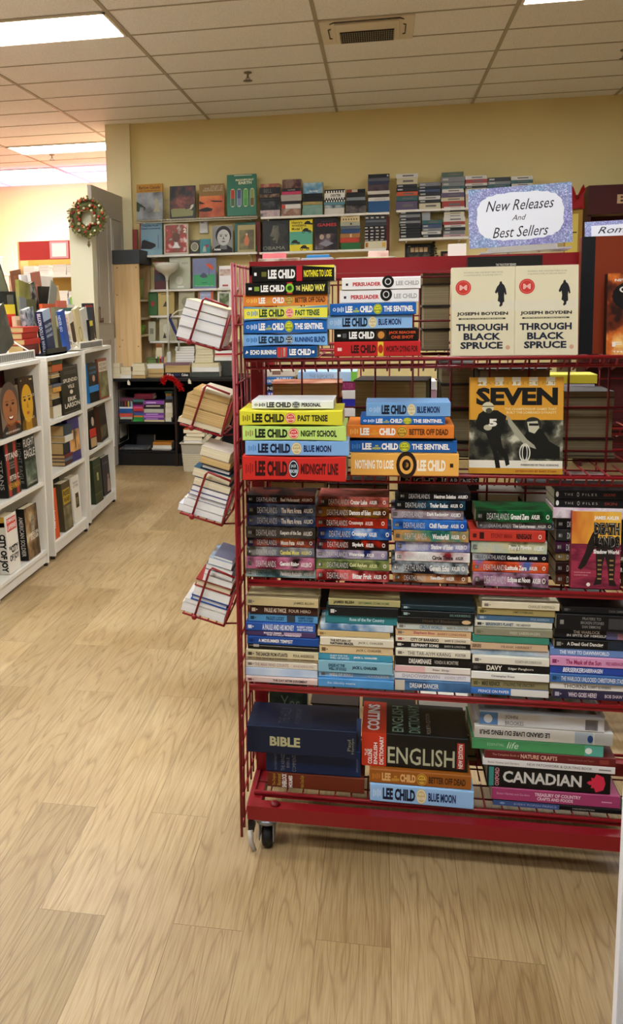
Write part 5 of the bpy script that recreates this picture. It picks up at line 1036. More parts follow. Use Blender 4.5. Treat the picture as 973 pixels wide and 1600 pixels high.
for z in (.836, 1.21, 1.37, 1.54): MB().box((cx0 + .01, cy0 + .02, z), (cx1 - .004, cy1 - .02, z + .018), mat('#cdbf9c', .5)).build('shelf', t)
MB().box((cx0 - .005, cy0 - .012, CZ1 + .002), (cx1 + .012, cy1 + .03, CZ1 + .128), DK).build('top_box', t, bevel=.002)
def tapered_basket(x, y, z, r0, r1, h, col, label, name='basket', ribs=18, grp=None):
    t = empty(name, label, 'basket', loc=(x, y, z), group=grp); c = mat(col, .5)
    MB().lathe([(0, 0), (r0, 0), (r1, h), (r1 - .004, h), (r0 - .004, .004), (0, .004)], c, n=24).build('bowl', t)
    MB().lathe([(r1 - .004, h - .008), (r1 + .005, h - .008), (r1 + .005, h + .004), (r1 - .004, h + .004)], c, n=24).build('rim', t)
    m = MB()
    for k in range(ribs):
        a = 2 * math.pi * k / ribs; m.tube([(r0 * math.cos(a), r0 * math.sin(a), .004), (r1 * math.cos(a), r1 * math.sin(a), h - .006)], .003, c, 5)
    m.build('rib', t)
tapered_basket(-2.29, 8.3, 1.559, .062, .078, .2, '#8c9654', 'sage green ribbed basket in the shelf unit')
tapered_basket(-2.29, 8.3, 1.229, .062, .078, .085, '#78a83c', 'low lime green basket on the lower shelf')
# counters against the far wall of the next room
def far_shelf(name, label, x0, x1, y, d, zs, h, mt, header=None):
    t = empty(name, label, 'bookshelf', loc=(0, 0, 0))
    for xx in (x0, x1 - .025): MB().box((xx, y, 0), (xx + .025, y + d, h), mt).build('side_panel', t)
    for z in zs: MB().box((x0 + .025, y, z - .025), (x1 - .025, y + d, z), WHT).build('shelf', t)
    MB().box((x0 + .025, y + d - .01, 0), (x1 - .025, y + d, h), mat('#d8b25c', .6)).build('back_panel', t)
    if header: MB().box((x0 + .03, y - .02, header[0]), (x1 - .01, y - .005, header[1]), mat('#b5322c', .5)).build('header_board', t)
    return t
PINE = mat('#d8b478', .5)
FY = 9.6
far_shelf('far_bookshelf', 'far room bookshelf with a red header board and pale poster', -4.0, -3.28, FY, .25, (.3, .75, 1.2, 1.5, 1.86), 2.24, PINE, (2.03, 2.235))
m = MB(); m.box((-3.61, FY - .026, 2.04), (-3.395, FY - .021, 2.225), mat('#e0a0a8', .5)); m.box((-3.585, FY - .028, 2.06), (-3.42, FY - .0255, 2.205), mat('#f4f0ee', .5)); t = m.build('poster'); tag(t, 'white poster in a pink border on the red header board', 'poster')
FAR = MB()
def far_pile(x0, x1, y, z, cols, label, group, T=(.02, .035), W=.14, edge=True, lean=0):
    for c in cols:
        t_ = rng.uniform(*T); o = rng.uniform(-.004, .004); H = x1 - x0; X = lying_edge(x0 + o, y, z, H, W)
        FAR.box((0, 0, 0), (H, W, .0015), mat(c, .5), X); FAR.box((0, 0, t_ - .0015), (H, W, t_), mat(c, .5), X); FAR.box((0, 0, .0015), (H, .0015, t_ - .0015), mat(c, .5), X)
        FAR.box((.001, .002, .0016), (H - .001, W - .001, t_ - .0016), PAGES_W, X); z += t_ + .0005
gx = 'books in the far room'
far_pile(-3.95, -3.82, FY + .02, 1.861, ['#5c94b0', '#d8ccc0', '#c85c50', '#ece6dc'], ('far room paperback', 'pile under the header by the pine side'), gx)
far_pile(-3.77, -3.65, FY + .02, 1.861, ['#ece8e0', '#e0dcd4', '#8c7c6c', '#f0ece4'], ('far room white book', 'second pile under the header'), gx)
far_pile(-3.6, -3.45, FY + .02, 1.861, ['#f0ece8', '#e8e4e0', '#ece8e4', '#dcd8d4'], ('far room pale book', 'third pile under the header'), gx)
far_pile(-3.44, -3.32, FY + .02, 1.861, ['#e8e0d8', '#b85c50', '#ece8e4', '#6c6460'], ('far room mixed book', 'fourth pile under the header'), gx)
far_pile(-3.62, -3.44, FY + .02, 1.501, ['#e8a078', '#f0e8e0', '#d8c0a8', '#e8d8c8', '#f4ece4'], ('far room light book', 'pile on the middle shelf centre'), gx, T=(.03, .05))
far_pile(-3.43, -3.31, FY + .02, 1.501, ['#ece4d8', '#d8884c', '#e8e0d4', '#b87c4c', '#ece0d0', '#e8b48c'], ('far room orange flecked book', 'pile by the partition'), gx)
far_pile(-3.93, -3.66, FY + .02, 1.501, ['#c8b494', '#e8dcc8', '#a8b8c0', '#d8cfc0', '#f0e8dc'], ('far room cream book', 'wide pile on middle shelf'), gx)
far_pile(-3.43, -3.31, FY + .02, 1.201, ['#e0c490', '#d8b478', '#e8d4a8', '#d0a868', '#e4cc98'], ('far room tan edged book', 'low pile by the partition'), gx)
t = empty('far_table', 'white stand at the picture edge holding heaped paperbacks', 'stand', loc=(0, 0, 0))
MB().box((-4.6, 9.2, 1.86), (-4.03, 9.5, 1.88), WHT).build('top', t); MB().box((-4.6, 9.2, 1.6), (-4.0, 9.5, 1.62), mat('#b03830', .5)).build('shelf', t)
for x_, y_ in ((-4.6, 9.2), (-4.06, 9.2), (-4.6, 9.46), (-4.06, 9.46)): MB().box((x_, y_, 0), (x_ + .03, y_ + .03, 1.86), WHT).build('leg', t)
far_pile(-4.3, -4.08, 9.24, 1.881, ['#d8c890', '#c8b880', '#dccfa0', '#b8a878', '#d4c8a0', '#c0b080', '#d0c494'], ('far room yellowed paperback', 'upper heap by picture edge'), gx)
far_pile(-4.3, -4.04, 9.24, 1.621, ['#8c2c2c', '#d8c070', '#b8a878', '#c8b070', '#dcd0a8', '#c8b878'], ('far room yellow book', 'lower heap by picture edge'), gx)
fo = FAR.build('heaped_far_books'); tag(fo, 'small paperbacks heaped on the shelves of the far room', 'books', kind='stuff')
# unseen area light added for the glow on the far wall, tinted violet
L = bpy.data.lights.new('far_wall_fill', 'AREA'); L.energy = 90; L.color = (.6, .3, 1.0); L.size = .8; lo = bpy.data.objects.new('far_wall_fill', L); COL.objects.link(lo)
lo.location = (-4.2, 11.55, 1.4); lo.rotation_euler = (R(118), 0, 0)
# ---------------------------------------------------------------- shelves on the yellow wall
YF = 8.36
WIRE = mat('#d8d2bc', .5)
def wall_shelf(label, u0, u1, v, Y=YF, wire=False, d=None, posts=None, name='wall_shelf'):
    a, b = at(u0, v, Y), at(u1, v, Y); z = (at((u0 + u1) / 2, v, Y)).z
    t = empty(name, label, 'shelf', loc=(0, 0, 0)); d = d or (WALL_Y - .001 - Y)
    if wire:
        m = MB()
        for yy in (Y, Y + .05, Y + .1, Y + d - .004): m.tube([(a.x, yy, z - .008), (b.x, yy, z - .008)], .004, WIRE, 5)
        for x in steps(a.x, b.x, .03): m.tube([(x, Y, z - .004), (x, Y + d, z - .004)], .0025, WIRE, 4); m.tube([(x, Y, z - .004), (x, Y - .002, z - .03)], .0025, WIRE, 4)
        m.tube([(a.x, Y - .002, z - .03), (b.x, Y - .002, z - .03)], .004, WIRE, 5); m.build('wire_deck', t)
        m = MB(); n = int((b.x - a.x) / .03)
        for x in steps(a.x + .0, b.x, .04): m.tube([(x, Y + d - .006, z), (x, Y + d - .006, z + .2)], .0018, WIRE, 4)
        for k in range(4): m.tube([(a.x, Y + d - .006, z + .05 * (k + 1)), (b.x, Y + d - .006, z + .05 * (k + 1))], .0018, WIRE, 4)
        m.build('wire_back', t)
    else:
        MB().box((a.x, Y, z - .02), (b.x, Y + d, z), WHT).build('board', t, bevel=.001)
    for x in (a.x + .06, b.x - .08):
        m = MB(); m.box((x, Y + .03, z - .034), (x + .012, Y + d, z - .0305 if wire else z - .021), WHT); m.box((x, Y + d - .012, z - .09), (x + .012, Y + d, z - .034), WHT); m.build('bracket', t)
    return z
s1 = wall_shelf('white wire wall shelf under the green Earth book row', 213, 401, 340, wire=True)
s2 = wall_shelf('white wall shelf below the wire shelf', 228, 401, 396)
s3 = wall_shelf('white wall shelf behind the torchiere bowl', 234, 372, 451)
s4 = wall_shelf('white wall shelf behind the lamp pole', 234, 372, 492)
s5 = wall_shelf('low white wall shelf just over the desk heaps', 234, 372, 532)
sA = wall_shelf('white wall shelf with six paperback stacks', 407, 608, 335)
sB = wall_shelf('white wall shelf with three face out books and two stacks', 405, 603, 391)
sC = wall_shelf('upper white wall shelf with stacks of disc cases', 619, 834, 324)
sD = wall_shelf('lower white wall shelf behind the lilac sign', 623, 732, 371)
for u in (402.5, 604.5):
    p = at(u, 391, YF + .02); m = MB().box((p.x - .022, YF + .06, 1.0), (p.x + .022, WALL_Y - .0005, 2.255), mat('#6b2a20', .5)); t = m.build('shelf_upright'); tag(t, ('red brown shelf upright at the black portrait book' if u < 500 else 'red brown shelf upright at the striped stack end'), 'shelf upright')
def wbook(u0, u1, vt, z, cover, label, art=None, face=None, T=.02, Y=None, lean=R(5), simple=False, hard=True, group=None, yaw=0):
    Y = Y or YF + .02; a, b = at(u0, vt + 40, Y), at(u1, vt + 40, Y); H = (at((u0 + u1) / 2, vt, Y + .03).z - z) / math.cos(lean); W = b.x - a.x
    c = mat(cover, .4) if isinstance(cover, str) else cover
    return book(facing(a.x, Y + T, z + .001, H, T, lean, yaw), H, W, T, c, label, group, art=art, face=face, hard=hard, simple=simple)
q = lambda *a: draw(*a)
pic = lambda r0, r1, u0, u1, *c, s=12, sd=1: (lambda mb, f: quad(mb, f, r0, r1, u0, u1, mottle(*c, scale=s, seed=sd), .0003))
# wire shelf
wbook(213, 254, 288, s1, '#8f9296', 'grey coastal book with an ochre top band', pic(0, 1, 0, .76, '#4c4a40', '#8c9094', '#a8acac', s=8, sd=2), q(band(0, 1, .76, 1, '#b8862c'), txt('Barlow Canada', .1, .9, .86, .95, '#6c4414', .02), txt('of Confederation', .14, .9, .79, .84, '#6c4414', 0), tri([(.64, .2), (.9, .2), (.84, .42), (.78, .6), (.7, .56), (.72, .4)], '#a8a288'), tri([(0, .52), (.16, .44), (.34, .34), (.3, .22), (.26, .34), (.14, .36), (.1, .22), (0, .24)], '#3c4a34')))
wbook(265, 305, 291, s1, '#2c2a24', 'dark still life book with a white duck shape', pic(.02, .98, .3, .98, '#17181a', '#2c2c28', '#6c3c34', '#a05c50', s=10, sd=4), q(tri([(.04, .28), (.5, .3), (.92, .22), (.9, .06), (.08, .04)], '#8c8c5c'), tri([(.6, .26), (.78, .28), (.84, .4), (.94, .42), (.92, .34), (.84, .26)], '#cfc8ac'), band(.1, .6, .24, .3, '#b08c4c')))
wbook(311, 350, 288, s1, '#8c6a2c', 'orange sunset book with black aeroplane silhouettes', pic(0, 1, 0, .64, '#7c2c10', '#c85c1c', '#e08838', s=5, sd=3), q(txt('THE ART OF', .46, .94, .9, .95, '#d8c8a0', 0), txt('THE STORY OF', .2, .94, .84, .89, '#d8c8a0', 0), txt('FIGHTING PLANES', .16, .94, .78, .83, '#d8c8a0', 0), tri([(.42, .55), (.46, .5), (.95, .48), (.9, .44), (.6, .45), (.46, .48)], '#201410'), tri([(0, .24), (.3, .3), (.54, .25), (.5, .18), (.3, .16), (0, .18)], '#1a100c'), tri([(0, .5), (.16, .44), (.24, .4), (0, .4)], '#3c1c10')))
pill = lambda cx, *c: (lambda mb, f: (disc(mb, f, cx, .27, .075, .06, mat('#c8c8a8'), .00035), disc(mb, f, cx, .6, .075, .06, mat('#c8c8a8'), .00035), quad(mb, f, cx - .075, cx + .075, .27, .6, mat('#c8c8a8'), .00035), quad(mb, f, cx - .062, cx + .062, .24, .42, mat(c[0]), .0005), quad(mb, f, cx - .062, cx + .062, .42, .63, mat(c[1]), .0005)))
wbook(354, 400, 273, s1, '#2e7458', 'big green book with four rounded picture strips', q(pill(.2, '#4c6a4c', '#b84030'), pill(.42, '#7c88b0', '#4c5c8c'), pill(.64, '#4c9c48', '#5cac50'), pill(.86, '#6c5c34', '#8c9c5c')), q(txt('MAGNIFICENT', .3, .92, .84, .89, '#e8e4c0', .03), txt('EARTH', .4, .84, .76, .83, '#e8e4c0', .04), band(.25, .85, .965, .985, '#d8dcc8')), T=.03)
# second shelf
wbook(207, 214, 359, s2, '#8a2c1c', 'narrow rust red book at the shelf end', Y=YF + .06, T=.03)
wbook(218, 253, 349, s2, '#7a9cac', 'pale blue railway book with an orange engine', pic(0, 1, .0, .16, '#6c8c98', '#8cb4c0', s=6), q(txt('Canadian Pacific', .14, .86, .89, .94, '#1c3c5c', .03), txt('Diesel Locomotives', .08, .92, .8, .86, '#1c3c5c', .03), band(0, .06, 0, 1, '#8c4034'), tri([(.06, .2), (.1, .44), (.2, .48), (.7, .34), (.72, .26), (.5, .18)], '#1f1c1c'), band(.22, .68, .26, .36, '#c87c50'), band(.22, .4, .4, .5, '#5c98b0'), band(.82, .84, .2, .62, '#2c3034')))
wbook(256, 294, 350, s2, '#c9bfa8', 'white book with red photographs of a cup final', pic(.06, .94, .05, .96, '#e4dcd0', '#b84440', '#7c4a38', '#d8c8b8', s=11, sd=7), q(txt('2', .8, .92, .7, .84, '#efe8dc', .05), seal(.5, .55, .16, .16, '#6c4838'), tri([(.35, .2), (.5, .44), (.66, .2)], '#e8e4e0')))
wbook(297.5, 311.5, 376, s2, '#33332c', 'small black book with a cream ring', None, q(seal(.5, .5, .42, .34, '#cfc8a0', .78), seal(.5, .5, .3, .24, '#8c8878')))
wbook(312.5, 329, 374, s2, '#2f8088', 'small teal book with little red figures', None, q(seal(.68, .5, .16, .1, '#a04060'), tri([(.25, .1), (.6, .1), (.55, .5), (.35, .5)], '#a0b49c')))
wbook(331.5, 363, 353, s2, '#b8b8b4', 'black and white portrait book of a woman looking down', lips(portrait('#c4c4c0', '#2c2c2c', '#8c8c8a', '#161616', '#6c6c6a', .56, .58, 1.15), '#5c5c5c'), q(txt('Adele', .08, .42, .08, .17, WHITE, .04)))
wbook(366.5, 401, 348, s2, '#33685a', 'plain green book behind the girl in orange', Y=YF + .055, T=.025)
wbook(371, 399, 352, s2, '#a89a64', 'olive gold book with a girl in orange', pic(.1, .92, .08, .82, '#4c4830', '#6c6440', '#8c8458', s=9, sd=4), q(tri([(.42, .24), (.6, .24), (.66, .42), (.56, .6), (.46, .6), (.36, .42)], '#c8764c'), seal(.51, .65, .06, .05, '#d0a888')))
# third shelf
wbook(241, 260, 410, s3, '#5c2a2c', 'dark red book behind the lamp bowl', q(band(0, .9, .72, 1, '#c4686c'), pic(.05, .9, .3, .55, '#2c2c34', '#4c4c5c')), yaw=R(2))
wbook(264, 297, 402, s3, '#b9bca4', 'large pale grey green book with a small dark sketch', None, q(txt('035', .62, .9, .77, .83, '#6c705c', .0), seal(.48, .26, .17, .13, '#d8d8c8'), tri([(.36, .24), (.5, .36), (.62, .3), (.54, .18)], '#2c2c28'), band(.4, .7, .03, .08, '#e8e8e0')), T=.03)
wbook(300.5, 337, 404, s3, '#7c82a8', 'mauve and green book with an orange umbrella', pic(.05, .96, .5, .95, '#8488a4', '#7078a0', s=5), q(band(.05, .96, .05, .46, '#3f9c64'), tri([(.58, .78), (.7, .84), (.86, .74), (.92, .6), (.76, .64)], '#d8582c'), band(.7, .72, .42, .7, '#4c4c5c'), tri([(.3, .4), (.44, .34), (.66, .36), (.58, .48), (.46, .52)], '#4c5468'), band(.4, .62, .17, .19, '#1c4c3c'), txt('The runaway balloon race', .1, .9, .06, .1, '#b8dcc0', 0)))
wbook(341, 363, 416, s3, '#f0ecea', 'white book with a pale clown like face', pic(.1, .9, .55, .85, '#efeae6', '#c8a898', '#5c3c30', s=9, sd=2), q(band(.3, .7, .06, .14, '#b85c50'), band(.0, .06, 0, 1, '#201c1c')))
# fourth shelf
wbook(232, 246, 457, s4, '#3f6c3c', 'green book with red berries at the shelf end', None, q(seal(.5, .5, .2, .12, '#a83c38')))
wbook(247, 272, 456, s4, '#c3ae6e', 'sand yellow book with a hut drawing', None, q(tri([(.3, .36), (.48, .6), (.7, .36)], '#5c4c2c'), band(.2, .8, .86, .9, '#8c7844')))
wbook(279, 304, 455, s4, '#a9a286', 'faded olive book with a ghostly tree', None, q(seal(.5, .55, .3, .2, '#8c8a70'), band(.47, .53, .2, .5, '#7c785c'), band(.1, .9, .9, .93, '#8c876c')))
wbook(309, 333, 455, s4, '#98a2c0', 'lavender book partly behind the reading lamp', pic(0, .14, 0, 1, '#5c4a3c', '#b86c3c'), q(band(.86, 1, 0, 1, '#c8582c'), txt('Memories', .25, .8, .8, .86, '#dce0f0', 0)))
wbook(339.5, 361, 453, s4, '#d8d4c4', 'cream framed book with a green garden picture', pic(.15, .85, .1, .85, '#2c3424', '#5c6c40', '#c8ccb8', s=9, sd=6), q(band(.3, .7, .9, .95, '#8c8c80')))
# fifth shelf
wbook(232, 243, 503, s5, '#c5c3a8', 'grey green slipcased book with a panel', None, q(band(.25, .75, .35, .65, '#8c8a74')))
wbook(249, 277, 495, s5, '#bdb79a', 'beige book behind the lamp pole', None, q(seal(.4, .5, .2, .2, '#cfcab4'), tri([(.2, .1), (.3, .34), (.4, .1)], '#3c3c34')))
wbook(279, 300, 497, s5, '#c9c09c', 'cream book beside the reading lamp neck', None, q(band(.2, .8, .7, .74, '#8c845c')))
wbook(303, 330, 500, s5, '#b8b28c', 'dull straw coloured book over the white leaves', None, q(band(.2, .8, .5, .54, '#7c7850')))
# middle shelves
wbook(410, 451, 345, sB, '#1f201e', 'black book with a smiling profile portrait', q(tri([(.3, .1), (.3, .3), (.26, .5), (.34, .52), (.32, .62), (.4, .8), (.6, .92), (.86, .86), (.96, .6), (.8, .42), (.84, .3), (1, .16), (1, 0), (.5, .02)], '#35352f'), tri([(.42, .3), (.36, .4), (.4, .46), (.28, .52), (.34, .62), (.4, .84), (.62, .84), (.66, .5), (.56, .26)], '#8a8878'), tri([(.36, .42), (.5, .44), (.5, .38), (.42, .36)], '#d8d4c4'), band(.36, .5, .63, .65, '#2c2c28')), q(txt('OBAMA', .02, .86, .06, .17, '#a8a898', -.012)))
wbook(452, 488, 344, sB, '#e2cf2c', 'yellow and green book with black vintage cars', q(band(0, 1, .2, .62, '#5aa88c')), q(txt("Henry's", .1, .56, .86, .95, '#3c3414', .03), txt('WONDERFUL', .1, .74, .78, .85, '#3c3414', .03), txt('Model T', .1, .58, .67, .75, '#3c3414', .03), *[tri([(cx, cy), (cx + .06, cy + .06), (cx + .14, cy + .1), (cx + .26, cy + .09), (cx + .3, cy + .03), (cx + .4, cy + .02), (cx + .38, cy - .03)], '#241f14') for cx, cy in ((.06, .26), (.54, .63), (.46, .08), (.62, .86))], *[seal(cx + dx, cy - .03, .06, .04, '#241f14', .6) for cx, cy in ((.06, .27), (.54, .63), (.46, .08)) for dx in (.06, .34)]))
wbook(491, 527, 340, sB, '#1b191c', 'black book with red capitals and a masquerade picture', pic(.04, .96, .02, .5, '#1c1a1e', '#4c3434', '#8c8894', s=8, sd=9), q(txt('GAMES', .12, .96, .72, .82, '#c23a3a', .03), txt('THE WORLD OF', .3, .8, .86, .89, '#6c4c4c', 0), tri([(.2, .2), (.5, .3), (.84, .2), (.5, .1)], '#8a8894'), seal(.32, .4, .1, .08, '#b8a08c'), seal(.6, .42, .09, .07, '#a08c7c')))
def wstack(u0, u1, base_z, items, where, group, Y=None, W=.12, words='paperback', wd=None, name=None):
    """Small stacks far off: (top edge px, colour, words[, text])."""
    Y = Y or YF + .012; n = len(items); z = base_z
    for i in range(n - 1, -1, -1):
        it = items[i]; a, b = at(u0 + rng.uniform(-1, 1), it[0], Y), at(u1 + rng.uniform(-1, 1), it[0], Y); T = max(.005, at((u0 + u1) / 2, it[0], Y).z - z - .0005)
        c = it[1]; c = mat(c, .35) if isinstance(c, str) else mottle(*c, scale=13, seed=i + int(u0))
        y = Y + rng.uniform(-.006, .006)
        sp_ = it[3] if len(it) > 3 else None
        book(lying(a.x, y, z), b.x - a.x, W, T, c, f'{it[2]}, {nth(i, n, where)}', group, simple=True, spine=sp_, name=name); z += T + .0005
K = '#17161a'
gA = 'paperback stacks on the long wall shelf'
wstack(406, 437, sA, [(287, ('#c88c64', '#8c4030', '#d8a888'), 'rust and cream paperback'), (293, K, 'black paperback', txt('BELL', .2, .6, .2, .8, '#7c7c74', 0)), (303, ('#b08c5c', '#3c2c24', '#c8a884'), 'tan mottled paperback'), (309, K, 'thin black paperback'), (314, ('#121214', '#1c1c1e', '#5c5c5c'), 'thick black paperback with grey shapes'), (328, ('#8c8c90', '#c8b0b0', '#4c4c50'), 'silver paperback')], 'stack beside the green book', gA)
wstack(440, 470, sA, [(280, ('#2c1c1c', '#5c3434', '#8c6c5c', '#3c2c34'), 'thick brown paperback'), (294, K, 'black paperback with white name', txt('norfolk', .3, .7, .25, .75, '#c8c8c0', 0)), (299, '#c83c64', 'hot pink paperback'), (304, '#b0a89c', 'grey beige paperback'), (314, '#241a18', 'dark brown paperback'), (319, '#dcd8d0', 'white paperback with red end', band(0, .2, .05, .95, '#c8402c')), (326, ('#b8a08c', '#8c5c4c', '#c8c0b0'), 'beige red paperback')], 'second long shelf stack', gA)
wstack(473, 504, sA, [(285, ('#2c6c94', '#7cacc4', '#c8d4d8'), 'thick sky blue paperback', txt('the noise', .3, .75, .1, .35, '#e8ecec', .02)), (302, '#15171b', 'black paperback'), (308, '#101114', 'thick black paperback'), (315, ('#b8a878', '#8c8c54', '#c89c5c'), 'straw yellow paperback'), (320, ('#7c9c90', '#8cb4a4'), 'sage green paperback'), (325, ('#6c9484', '#90b0a0'), 'pale green paperback')], 'blue topped stack on the long wall shelf', gA)
chk = lambda mb, f: [quad(mb, f, k / 8 + (.0 if r % 2 else .0625), k / 8 + (.0 if r % 2 else .0625) + .0625, (.0, .2, .72)[r], (.14, .34, .9)[r], mat('#e8e6dc'), .0005) for r in range(3) for k in range(8)]
wstack(506, 538, sA, [(296, K, 'black and white chequered boxed book', draw(band(0, 1, .34, .72, '#e8e6dc'), chk, txt('DEXTER', .3, .8, .42, .62, '#1c1c1c', .03))), (315.5, '#5c8c98', 'steel teal paperback'), (320, ('#2c3c44', '#8c9ca0', '#d8d8d0'), 'grey white paperback'), (325, '#d4cfc0', 'thin cream paperback')], 'chequered stack on the long wall shelf', gA)
wstack(541, 571, sA, [(295.5, '#8c3c24', 'black paperback with an orange cream end', draw(band(.3, .6, .1, .9, '#c8b8a0'), band(.6, 1, 0, 1, K))), (300.5, K, 'thick black paperback'), (308, '#8c9498', 'silver blue paperback'), (313, K, 'black paperback with red mark'), (320, ('#17171a', '#2c2426', '#6c6460'), 'dark paperback')], 'fifth long shelf stack', gA)
wstack(575, 608, sA, [(272, K, 'black hardback laid across', band(.88, .96, .3, .7, '#c8c8c0')), (278, '#5c6068', 'grey book'), (283, '#2c3450', 'dark blue book'), (288, ('#3c3438', '#5c484c', '#2c2428'), 'mauve black thick book'), (298, '#d8d2c4', 'white book jutting out'), (303.5, '#2c1c14', 'dark brown thin book'), (308, '#dcd6cc', 'white paperback with grey print', txt('COLLINS', .3, .8, .3, .7, '#8c8c88', 0)), (314, '#1f5488', 'bright blue paperback')], 'tall long shelf stack', gA)
gB = 'stacks beside the face out books on the wall shelf'
wstack(532, 562, sB, [(335, '#d4c090', 'sand box book with small dark figures', draw(*[seal(.14 + k * .14, .35, .03, .12, '#2c2418') for k in range(6)], txt('FAMOUS', .3, .65, .6, .85, '#8c7444', 0))), (346.5, '#a8a890', 'pale sage book', seal(.55, .5, .05, .25, '#2c2c24')), (353, '#5c646c', 'slate book'), (358, '#2c4a74', 'navy blue book'), (364.5, '#a8743c', 'ochre book', txt('E', .5, .6, .15, .85, '#e8d8b0', .04)), (371.5, '#c8402c', 'red orange book'), (379, '#2c6a34', 'green book')], 'coloured wall stack', gB)
strp = lambda mb, f: [quad(mb, f, k * .25, k * .25 + .14, .3, .7, mat('#c8c0b8'), .0005) for k in range(4)]
wstack(570, 603, sB, [(337, '#2c2a2c', 'black book with white dashes', strp), (343, '#5c6068', 'grey book'), (347.5, '#34383c', 'charcoal book'), (353, '#17151a', 'black book with red and white dashes', strp), (358, '#241418', 'black red dashed book', strp), (363, '#1c1416', 'dark dashed book', strp), (368, '#181416', 'second dark dashed book', strp), (373, '#1a1618', 'thin black dashed book', strp), (376.5, '#d8cfae', 'cream book with orange squares', draw(band(.04, .16, .2, .8, '#b8742c'), band(.8, .95, .2, .8, '#d8a848')))], 'striped stack by upright', gB)
# disc cases
gC = 'stacks of disc cases on the two end wall shelves'
def case(u0, u1, z, tops, cols, where, W=.13):
    words = {'k': 'black disc case', 'w': 'white disc case', 'g': 'grey disc case', 't': 'teal disc case', 'o': 'orange disc case', 'r': 'red disc case', 'b': 'blue disc case', 'c': 'cream disc case', 'p': 'pink disc case', 'v': 'violet disc case', 'n': 'green disc case'}
    cc = dict(k='#1a1a1c', w='#d8d4cc', g='#7c7e80', t='#2c5c5c', o='#d0582c', r='#a83830', b='#3c4c6c', c='#cfc4a4', p='#c8a0a0', v='#5c4c6c', n='#4c6450')
    n = len(tops); seen = {}
    its = []
    for v, k in zip(tops, cols):
        its.append((v, cc[k], words[k], (band(.06, .3, .3, .7, '#b8b8b0') if k in 'kgb' else band(.3, .8, .35, .65, '#6c6864'))))
    wstack(u0, u1, z, its, where, gC, W=W, name='disc_case')
case(619, 652, sC, [271, 278, 288, 293, 299, 306, 314], 'wckkotv', 'near end upper disc stack')
case(654, 688, sC, [285, 291, 295, 300, 306, 312, 317], 'gkbkwkc', 'second disc stack on the upper shelf')
case(690, 725, sC, [269, 276, 284, 291, 295, 301, 308, 314], 'nggtwvcr', 'green topped disc stack')
case(727, 761, sC, [274, 280, 286, 290, 294, 298, 303, 308, 314], 'wrwkcwpcw', 'red and white disc stack')
case(762, 797, sC, [277, 283, 288, 293, 299, 305, 312], 'kgtbkgw', 'dark disc stack near the sign')
case(799, 832, sC, [275, 281, 286, 291, 297, 303, 311], 'wtwcwgc', 'pale disc stack over the sign')
case(624, 657, sD, [329, 335, 340, 345, 349, 353, 357, 361, 365.5], 'kgkgkkkkk', 'black disc stack on the lower shelf')
case(659, 690, sD, [344, 350, 356, 361, 366], 'tbgwk', 'low teal disc stack')
case(693, 726, sD, [322.5, 327, 331, 335, 339, 346, 351, 355, 360, 366], 'wkcwwrwkgp', 'white disc stack behind the lilac sign')
m = MB(); a, b = at(659, 345, YF + .05), at(672, 326, YF + .05); m.box((a.x, YF + .05, sD + .001 + .115), (b.x, YF + .06, b.z), mat('#a8acb0', .4)); m.box((a.x + .01, YF + .049, b.z - .03), (a.x + .03, YF + .05, b.z - .012), mat('#d8602c', .4)); t = m.build('card_sleeve'); tag(t, 'pale grey card sleeve with an orange dot on the teal disc stack', 'card sleeve')
# dark pictures and a dark ornament low on the wall, seen over the rack
def framed(u0, u1, v0, v1, Y, label, inner, extra=None):
    a, b = at(u0, v1, Y), at(u1, v0, Y); t = empty('picture_frame', label, 'picture', loc=(a.x, Y, a.z)); W, H = b.x - a.x, b.z - a.z; k = mat('#1c1a18', .5)
    m = MB(); f = .02
    m.box((0, 0, 0), (W, .02, f), k); m.box((0, 0, H - f), (W, .02, H), k); m.box((0, 0, f), (f, .02, H - f), k); m.box((W - f, 0, f), (W, .02, H - f), k); m.build('frame', t)
    m = MB(); m.box((f, .006, f), (W - f, .018, H - f), inner)
    if extra: extra(m, lambda r, u, l: (r * W, .006 - l, u * H))
    m.build('picture', t)
framed(632, 676, 380, 440, WALL_Y - .022, 'black framed picture with four tan squares', mottle('#141414', '#24241f', '#5c5a48', scale=12), draw(*[band(.2 + k * .16, .33 + k * .16, .78, .9, '#c8a878') for k in range(4)], band(.12, .2, .93, .97, '#c8c8c0')))
framed(688, 711, 392, 430, WALL_Y - .022, 'small dark framed picture beside the leafy ornament', mottle('#a89c80', '#5c4c3c', '#8c3c34', '#c8bca0', scale=14))
o = at(677, 402, WALL_Y - .05); t = empty('leafy_ornament', 'dark bronze leafy ornament between the two dark pictures', 'ornament', loc=(o.x, WALL_Y - .03, o.z)); BZ = mat('#3c3a2e', .45, .4)
m = MB()
for k in range(26):
    z = -.1 + k * .0085; w_ = .05 * (1 - k / 30) + .006; a = k * 2.4
    m.ball((w_ * math.cos(a), -.008 + .008 * math.sin(a), z), .015 - k * .0003, BZ, 8, 6, (1.2, .7, .8))
m.ball((0, -.01, .13), .014, BZ, 8, 8); m.tube([(0, 0, -.16), (0, 0, .12)], .008, BZ, 6); m.build('leaf_work', t)
a, b = at(312, 365, WALL_Y - .012), at(325, 344, WALL_Y - .012); t = empty('wall_box', 'white control box on the yellow wall under the wire shelf', 'control box', loc=(a.x, WALL_Y, a.z)); W, H = b.x - a.x, b.z - a.z
MB().box((0, -.03, 0), (W, -.0005, H), mat('#dcdad6', .4)).build('case', t, bevel=.006); MB().box((.015, -.0325, H * .76), (W * .55, -.0302, H * .9), mat('#b0b0ae')).build('display', t)
m = MB()
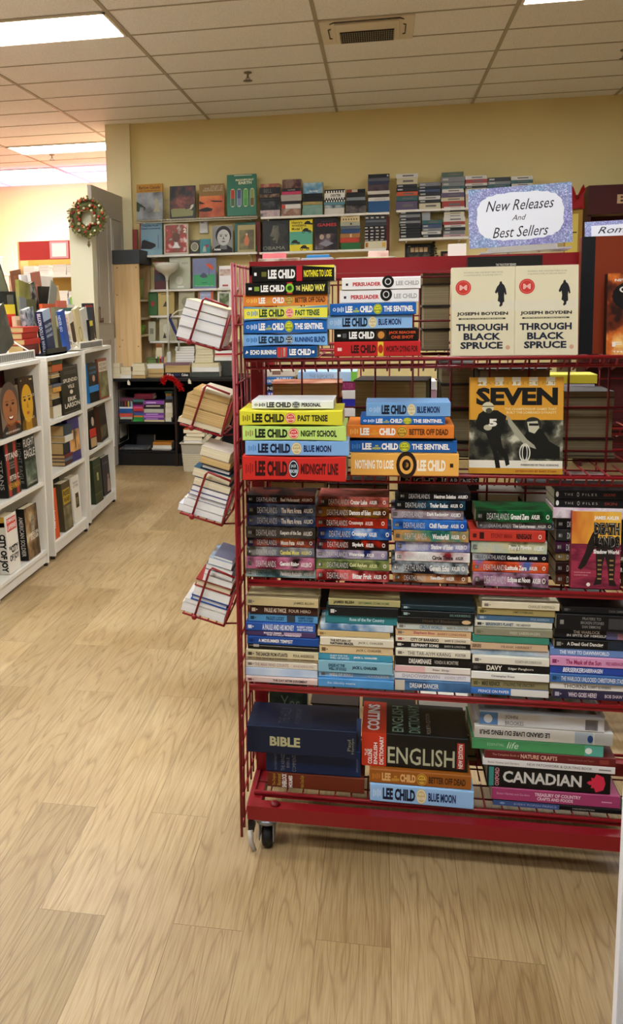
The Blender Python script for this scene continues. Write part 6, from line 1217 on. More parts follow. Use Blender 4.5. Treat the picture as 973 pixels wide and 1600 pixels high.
for k in range(2): m.box((-.002 + k * .016, -.006, 0), (.006 + k * .016, 0, .01), mat('#f0ead8'))
t = m.build('light_switch', loc=(-2.39, WALL_Y - .0402, at(200, 328, 8.5).z)); tag(t, 'tiny pale switch on the cream wall post', 'light switch')
# ---------------------------------------------------------------- black shelving desk, its heaps, lamp, tinsel, basket
BLK = mat('#191717', .45)
DX0, DX1, DY, DB = -2.475, -.62, 8.07, 8.52
t = empty('black_shelf_unit', 'low black shelf unit along the back wall, heaped with books', 'shelf unit', loc=(0, 0, 0))
MB().box((DX0, DY - .1, .807), (DX1, DB, .835), BLK).build('worktop', t, bevel=.002)
for x in (DX0, -1.89, -1.21, DX1 - .03): MB().box((x, DY + .005, .0), (x + .03, DB, .806), BLK).build('side_panel', t)
MB().box((-1.885, DY - .015, .0), (-1.865, DY + .004, .806), mat('#2a1a15', .5)).build('front_post', t)
for (xa, xb) in ((DX0 + .0305, -1.891), (-1.859, -1.211), (-1.179, DX1 - .031)):
    for z in ((.14, .414, .74) if xa < -2 else (.09,)): MB().box((xa, DY + .02, z - .02), (xb, DB - .012, z), BLK).build('shelf', t)
    MB().box((xa, DB - .011, .0), (xb, DB, .806), mat('#0f0e0e', .7)).build('back_panel', t)
MB().box((DX0 + .031, DY, 0), (-1.69, DY + .02, .118), BLK).build('plinth', t)
gD = 'books on the black shelf unit'
def dstack(u0, u1, zb, items, where, Y=DY + .035, W=.13, group=gD): wstack(u0, u1, zb, items, where, group, Y=Y, W=W)
MZ, BZ_ = .4145, .1405
dstack(187, 206, MZ, [(636, '#d8dce4', 'white topped blue paperback', band(0, 1, 0, .5, '#2c5ca4')), (641, '#2f5c9c', 'blue paperback'), (645.5, '#d8584c', 'coral paperback'), (651.5, '#a8b0a4', 'grey green paperback'), (655, '#2c2a2c', 'dark paperback')], 'blue and coral stack')
zt = at(195, 636, DY + .035).z + .001
for k, c in enumerate(['#2c2c34', '#4c3c3c', '#1c1c20', '#a8402c', '#2c2424', '#c8b048', '#3c4c5c', '#a8b8cc']):
    a = at(187.5 + k * 2.4, 636, DY + .05); H = at(190, 627, DY + .05).z - zt
    book(frame((a.x, DY + .05, zt + H), (0, 0, -1), (0, 1, 0), (-1, 0, 0)) @ Matrix.Translation((0, 0, -.015)), H, .1, .0145, mat(c, .45), f'{["black", "brown", "jet black", "red", "dark umber", "yellow", "slate", "pale blue"][k]} little paperback upright over the coral stack', gD, simple=True)
zt2 = zt + (at(190, 627, DY + .05).z - zt) + .002
book(lying(at(187, 626, DY + .05).x, DY + .05, zt2), .15, .1, .03, mat('#6c3c50', .4), 'mauve book lying over the upright little paperbacks', gD, simple=True)
dstack(208, 223.5, MZ, [(624, '#3c6c64', 'teal paperback'), (628, '#241c24', 'black paperback'), (632, '#8c2c7c', 'magenta paperback'), (635.5, '#c85078', 'pink paperback'), (638.5, '#c83c3c', 'red paperback'), (642, '#5c3c7c', 'purple paperback'), (645.5, '#3c5c94', 'blue paperback'), (649, '#d87c3c', 'orange paperback'), (652, '#2f8c40', 'green paperback'), (656, '#3c9c48', 'bright green paperback')], 'narrow rainbow stack')
dstack(225, 256, MZ, [(626, '#8c4ca8', 'violet paperback', band(.1, .6, .3, .6, '#d8b8dc')), (632, '#241f22', 'black and white paperback', band(.1, .8, .5, .8, '#c8c0b0')), (639, '#b8b8a8', 'pale grey paperback'), (645, '#7c48a0', 'deep violet paperback', band(.1, .7, .3, .6, '#d0b0dc')), (649, '#b474c4', 'lilac paperback'), (652.5, '#6c3c90', 'violet paperback with pale letters', band(.1, .7, .3, .6, '#d0b0dc')), (656, '#dccf9c', 'cream paperback')], 'violet stack')
dstack(208.5, 239, at(216, 624, DY + .035).z + .002, [(615.5, '#8c2c40', 'crimson book'), (619, '#6c2030', 'maroon book')], 'maroon pair over the rainbow stack')
dstack(258, 268.5, MZ, [(611, '#2c4a3c', 'dark green book'), (615, '#a8742c', 'ochre book'), (619, '#5c6c80', 'slate blue book'), (624, '#2c2624', 'black book'), (629, '#dcd4bc', 'cream book'), (637, '#e4dcc8', 'ivory book'), (645, '#d4c8a8', 'buff book'), (652, '#e0d8c4', 'off white book')], 'stack at the front post', Y=DY + .05)
dstack(190, 231, BZ_, [(698, '#4a4d52', 'grey paperback', txt('SNOW CRASH', .12, .85, .2, .5, '#a8acac', 0)), (706.5, '#141314', 'long black book with white lower case name', txt('neal stephenson', .04, .94, .2, .6, '#dcd8d0', .04))], 'bottom shelf pair')
dstack(181, 188.5, BZ_, [(700, '#b8402c', 'red paperback'), (704, '#d8d4cc', 'white paperback'), (709, '#2c2226', 'black red paperback')], 'small bottom shelf stack', Y=DY + .045)
dstack(238, 268, BZ_, [(691, '#b8782c', 'orange brown magazine'), (695.5, '#dcd8cc', 'white magazine'), (700, '#cfcabc', 'grey white magazine'), (705, '#e0dcd0', 'pale magazine'), (710, '#3c3834', 'dark photographed magazine'), (714, '#d8d4c8', 'off white magazine')], 'magazine heap', Y=DY + .045)
book(lying(at(213, 700, DY + .12).x, DY + .15, BZ_), .17, .06, .13, mat('#202022', .5), 'dark box set at the back of the bottom shelf', gD, simple=True)
# heaps on the worktop
TZ2 = .8355
gE = 'heaps on the black worktop'
def eheap(u0, u1, items, where, Y, W=.12, zb=TZ2):
    n = len(items); z = zb
    for i in range(n - 1, -1, -1):
        v, c, how, wd = items[i][:4]; a, b = at(u0 + rng.uniform(-1, 1), v, Y), at(u1 + rng.uniform(-1, 1), v, Y); T = max(.006, at((u0 + u1) / 2, v, Y).z - z - .0005); y = Y + rng.uniform(-.006, .006)
        mw = lying_edge(a.x, y, z, b.x - a.x, W) if how == 'e' else lying(a.x, y, z)
        book(mw, b.x - a.x, W, T, mat(c, .45), f'{wd}, {nth(i, n, where)}', gE, pages=items[i][4] if len(items[i]) > 4 else PAGES, spine=items[i][5] if len(items[i]) > 5 else None, simple=True); z += T + .0005
eheap(176, 188, [(568, '#d8cfb0', 'e', 'pale paperback'), (574, '#b88c4c', 'e', 'tan paperback'), (584, '#e4e0d4', 'e', 'white paperback')], 'heap at the white bookcase', 7.985, W=.1)
eheap(188, 205, [(573.5, '#c8bc94', 'e', 'cream edged paperback'), (580, '#b8ac84', 'e', 'thick cream edged paperback'), (586, '#e8e4d8', 'e', 'white edged paperback', PAGES_W)], 'second worktop heap', 7.985, W=.09)
eheap(206.5, 226, [(568, '#c8c49c', 'e', 'straw edged paperback'), (573, '#d0c8a4', 'e', 'ivory edged paperback'), (580, '#c8b884', 'e', 'yellowed paperback'), (586, '#a89464', 'e', 'tan edged paperback', PAGES_B)], 'third worktop heap', 7.985, W=.09)
eheap(228.5, 255, [(568.5, '#d8d4bc', 'e', 'pale edged book', PAGES_W), (576, '#a88c54', 'e', 'brown edged book', PAGES_B), (583.5, '#b89c64', 'e', 'buff edged book', PAGES_B)], 'fourth worktop heap', 8.09)
eheap(257.5, 297, [(567, '#7c5c64', 's', 'mauve book'), (571, '#c8a868', 'e', 'thin tan book', PAGES_B), (573.5, '#d8bc84', 'e', 'thick tan edged book', PAGES_B), (582, '#14151c', 's', 'black spined book with white letters', PAGES, draw(txt('Silva', .06, .34, .2, .8, '#e0dcd4', .04), band(.38, .58, .35, .65, '#2c3c6c'), txt('Coben', .66, .92, .2, .8, '#e0dcd4', .04)))], 'heap over the tinsel', 8.085)
eheap(299, 342, [(567.5, '#c8bc74', 'e', 'narrow yellow paperback'), (571, '#d8cc84', 'e', 'straw paperback'), (573.5, '#e0dcd4', 'e', 'white edged book', PAGES_W), (581, '#4c5048', 's', 'dark grey green book')], 'heap beside the pocket', 8.09)
sk = lambda *cs: cs
eheap(274, 303, [(541, '#1c1c1c', 'e', 'black covered paperback', PAGES_W), (544.5, '#e0dcd4', 'e', 'white paperback', PAGES_W), (548, '#17171a', 'e', 'glossy black paperback', PAGES_W), (552, '#201f20', 'e', 'dull black paperback', PAGES_W), (556, '#8c7070', 'e', 'rosy grey paperback', PAGES_W), (560, '#2a2c28', 'e', 'dark paperback', PAGES_W), (564, '#141414', 'e', 'thick black paperback', PAGES_W)], 'rear black and white stack', 8.2, W=.09)
eheap(305, 333, [(537, '#d8d4b4', 'e', 'cream paperback'), (541, '#c8c49c', 'e', 'pale olive paperback'), (545.5, '#d0cca8', 'e', 'straw paperback'), (550, '#c4bc90', 'e', 'wheat paperback'), (554.5, '#ccc49c', 'e', 'linen paperback'), (559, '#bcb48c', 'e', 'dun paperback'), (563.5, '#d4cc9c', 'e', 'bottom yellow paperback')], 'rear cream stack', 8.2, W=.09)
eheap(335.5, 362, [(543, '#e0dcd4', 'e', 'white paperback', PAGES_W), (547.5, '#dcd4cc', 'e', 'ivory paperback', PAGES_W), (552, '#b8303c', 's', 'red paperback'), (555, '#e0c4b4', 's', 'salmon paperback'), (558, '#e4e0dc', 'e', 'clean white paperback', PAGES_W), (563.5, '#3c3c38', 's', 'dark grey paperback')], 'rear red and white stack', 8.2, W=.09)
eheap(243, 253.5, [(537, '#8c5c34', 's', 'brown book'), (543, '#c8b890', 'e', 'tan edged book'), (549, '#d0c8ac', 'e', 'cream edged book'), (555, '#c8c0a8', 'e', 'ivory edged book'), (560, '#4c2420', 's', 'maroon book')], 'rear stack behind the lamp', 8.2, W=.09)
# pens and small boxes by the cabinet
tapered_basket(-2.135, 8.24, TZ2, .036, .046, .17, '#6c8448', 'olive green waste basket on the worktop by the wood unit')
m = MB(); a = at(176, 560, 8.2); m.box((a.x, 8.16, TZ2), (a.x + .075, 8.22, TZ2 + .19), mat('#3f9c50', .4)); m.box((a.x + .004, 8.158, TZ2 + .13), (a.x + .071, 8.16, TZ2 + .18), mat('#d8e0d0')); t = m.build('small_carton'); tag(t, 'green and white carton at the white bookcase corner', 'carton')
p = at(198, 565, 8.2); t = empty('pen_pot', 'short tan pot of coloured pens on the worktop', 'pen pot', loc=(-2.03, 8.16, TZ2))
MB().lathe([(0, 0), (.035, 0), (.037, .13), (.034, .13), (.032, .006), (0, .006)], mat('#c8b060', .5), n=18).build('pot', t)
for k, c in enumerate(['#c8402c', '#2c5c9c', '#d86c2c', '#2c2c34', '#3c8c4c', '#b83c5c']):
    a = k * 1.05; MB().tube([(.012 * math.cos(a), .012 * math.sin(a), .01), (.03 * math.cos(a), .03 * math.sin(a), .19)], .004, mat(c, .4), 6).build('pen', t)
# white torchiere with a reading arm, standing on the worktop
lx, ly = at(262, 500, 8.24).x, 8.3; LW = mat('#d4d2c0', .45); LN = mat('#23285a', .4)
t = empty('torchiere_lamp', 'white torchiere lamp with a bowl shade and bent reading arm', 'lamp', loc=(lx, ly - .05, TZ2))
MB().lathe([(0, 0), (.032, 0), (.032, .012), (.024, .02), (.022, .2), (.016, .23), (0, .23)], mat('#c8c8be', .4), n=20).build('base', t)
zb_ = at(262, 437, 8.25).z - TZ2; zt_ = at(262, 411, 8.25).z - TZ2
MB().tube([(0, 0, .2), (0, 0, zb_)], .0095, LW, 12).build('pole', t)
MB().lathe([(0, zb_ - .01), (.014, zb_ - .01), (.016, zb_ + .02), (.026, zb_ + .04), (.05, zb_ + .06), (.08, zb_ + .075), (.104, zb_ + .1), (.117, zb_ + .13), (.122, zt_), (.118, zt_), (.112, zb_ + .13), (.1, zb_ + .104), (.075, zb_ + .082), (.03, zb_ + .066), (0, zb_ + .06)], LW, n=36).build('bowl_shade', t)
P = lambda u, v, dy=0: at(u, v, 8.165 + dy) - Vector((lx, ly - .05, TZ2))
ra = MB(); ra.tube([P(264, 492) + Vector((0, .07, 0)), P(265, 497) + Vector((0, .02, 0)), P(266, 500), P(272, 514), P(277, 524), P(279, 532)], .0135, LN, 10); arm = ra.build('reading_arm', t)
m = MB(); m.tube([P(279, 532), P(279.5, 540), P(278, 548)], .009, mat('#a8a698', .4), 8); m.build('arm_tail', t)
m = MB(); m.tube([P(266, 497), P(270, 491), P(277, 486), P(286, 484), P(297, 483), P(305, 482)], .006, LW, 8); m.build('gooseneck', t)
hd = P(306, 482); X = Matrix.Translation(hd) @ Matrix.Rotation(R(97), 4, 'Y')
MB().lathe([(0, -.01), (.014, -.008), (.02, .02), (.036, .06), (.044, .085), (.045, .12), (.042, .12), (.03, .06), (0, .03)], LW, n=24, X=X).build('reading_shade', t)
# red tinsel on the worktop edge
t0 = at(256, 588, 7.935); t = empty('tinsel_garland', 'shiny red tinsel garland draped on the black worktop edge', 'tinsel', loc=t0)
pts = [at(u, v, 7.935) - t0 for u, v in ((254, 597), (257, 591), (264, 589), (270, 592), (276, 596), (280, 602), (284, 608))]
m = MB(); TR, TL = mat('#c8141c', .22, .3), mat('#f0483c', .15, .5); m.tube(pts, .004, TR, 6)
for k in range(520):
    i = rng.uniform(0, len(pts) - 1.001); p = pts[int(i)].lerp(pts[int(i) + 1], i % 1); d = Vector((rng.uniform(-1, 1), rng.uniform(-1, .6), rng.uniform(-1, 1))).normalized() * rng.uniform(.02, .038); s_ = d.orthogonal().normalized() * .0022
    m.poly([p - s_, p + s_, p + d + s_, p + d - s_], TL if k % 4 == 0 else TR)
m.build('tinsel_fringe', t)
for (u0, v0, lb, nm) in ((201, 598, 'small pale figure hanging at the black unit front', 'shelf_tag'), (296, 596, 'small white tag hanging under the black worktop', 'shelf_tag')):
    p = at(u0, v0, 7.96); m = MB(); m.add([(p.x - .012, 7.96, p.z - .02), (p.x + .016, 7.96, p.z - .022), (p.x + .012, 7.96, p.z + .006), (p.x - .004, 7.96, p.z + .026), (p.x - .014, 7.96, p.z + .01), (p.x - .012, 7.963, p.z - .02), (p.x + .016, 7.963, p.z - .022), (p.x + .012, 7.963, p.z + .006), (p.x - .004, 7.963, p.z + .026), (p.x - .014, 7.963, p.z + .01)], [(0, 1, 2, 3, 4), (9, 8, 7, 6, 5)] + [(k, k + 5, (k + 1) % 5 + 5, (k + 1) % 5) for k in range(5)], mat('#d8d0b8', .5)); tag(m.build(nm), lb, 'tag')
# woven plastic basket of books on the floor
bx0, bx1, by0, by1, bh = -1.77, -1.44, 7.78, 8.0, .262
t = empty('laundry_basket', 'white woven plastic basket of paperbacks on the floor', 'basket', loc=((bx0 + bx1) / 2, (by0 + by1) / 2, 0)); BW = mat('#cfc7ae', .5)
cw, cd = (bx1 - bx0) / 2, (by1 - by0) / 2
m = MB(); s0 = .88
def ringpt(k, z, e=0):
    s_ = s0 + (1 - s0) * z / bh; q_ = [(-1, -1), (1, -1), (1, 1), (-1, 1)]
    return (q_[k % 4][0] * (cw * s_ + e), q_[k % 4][1] * (cd * s_ + e), z)
for k in range(4):
    m.add([ringpt(k, .0), ringpt(k + 1, .0), ringpt(k + 1, bh * .62), ringpt(k, bh * .62), ringpt(k, .0, -.004), ringpt(k + 1, .0, -.004), ringpt(k + 1, bh * .62, -.004), ringpt(k, bh * .62, -.004)], [(0, 1, 2, 3), (7, 6, 5, 4), (0, 4, 5, 1), (3, 2, 6, 7)], BW)
m.box((-cw * s0, -cd * s0, 0), (cw * s0, cd * s0, .005), BW)
body = m.build('body', t)
m = MB()
for k in range(4):
    a, b = Vector(ringpt(k, .0, .0015)), Vector(ringpt(k + 1, .0, .0015)); c, d = Vector(ringpt(k + 1, bh * .62, .0015)), Vector(ringpt(k, bh * .62, .0015)); n = 22 if k % 2 == 0 else 15
    for i in range(n):
        for j in range(9):
            u0, v0 = (i + .12 + (j % 2) * .4) / n, (j + .15) / 9; u1, v1 = min(1, u0 + .62 / n), v0 + .6 / 9
            P4 = [a.lerp(b, uu).lerp(d.lerp(c, uu), vv) for uu, vv in ((u0, v0), (u1, v0), (u1, v1), (u0, v1))]
            m.poly(P4, mat('#a89c7c', .7))
m.build('weave', t)
m = MB()
for k in range(4): m.add([ringpt(k, bh * .62), ringpt(k + 1, bh * .62), ringpt(k + 1, bh), ringpt(k, bh), ringpt(k, bh * .62, -.003), ringpt(k + 1, bh * .62, -.003), ringpt(k + 1, bh, -.003), ringpt(k, bh, -.003)], [(0, 1, 2, 3), (7, 6, 5, 4), (3, 2, 6, 7), (0, 4, 5, 1)], mat('#d8d2c0', .3, trans=.55, alpha=1))
m.build('clear_band', t)
m = MB(); m.tube([ringpt(k, bh, .006) for k in range(4)], .008, BW, 8, closed=True); m.build('rim', t)
gF = 'paperbacks in the woven basket'
X0b, Yb = (bx0 + bx1) / 2, (by0 + by1) / 2
for k in range(7):
    x = bx0 + .035 + k * .036
    book(frame((x, by0 + .03, .012), (0, 1, 0), (0, 0, 1), (1, 0, 0)), .15, .11 + .02 * (k % 3) + .05, .03, mat(['#d8c8a4', '#c8a878', '#e0d8c0', '#b89868', '#d8c498', '#c8b48c', '#e0d4b4'][k], .5), f'{["cream", "caramel", "ivory", "umber", "maize", "khaki", "bone"][k]} paperback on its spine inside the woven basket', gF, pages=PAGES, simple=True)
zz = .2205
for i, (c, tt, w_, yw, pg_) in enumerate([('#e0d8bc', .03, 'cream paperback', .03, PAGES), ('#e8e4d8', .026, 'white edged paperback', -.08, PAGES_W), ('#ddd6bc', .034, 'thick pale paperback', .06, PAGES), ('#d8ccac', .028, 'small buff paperback', -.04, PAGES), ('#c8501f', .034, 'orange covered paperback', .1, PAGES)]):
    book(lying_edge(bx0 + .02 + (.025 if i == 3 else 0), by0 + .03, zz, .17, .12, yw), .17, .12, tt, mat(c, .45), f'{w_}, {["bottom", "second", "third", "fourth", "topmost"][i]} of the pile heaped over the basket', gF, pages=pg_, simple=True); zz += tt + .003
for i, (px, pz, rot, c, w_) in enumerate([(.035, .235, 42, '#e4dcc4', 'cream paperback tipped on the basket side'), (.15, .245, 42, '#d8c498', 'tan paperback wedged at the basket rim')]):
    M_ = Matrix.Translation((X0b + px - .02, by0 + .06, pz)) @ Matrix.Rotation(R(-rot), 4, 'Y') @ frame((0, .11, 0), (-1, 0, 0), (0, -1, 0), (0, 0, 1))
    book(M_ @ Matrix.Translation((-.11, 0, 0)), .15, .11, .035, mat(c, .45), w_, gF, simple=True, pages=PAGES)
# ---------------------------------------------------------------- piles in the tilted end pockets
gP = 'piles in the tilted end pockets of the red rack'
def pocket_pile(i, items, where):
    """From the bottom: (thickness, length, cover, pages, words, setback)."""
    X, wid, dep = POCK[i]; z = .004; n = len(items); K_ = (1, .68, .84, .9)[i]
    for k, it in enumerate(items):
        T, Lg, c, pg_, wd = it[:5]; T *= K_; off = max(0, (z + T) * math.tan(TILT) + (X.translation.x + .369) / math.cos(TILT))
        # fore-edge to the camera, head outward along the slope
        M_ = X @ lying_edge(-Lg - .004 - off, .006 + rng.uniform(0, .006), z, Lg, dep * .78, rng.uniform(-.02, .02))
        sp_ = it[6] if len(it) > 6 else None
        cm = mat(c, .4) if isinstance(c, str) else c
        book(M_, Lg, dep * .78, T, cm, f'{wd}, {nth(n - 1 - k, n, where)}', gP, pages=pg_, hard=it[7] if len(it) > 7 else False, face=sp_); z += T + .0008
PW2 = page_mat('#ecebea', '#dddcd8')
pocket_pile(0, [(.03, .118, '#e4e4e8', PW2, 'white edged paperback'), (.026, .117, '#c8ccd8', PW2, 'pale paperback'), (.02, .116, '#4c5470', PW2, 'thin slate paperback'), (.022, .114, '#d8d0a8', PW2, 'cream topped paperback')], 'highest end pocket pile')
pocket_pile(1, [(.018, .118, '#d8ccb0', PAGES, 'cream edged paperback'), (.05, .112, '#b89c6c', PAGES_B, 'thick tan edged paperback'), (.045, .112, '#a88c5c', PAGES_B, 'big tan edged paperback'), (.022, .1, '#c8a060', PAGES_B, 'smaller ochre paperback'), (.012, .08, '#e0d8c0', PAGES, 'small loose booklet')], 'second end pocket pile')
pocket_pile(2, [(.022, .12, '#c8c8d8', PW2, 'white paperback'), (.022, .11, '#e8e4dc', PW2, 'rounded white paperback'), (.013, .104, '#5c4c7c', PW2, 'purple backed paperback'), (.013, .1, '#4c4c8c', PW2, 'blue backed paperback'), (.016, .098, '#6c6c8c', PW2, 'lilac paperback'), (.026, .098, '#2c2424', PAGES, 'cream edged novel'), (.028, .1, '#2c5c7c', PAGES, 'blue covered novel', 0, txt('Silent Mountain', .2, .8, .3, .7, '#e0e8f0', .02)), (.016, .08, '#17181a', PW2, 'black hardback', 0, None, True), (.022, .08, '#a89070', PAGES_B, 'brown edged paperback'), (.028, .078, '#d8cfc0', PAGES, 'grey edged paperback')], 'third end pocket pile')
pocket_pile(3, [(.026, .118, '#d4cfc4', PW2, 'thick white paperback'), (.012, .114, '#c8c4bc', PW2, 'thin white paperback'), (.016, .1, '#2a4a94', PW2, 'blue hardback', 0, None, True), (.026, .098, '#d8d4cc', PW2, 'pale edged paperback'), (.022, .1, '#8c2826', PAGES, 'dark red hardback', 0, None, True), (.018, .08, '#d4ccc4', PW2, 'ivory paperback'), (.016, .076, '#8c8c98', PW2, 'grey paperback'), (.016, .072, '#2c3040', PW2, 'dark navy paperback'), (.02, .064, mottle('#5c8cb4', '#a8c4d8', '#8c8480', '#d0d8dc', scale=14), PW2, 'sky picture paperback'), (.008, .05, '#6c7088', PW2, 'slim grey blue booklet')], 'lowest end pocket pile')
# ---------------------------------------------------------------- signs over the rack
GLIT = bpy.data.materials.new('glitter_border'); nt, N, L, b = nodes_of(GLIT)
tc = N.new('ShaderNodeTexCoord'); v_ = N.new('ShaderNodeTexVoronoi'); v_.inputs['Scale'].default_value = 380; L.new(tc.outputs['Object'], v_.inputs['Vector'])
n_ = N.new('ShaderNodeTexNoise'); n_.inputs['Scale'].default_value = 9; L.new(tc.outputs['Object'], n_.inputs['Vector'])
r1 = ramp(N, [(.3, '#86b4c8'), (.5, '#a6abcb'), (.7, '#948fc0')]); L.new(n_.outputs['Fac'], r1.inputs[0])
r2 = ramp(N, [(.0, '#6a6a80'), (.6, '#a8a8bc'), (.93, '#ffffff')]); L.new(v_.outputs['Color'], r2.inputs[0])
mx = N.new('ShaderNodeMix'); mx.data_type = 'RGBA'; mx.blend_type = 'OVERLAY'; mx.inputs[0].default_value = .8; L.new(r1.outputs[0], mx.inputs[6]); L.new(r2.outputs[0], mx.inputs[7]); L.new(mx.outputs[2], b.inputs['Base Color']); b.inputs['Roughness'].default_value = .35
def card_sign(p, W, H, roll, label, lines, oval=True, holder=True):
    M_ = Matrix.Translation(p) @ Matrix.Rotation(roll, 4, 'Y') @ Matrix.Rotation(R(-4), 4, 'X')
    t = empty('shop_sign', label, 'sign', mw=M_)
    MB().box((0, 0, 0), (W, .0012, H), GLIT).build('card', t)
    f = lambda r, u, l: (r * W, -l, u * H)
    m = MB()
    if oval: m.poly([f(.5 + .42 * math.copysign(abs(math.cos(a)) ** .6, math.cos(a)) + .006 * math.sin(a * 19), .5 + .4 * math.copysign(abs(math.sin(a)) ** .62, math.sin(a)) + .008 * math.cos(a * 23), .0004) for a in [2 * math.pi * k / 90 for k in range(90)]], mat('#eceff8', .5))
    else: quad(m, f, .07, .97, .06, .9, mat('#e2e4ee', .5), .0004)
    m.build('paper', t)
    m = MB()
    for (s, r0, r1_, u0, u1) in lines: put(m, s, (r0, r1_, u0, u1), mat('#2c2c34'), f, .0009, .0, .38)
    m.build('lettering', t)
    if holder:
        cl = mat('#f0f0f4', .15, trans=.7)
        m = MB(); m.box((W * .18, -.004, -.012), (W * .85, .02, -.001), cl); m.box((W * .1, -.012, -.016), (W * .98, .05, -.012), cl); m.build('clear_base', t)
    return t
a, b_ = at(733, 392, 2.46), at(890, 385, 2.46); hgt = at(728, 303, 2.46).z - a.z
card_sign((a.x, 2.455, 1.629), b_.x - a.x + .006, hgt + .006, R(-2.2), 'lilac glitter sign reading New Releases and Best Sellers on the rack top', [('New Releases', .17, .83, .6, .78), ('And', .42, .56, .43, .52), ('Best Sellers', .23, .77, .15, .33)])
# odds along the rack top
def flat_box(u0, u1, v0, Y, col, label, d=.1, nm='magazine', z=1.6135, hh=None):
    p0, p1 = at(u0, v0, Y), at(u1, v0, Y); m = MB().box((p0.x, Y, z), (p1.x, Y + d, p0.z if hh is None else z + hh), col if not isinstance(col, str) else mat(col, .4)); t = m.build(nm, bevel=.0005); tag(t, label, 'magazine', 'magazines lying along the rack top')
# ---------------------------------------------------------------- a second red rack behind, with its own books and signs
DY2 = .86
R2 = red_rack('wire_book_rack', 'second red wire rack behind the first, glimpsed through its grid', dy=DY2, x0=-.42, x1=1.0, detail=False)
gR = 'books on the rack behind'
Y2 = RY0 + DY2
def rstack(x0, x1, zb, items, where, W=.11, Y=None):
    n = len(items); z = zb
    for i in range(n - 1, -1, -1):
        T, c, wd = items[i][:3]; c = mat(c, .4) if isinstance(c, str) else mottle(*c, scale=12, seed=i)
        book(lying(x0 + rng.uniform(-.008, .008), (Y or Y2 + .012) + rng.uniform(-.005, .005), z), x1 - x0, W, T, c, f'{wd}, {nth(i, n, where)}', gR, spine=items[i][3] if len(items[i]) > 3 else None); z += T + .0008
rstack(-.4, -.3 + .0, L2 + .006, [(.024, '#d4ccbc', 'pale paperback with a brown picture', band(.2, .5, .3, .9, '#8c6c5c')), (.026, '#3c74b4', 'blue paperback with white capitals', draw(txt('FORCE', .05, .32, .25, .65, WHITE, .03), txt('FATAL', .42, .98, .1, .9, '#cfe0f0', .06))), (.024, '#17161a', 'black paperback with pale lettering', txt('NICE', .05, .5, .2, .7, '#c8c8c0', .03)), (.03, '#3c48a4', 'royal blue paperback', txt('IN', .05, .4, .15, .85, '#c8c8e8', .03)), (.026, '#c89468', 'peach paperback'), (.03, '#8c3c2c', 'brick paperback'), (.03, '#2c4c3c', 'green paperback')], 'end stack of the rack behind')
rstack(-.285, -.08, L2 + .006, [(.034, ('#8cb4e0', '#a8c8ec', '#c0d8f0'), 'pale blue book with soft grey capitals', draw(txt('THE REPORTER', .2, .62, .3, .7, '#8090b0', 0), band(.9, 1, 0, 1, '#7cc44c'))), (.03, '#8c2858', 'magenta book', draw(txt('REPORTER', .1, .4, .2, .8, '#b85c84', 0), txt('REPORTER', .6, .95, .2, .8, '#b85c84', 0))), (.03, '#d8d4d0', 'white book'), (.03, '#2c2c9c', 'ultramarine book'), (.03, '#e0dcd8', 'white paperback'), (.03, '#3c3834', 'dark book')], 'pale stack of rear rack')
rstack(.0, .19, L2 + .006, [(.03, '#e8e8ec', 'white book'), (.03, '#c8a4b4', 'rose book'), (.03, '#2c2a2c', 'black book'), (.03, '#dcdad8', 'clean white book'), (.03, '#3c4454', 'slate book')], 'short white stack of the rack behind')
rstack(.32, .5, L2 + .006, [(.028, '#d8cc34', 'bright yellow book', txt('TESS GERRITSEN', .3, .95, .2, .8, '#5c5414', 0)), (.03, '#e0e0ec', 'white book with a blue line', band(0, 1, 0, .15, '#4c5cb8')), (.044, '#ecece8', 'thick white book'), (.03, '#8c7c5c', 'tan book'), (.03, '#2c2624', 'black book'), (.03, '#c8c0a8', 'cream book')], 'yellow stack of rear rack')
rstack(.52, .7, L2 + .006, [(.03, '#d4c83c', 'yellow book'), (.03, '#cfd0e4', 'lavender white book'), (.05, '#e8e8e4', 'thick pale book'), (.03, '#4c4438', 'brown book'), (.03, '#a89878', 'sand book')], 'outer stack of the rack behind')
# sign on the rack behind
a = at(916, 372, 3.3)
card_sign((a.x, 3.31, 1.613), .3, at(920, 346, 3.3).z - 1.613, R(-1.5), 'white sign with lilac edge reading Romance, cut by the picture edge', [('Romance', .14, .72, .7, .86)], oval=False, holder=False)
# maroon header of a bookcase by the back wall and its neighbours
a, b_ = at(911, 335, 8.3), at(905, 291, 8.3); x0 = a.x
x0 += .035
t = empty('bookcase', 'maroon bookcase with a header board lettered gold at the picture edge', 'bookcase', loc=(x0, 8.28, 0)); MR = mat('#4a1a1a', .55)
hz0, hz1 = at(930, 335, 8.28).z, at(930, 289.5, 8.28).z
MB().box((0, 0, hz0), (1.3, .03, hz1), MR).build('header_board', t)
for xx in (0, 1.27): MB().box((xx, .031, 0), (xx + .03, .26, hz1), MR).build('side_panel', t)
for z in (.4, .9, 1.3, 1.66): MB().box((.031, .035, z - .02), (1.269, .26, z), MR).build('shelf', t)
MB().box((.031, .24, 0), (1.269, .26, hz0), MR).build('back_panel', t)
m = MB(); f = lambda r, u, l: (r * 1.3, -l, hz0 + u * (hz1 - hz0)); put(m, 'BIOGRAPHY', (.175, .9, .34, .66), mat('#d0ac84'), f, .0008, .03); m.build('header_lettering', t)
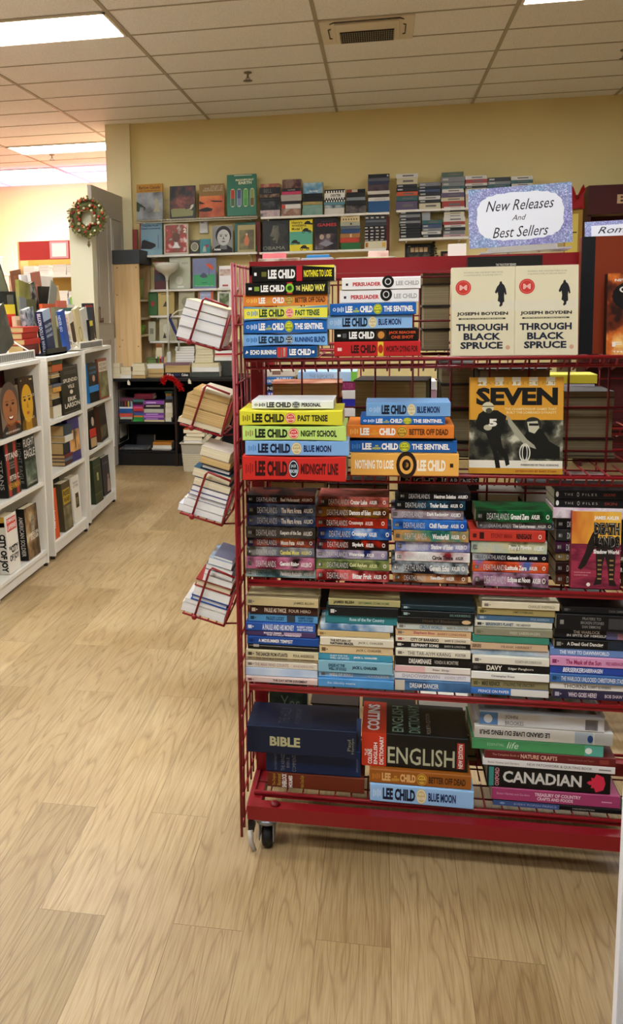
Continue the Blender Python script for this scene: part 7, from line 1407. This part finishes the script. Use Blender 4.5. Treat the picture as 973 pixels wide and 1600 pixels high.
for k in range(9):
    c = ['#8c2c4c', '#a8a898', '#3c3c3c', '#c8c0b0', '#5c2c3c', '#2c3c3c', '#b85c6c', '#d0c8b8', '#44403c'][k]
    book(frame((x0 + .05 + k * .032, 8.33, 1.662 + .27 - .01 * (k % 3)), (0, 0, -1), (0, 1, 0), (-1, 0, 0)) @ Matrix.Translation((0, 0, -.028)), .26 - .01 * (k % 3), .15, .028, mat(c, .45), f'{["crimson", "pale grey", "charcoal", "stone", "wine", "dark teal", "rose", "ivory", "umber"][k]} upright book under the maroon header', 'books under the maroon header', simple=True)
# yellow box and red tinsel star between the signs
a, b_ = at(895, 368, 8.2), at(913, 324, 8.2)
t = empty('framed_certificate', 'yellow framed card standing between the two signs', 'framed card', loc=(a.x - .06, 8.26, 1.78)); W = b_.x - a.x + .06; H = b_.z - 1.78
m = MB(); m.box((0, 0, 0), (W, .02, H), mat('#a8802c', .5)); m.build('frame', t); MB().box((.01, -.004, .02), (W - .035, -.0005, H - .045), mat('#dcc45c', .5)).build('card', t); MB().box((.06, -.006, H * .56), (.1, -.0042, H * .58), mat('#4c4420')).build('print', t)
m = MB(); m.box((a.x - .07, 8.24, 1.745), (a.x + .04, 8.42, 1.779), mat('#5a4a34', .5)); m.box((a.x - .06, 8.26, 0), (a.x + .035, 8.4, 1.745), mat('#5a4a34', .5)); t = m.build('display_pedestal', bevel=.003); tag(t, 'brown pedestal under the yellow framed card', 'pedestal')
c = at(903, 307, 8.18); t = empty('red_bow', 'red velvet bow at the maroon header end', 'bow', loc=(c.x, 8.245, c.z)); RV = mat('#9c1414', .6)
m = MB()
for s in (-1, 1):
    m.add([(0, -.02, 0), (s * .03, -.03, .075), (s * .05, -.02, .105), (s * .068, -.012, .06), (s * .05, -.01, -.0), (0, -.005, -.02), (0, .0, 0), (s * .05, .008, .1), (s * .064, .008, .05)], [(0, 1, 2, 3, 4, 5), (6, 7, 2, 1, 0), (7, 8, 3, 2), (6, 5, 4, 8, 7)], RV)
m.build('loop', t)
m = MB(); m.add([(-.055, -.02, .01), (.055, -.02, .01), (.062, -.014, -.1), (.02, -.018, -.085), (-.02, -.018, -.1), (-.06, -.014, -.085)], [(0, 1, 2, 3, 4, 5)], RV); m.add([(-.055, -.01, .01), (.055, -.01, .01), (.062, -.008, -.1), (-.06, -.008, -.085)], [(3, 2, 1, 0)], RV); m.build('tail', t)
MB().ball((0, -.028, 0), .016, mat('#7c1010', .5), 10, 8, (1, .8, 1.2)).build('knot', t)
# lines of magazines on the rack behind, seen over the first rack's rail
for (u0, u1, v0, c, lb) in ((410, 447, 396.5, '#c4666a', 'dusty pink folder over the red rail'), (479, 515, 399, '#2c6ca0', 'blue folder over the red rail'), (403, 468, 405, mottle('#b8a08c', '#8c6c5c', '#c8b8a8', scale=16), 'long brown magazine box lying along the rack top'), (470, 520, 404, mottle('#c87c8c', '#b8a8b0', '#a0a8b8', scale=14), 'pink and grey magazine box on the rack top'), (524, 618, 403.5, mottle('#c8bc90', '#a89c7c', '#8c8c88', scale=16), 'straw coloured magazine box on the rack top'), (575, 607, 393, mottle('#d8b0a4', '#c8a89c', '#a87468', scale=22), 'pinkish printed card standing on the rack top'), (700, 728, 382, '#e8e0d4', 'white leaflet against the lilac sign')):
    hi = v0 < 402
    p0, p1 = at(u0, v0, 3.3 + (.05 if hi else 0)), at(u1, v0, 3.3 + (.05 if hi else 0))
    m = MB().box((p0.x, 3.302 + (.0 if not hi else .042), 1.6125), (p1.x, 3.34 + (.02 if hi else 0), p0.z), c if not isinstance(c, str) else mat(c, .4)); m.box((p0.x + .002, 3.304 + (.042 if hi else 0), p0.z), (p1.x - .002, 3.338 + (.02 if hi else 0), p0.z + .0012), PAGES_W); t = m.build('magazine_box'); tag(t, lb, 'magazine box', 'things along the top of the rack behind')
# ---------------------------------------------------------------- white bookcase at the right picture edge, open to the left
SX, SY = .361, 1.32
t = empty('bookcase', 'white bookcase end panel close to the camera at the picture edge', 'bookcase', loc=(0, 0, 0))
EW = mat('#dcdde2', .4); EG = mat('#b4bac2', .5)
tilt = Matrix.Identity(4)
MB().box((SX, SY, 0), (SX + .3, SY + .022, 1.25), EW).build('side_panel', t, bevel=.001)
MB().box((SX, SY - .8, 0), (SX + .3, SY - .778, 1.25), EW).build('side_panel', t, bevel=.001)
MB().box((SX - .003, SY - .802, 1.251), (SX + .3, SY + .024, 1.275), EW).build('top', t, bevel=.001) 
for z in (.1, .505, .9): MB().box((SX + .008, SY - .777, z - .02), (SX + .29, SY - .0005, z), EW).build('shelf', t, bevel=.001)
MB().box((SX + .291, SY - .777, .02), (SX + .3, SY - .0005, 1.25), EG).build('back_panel', t)
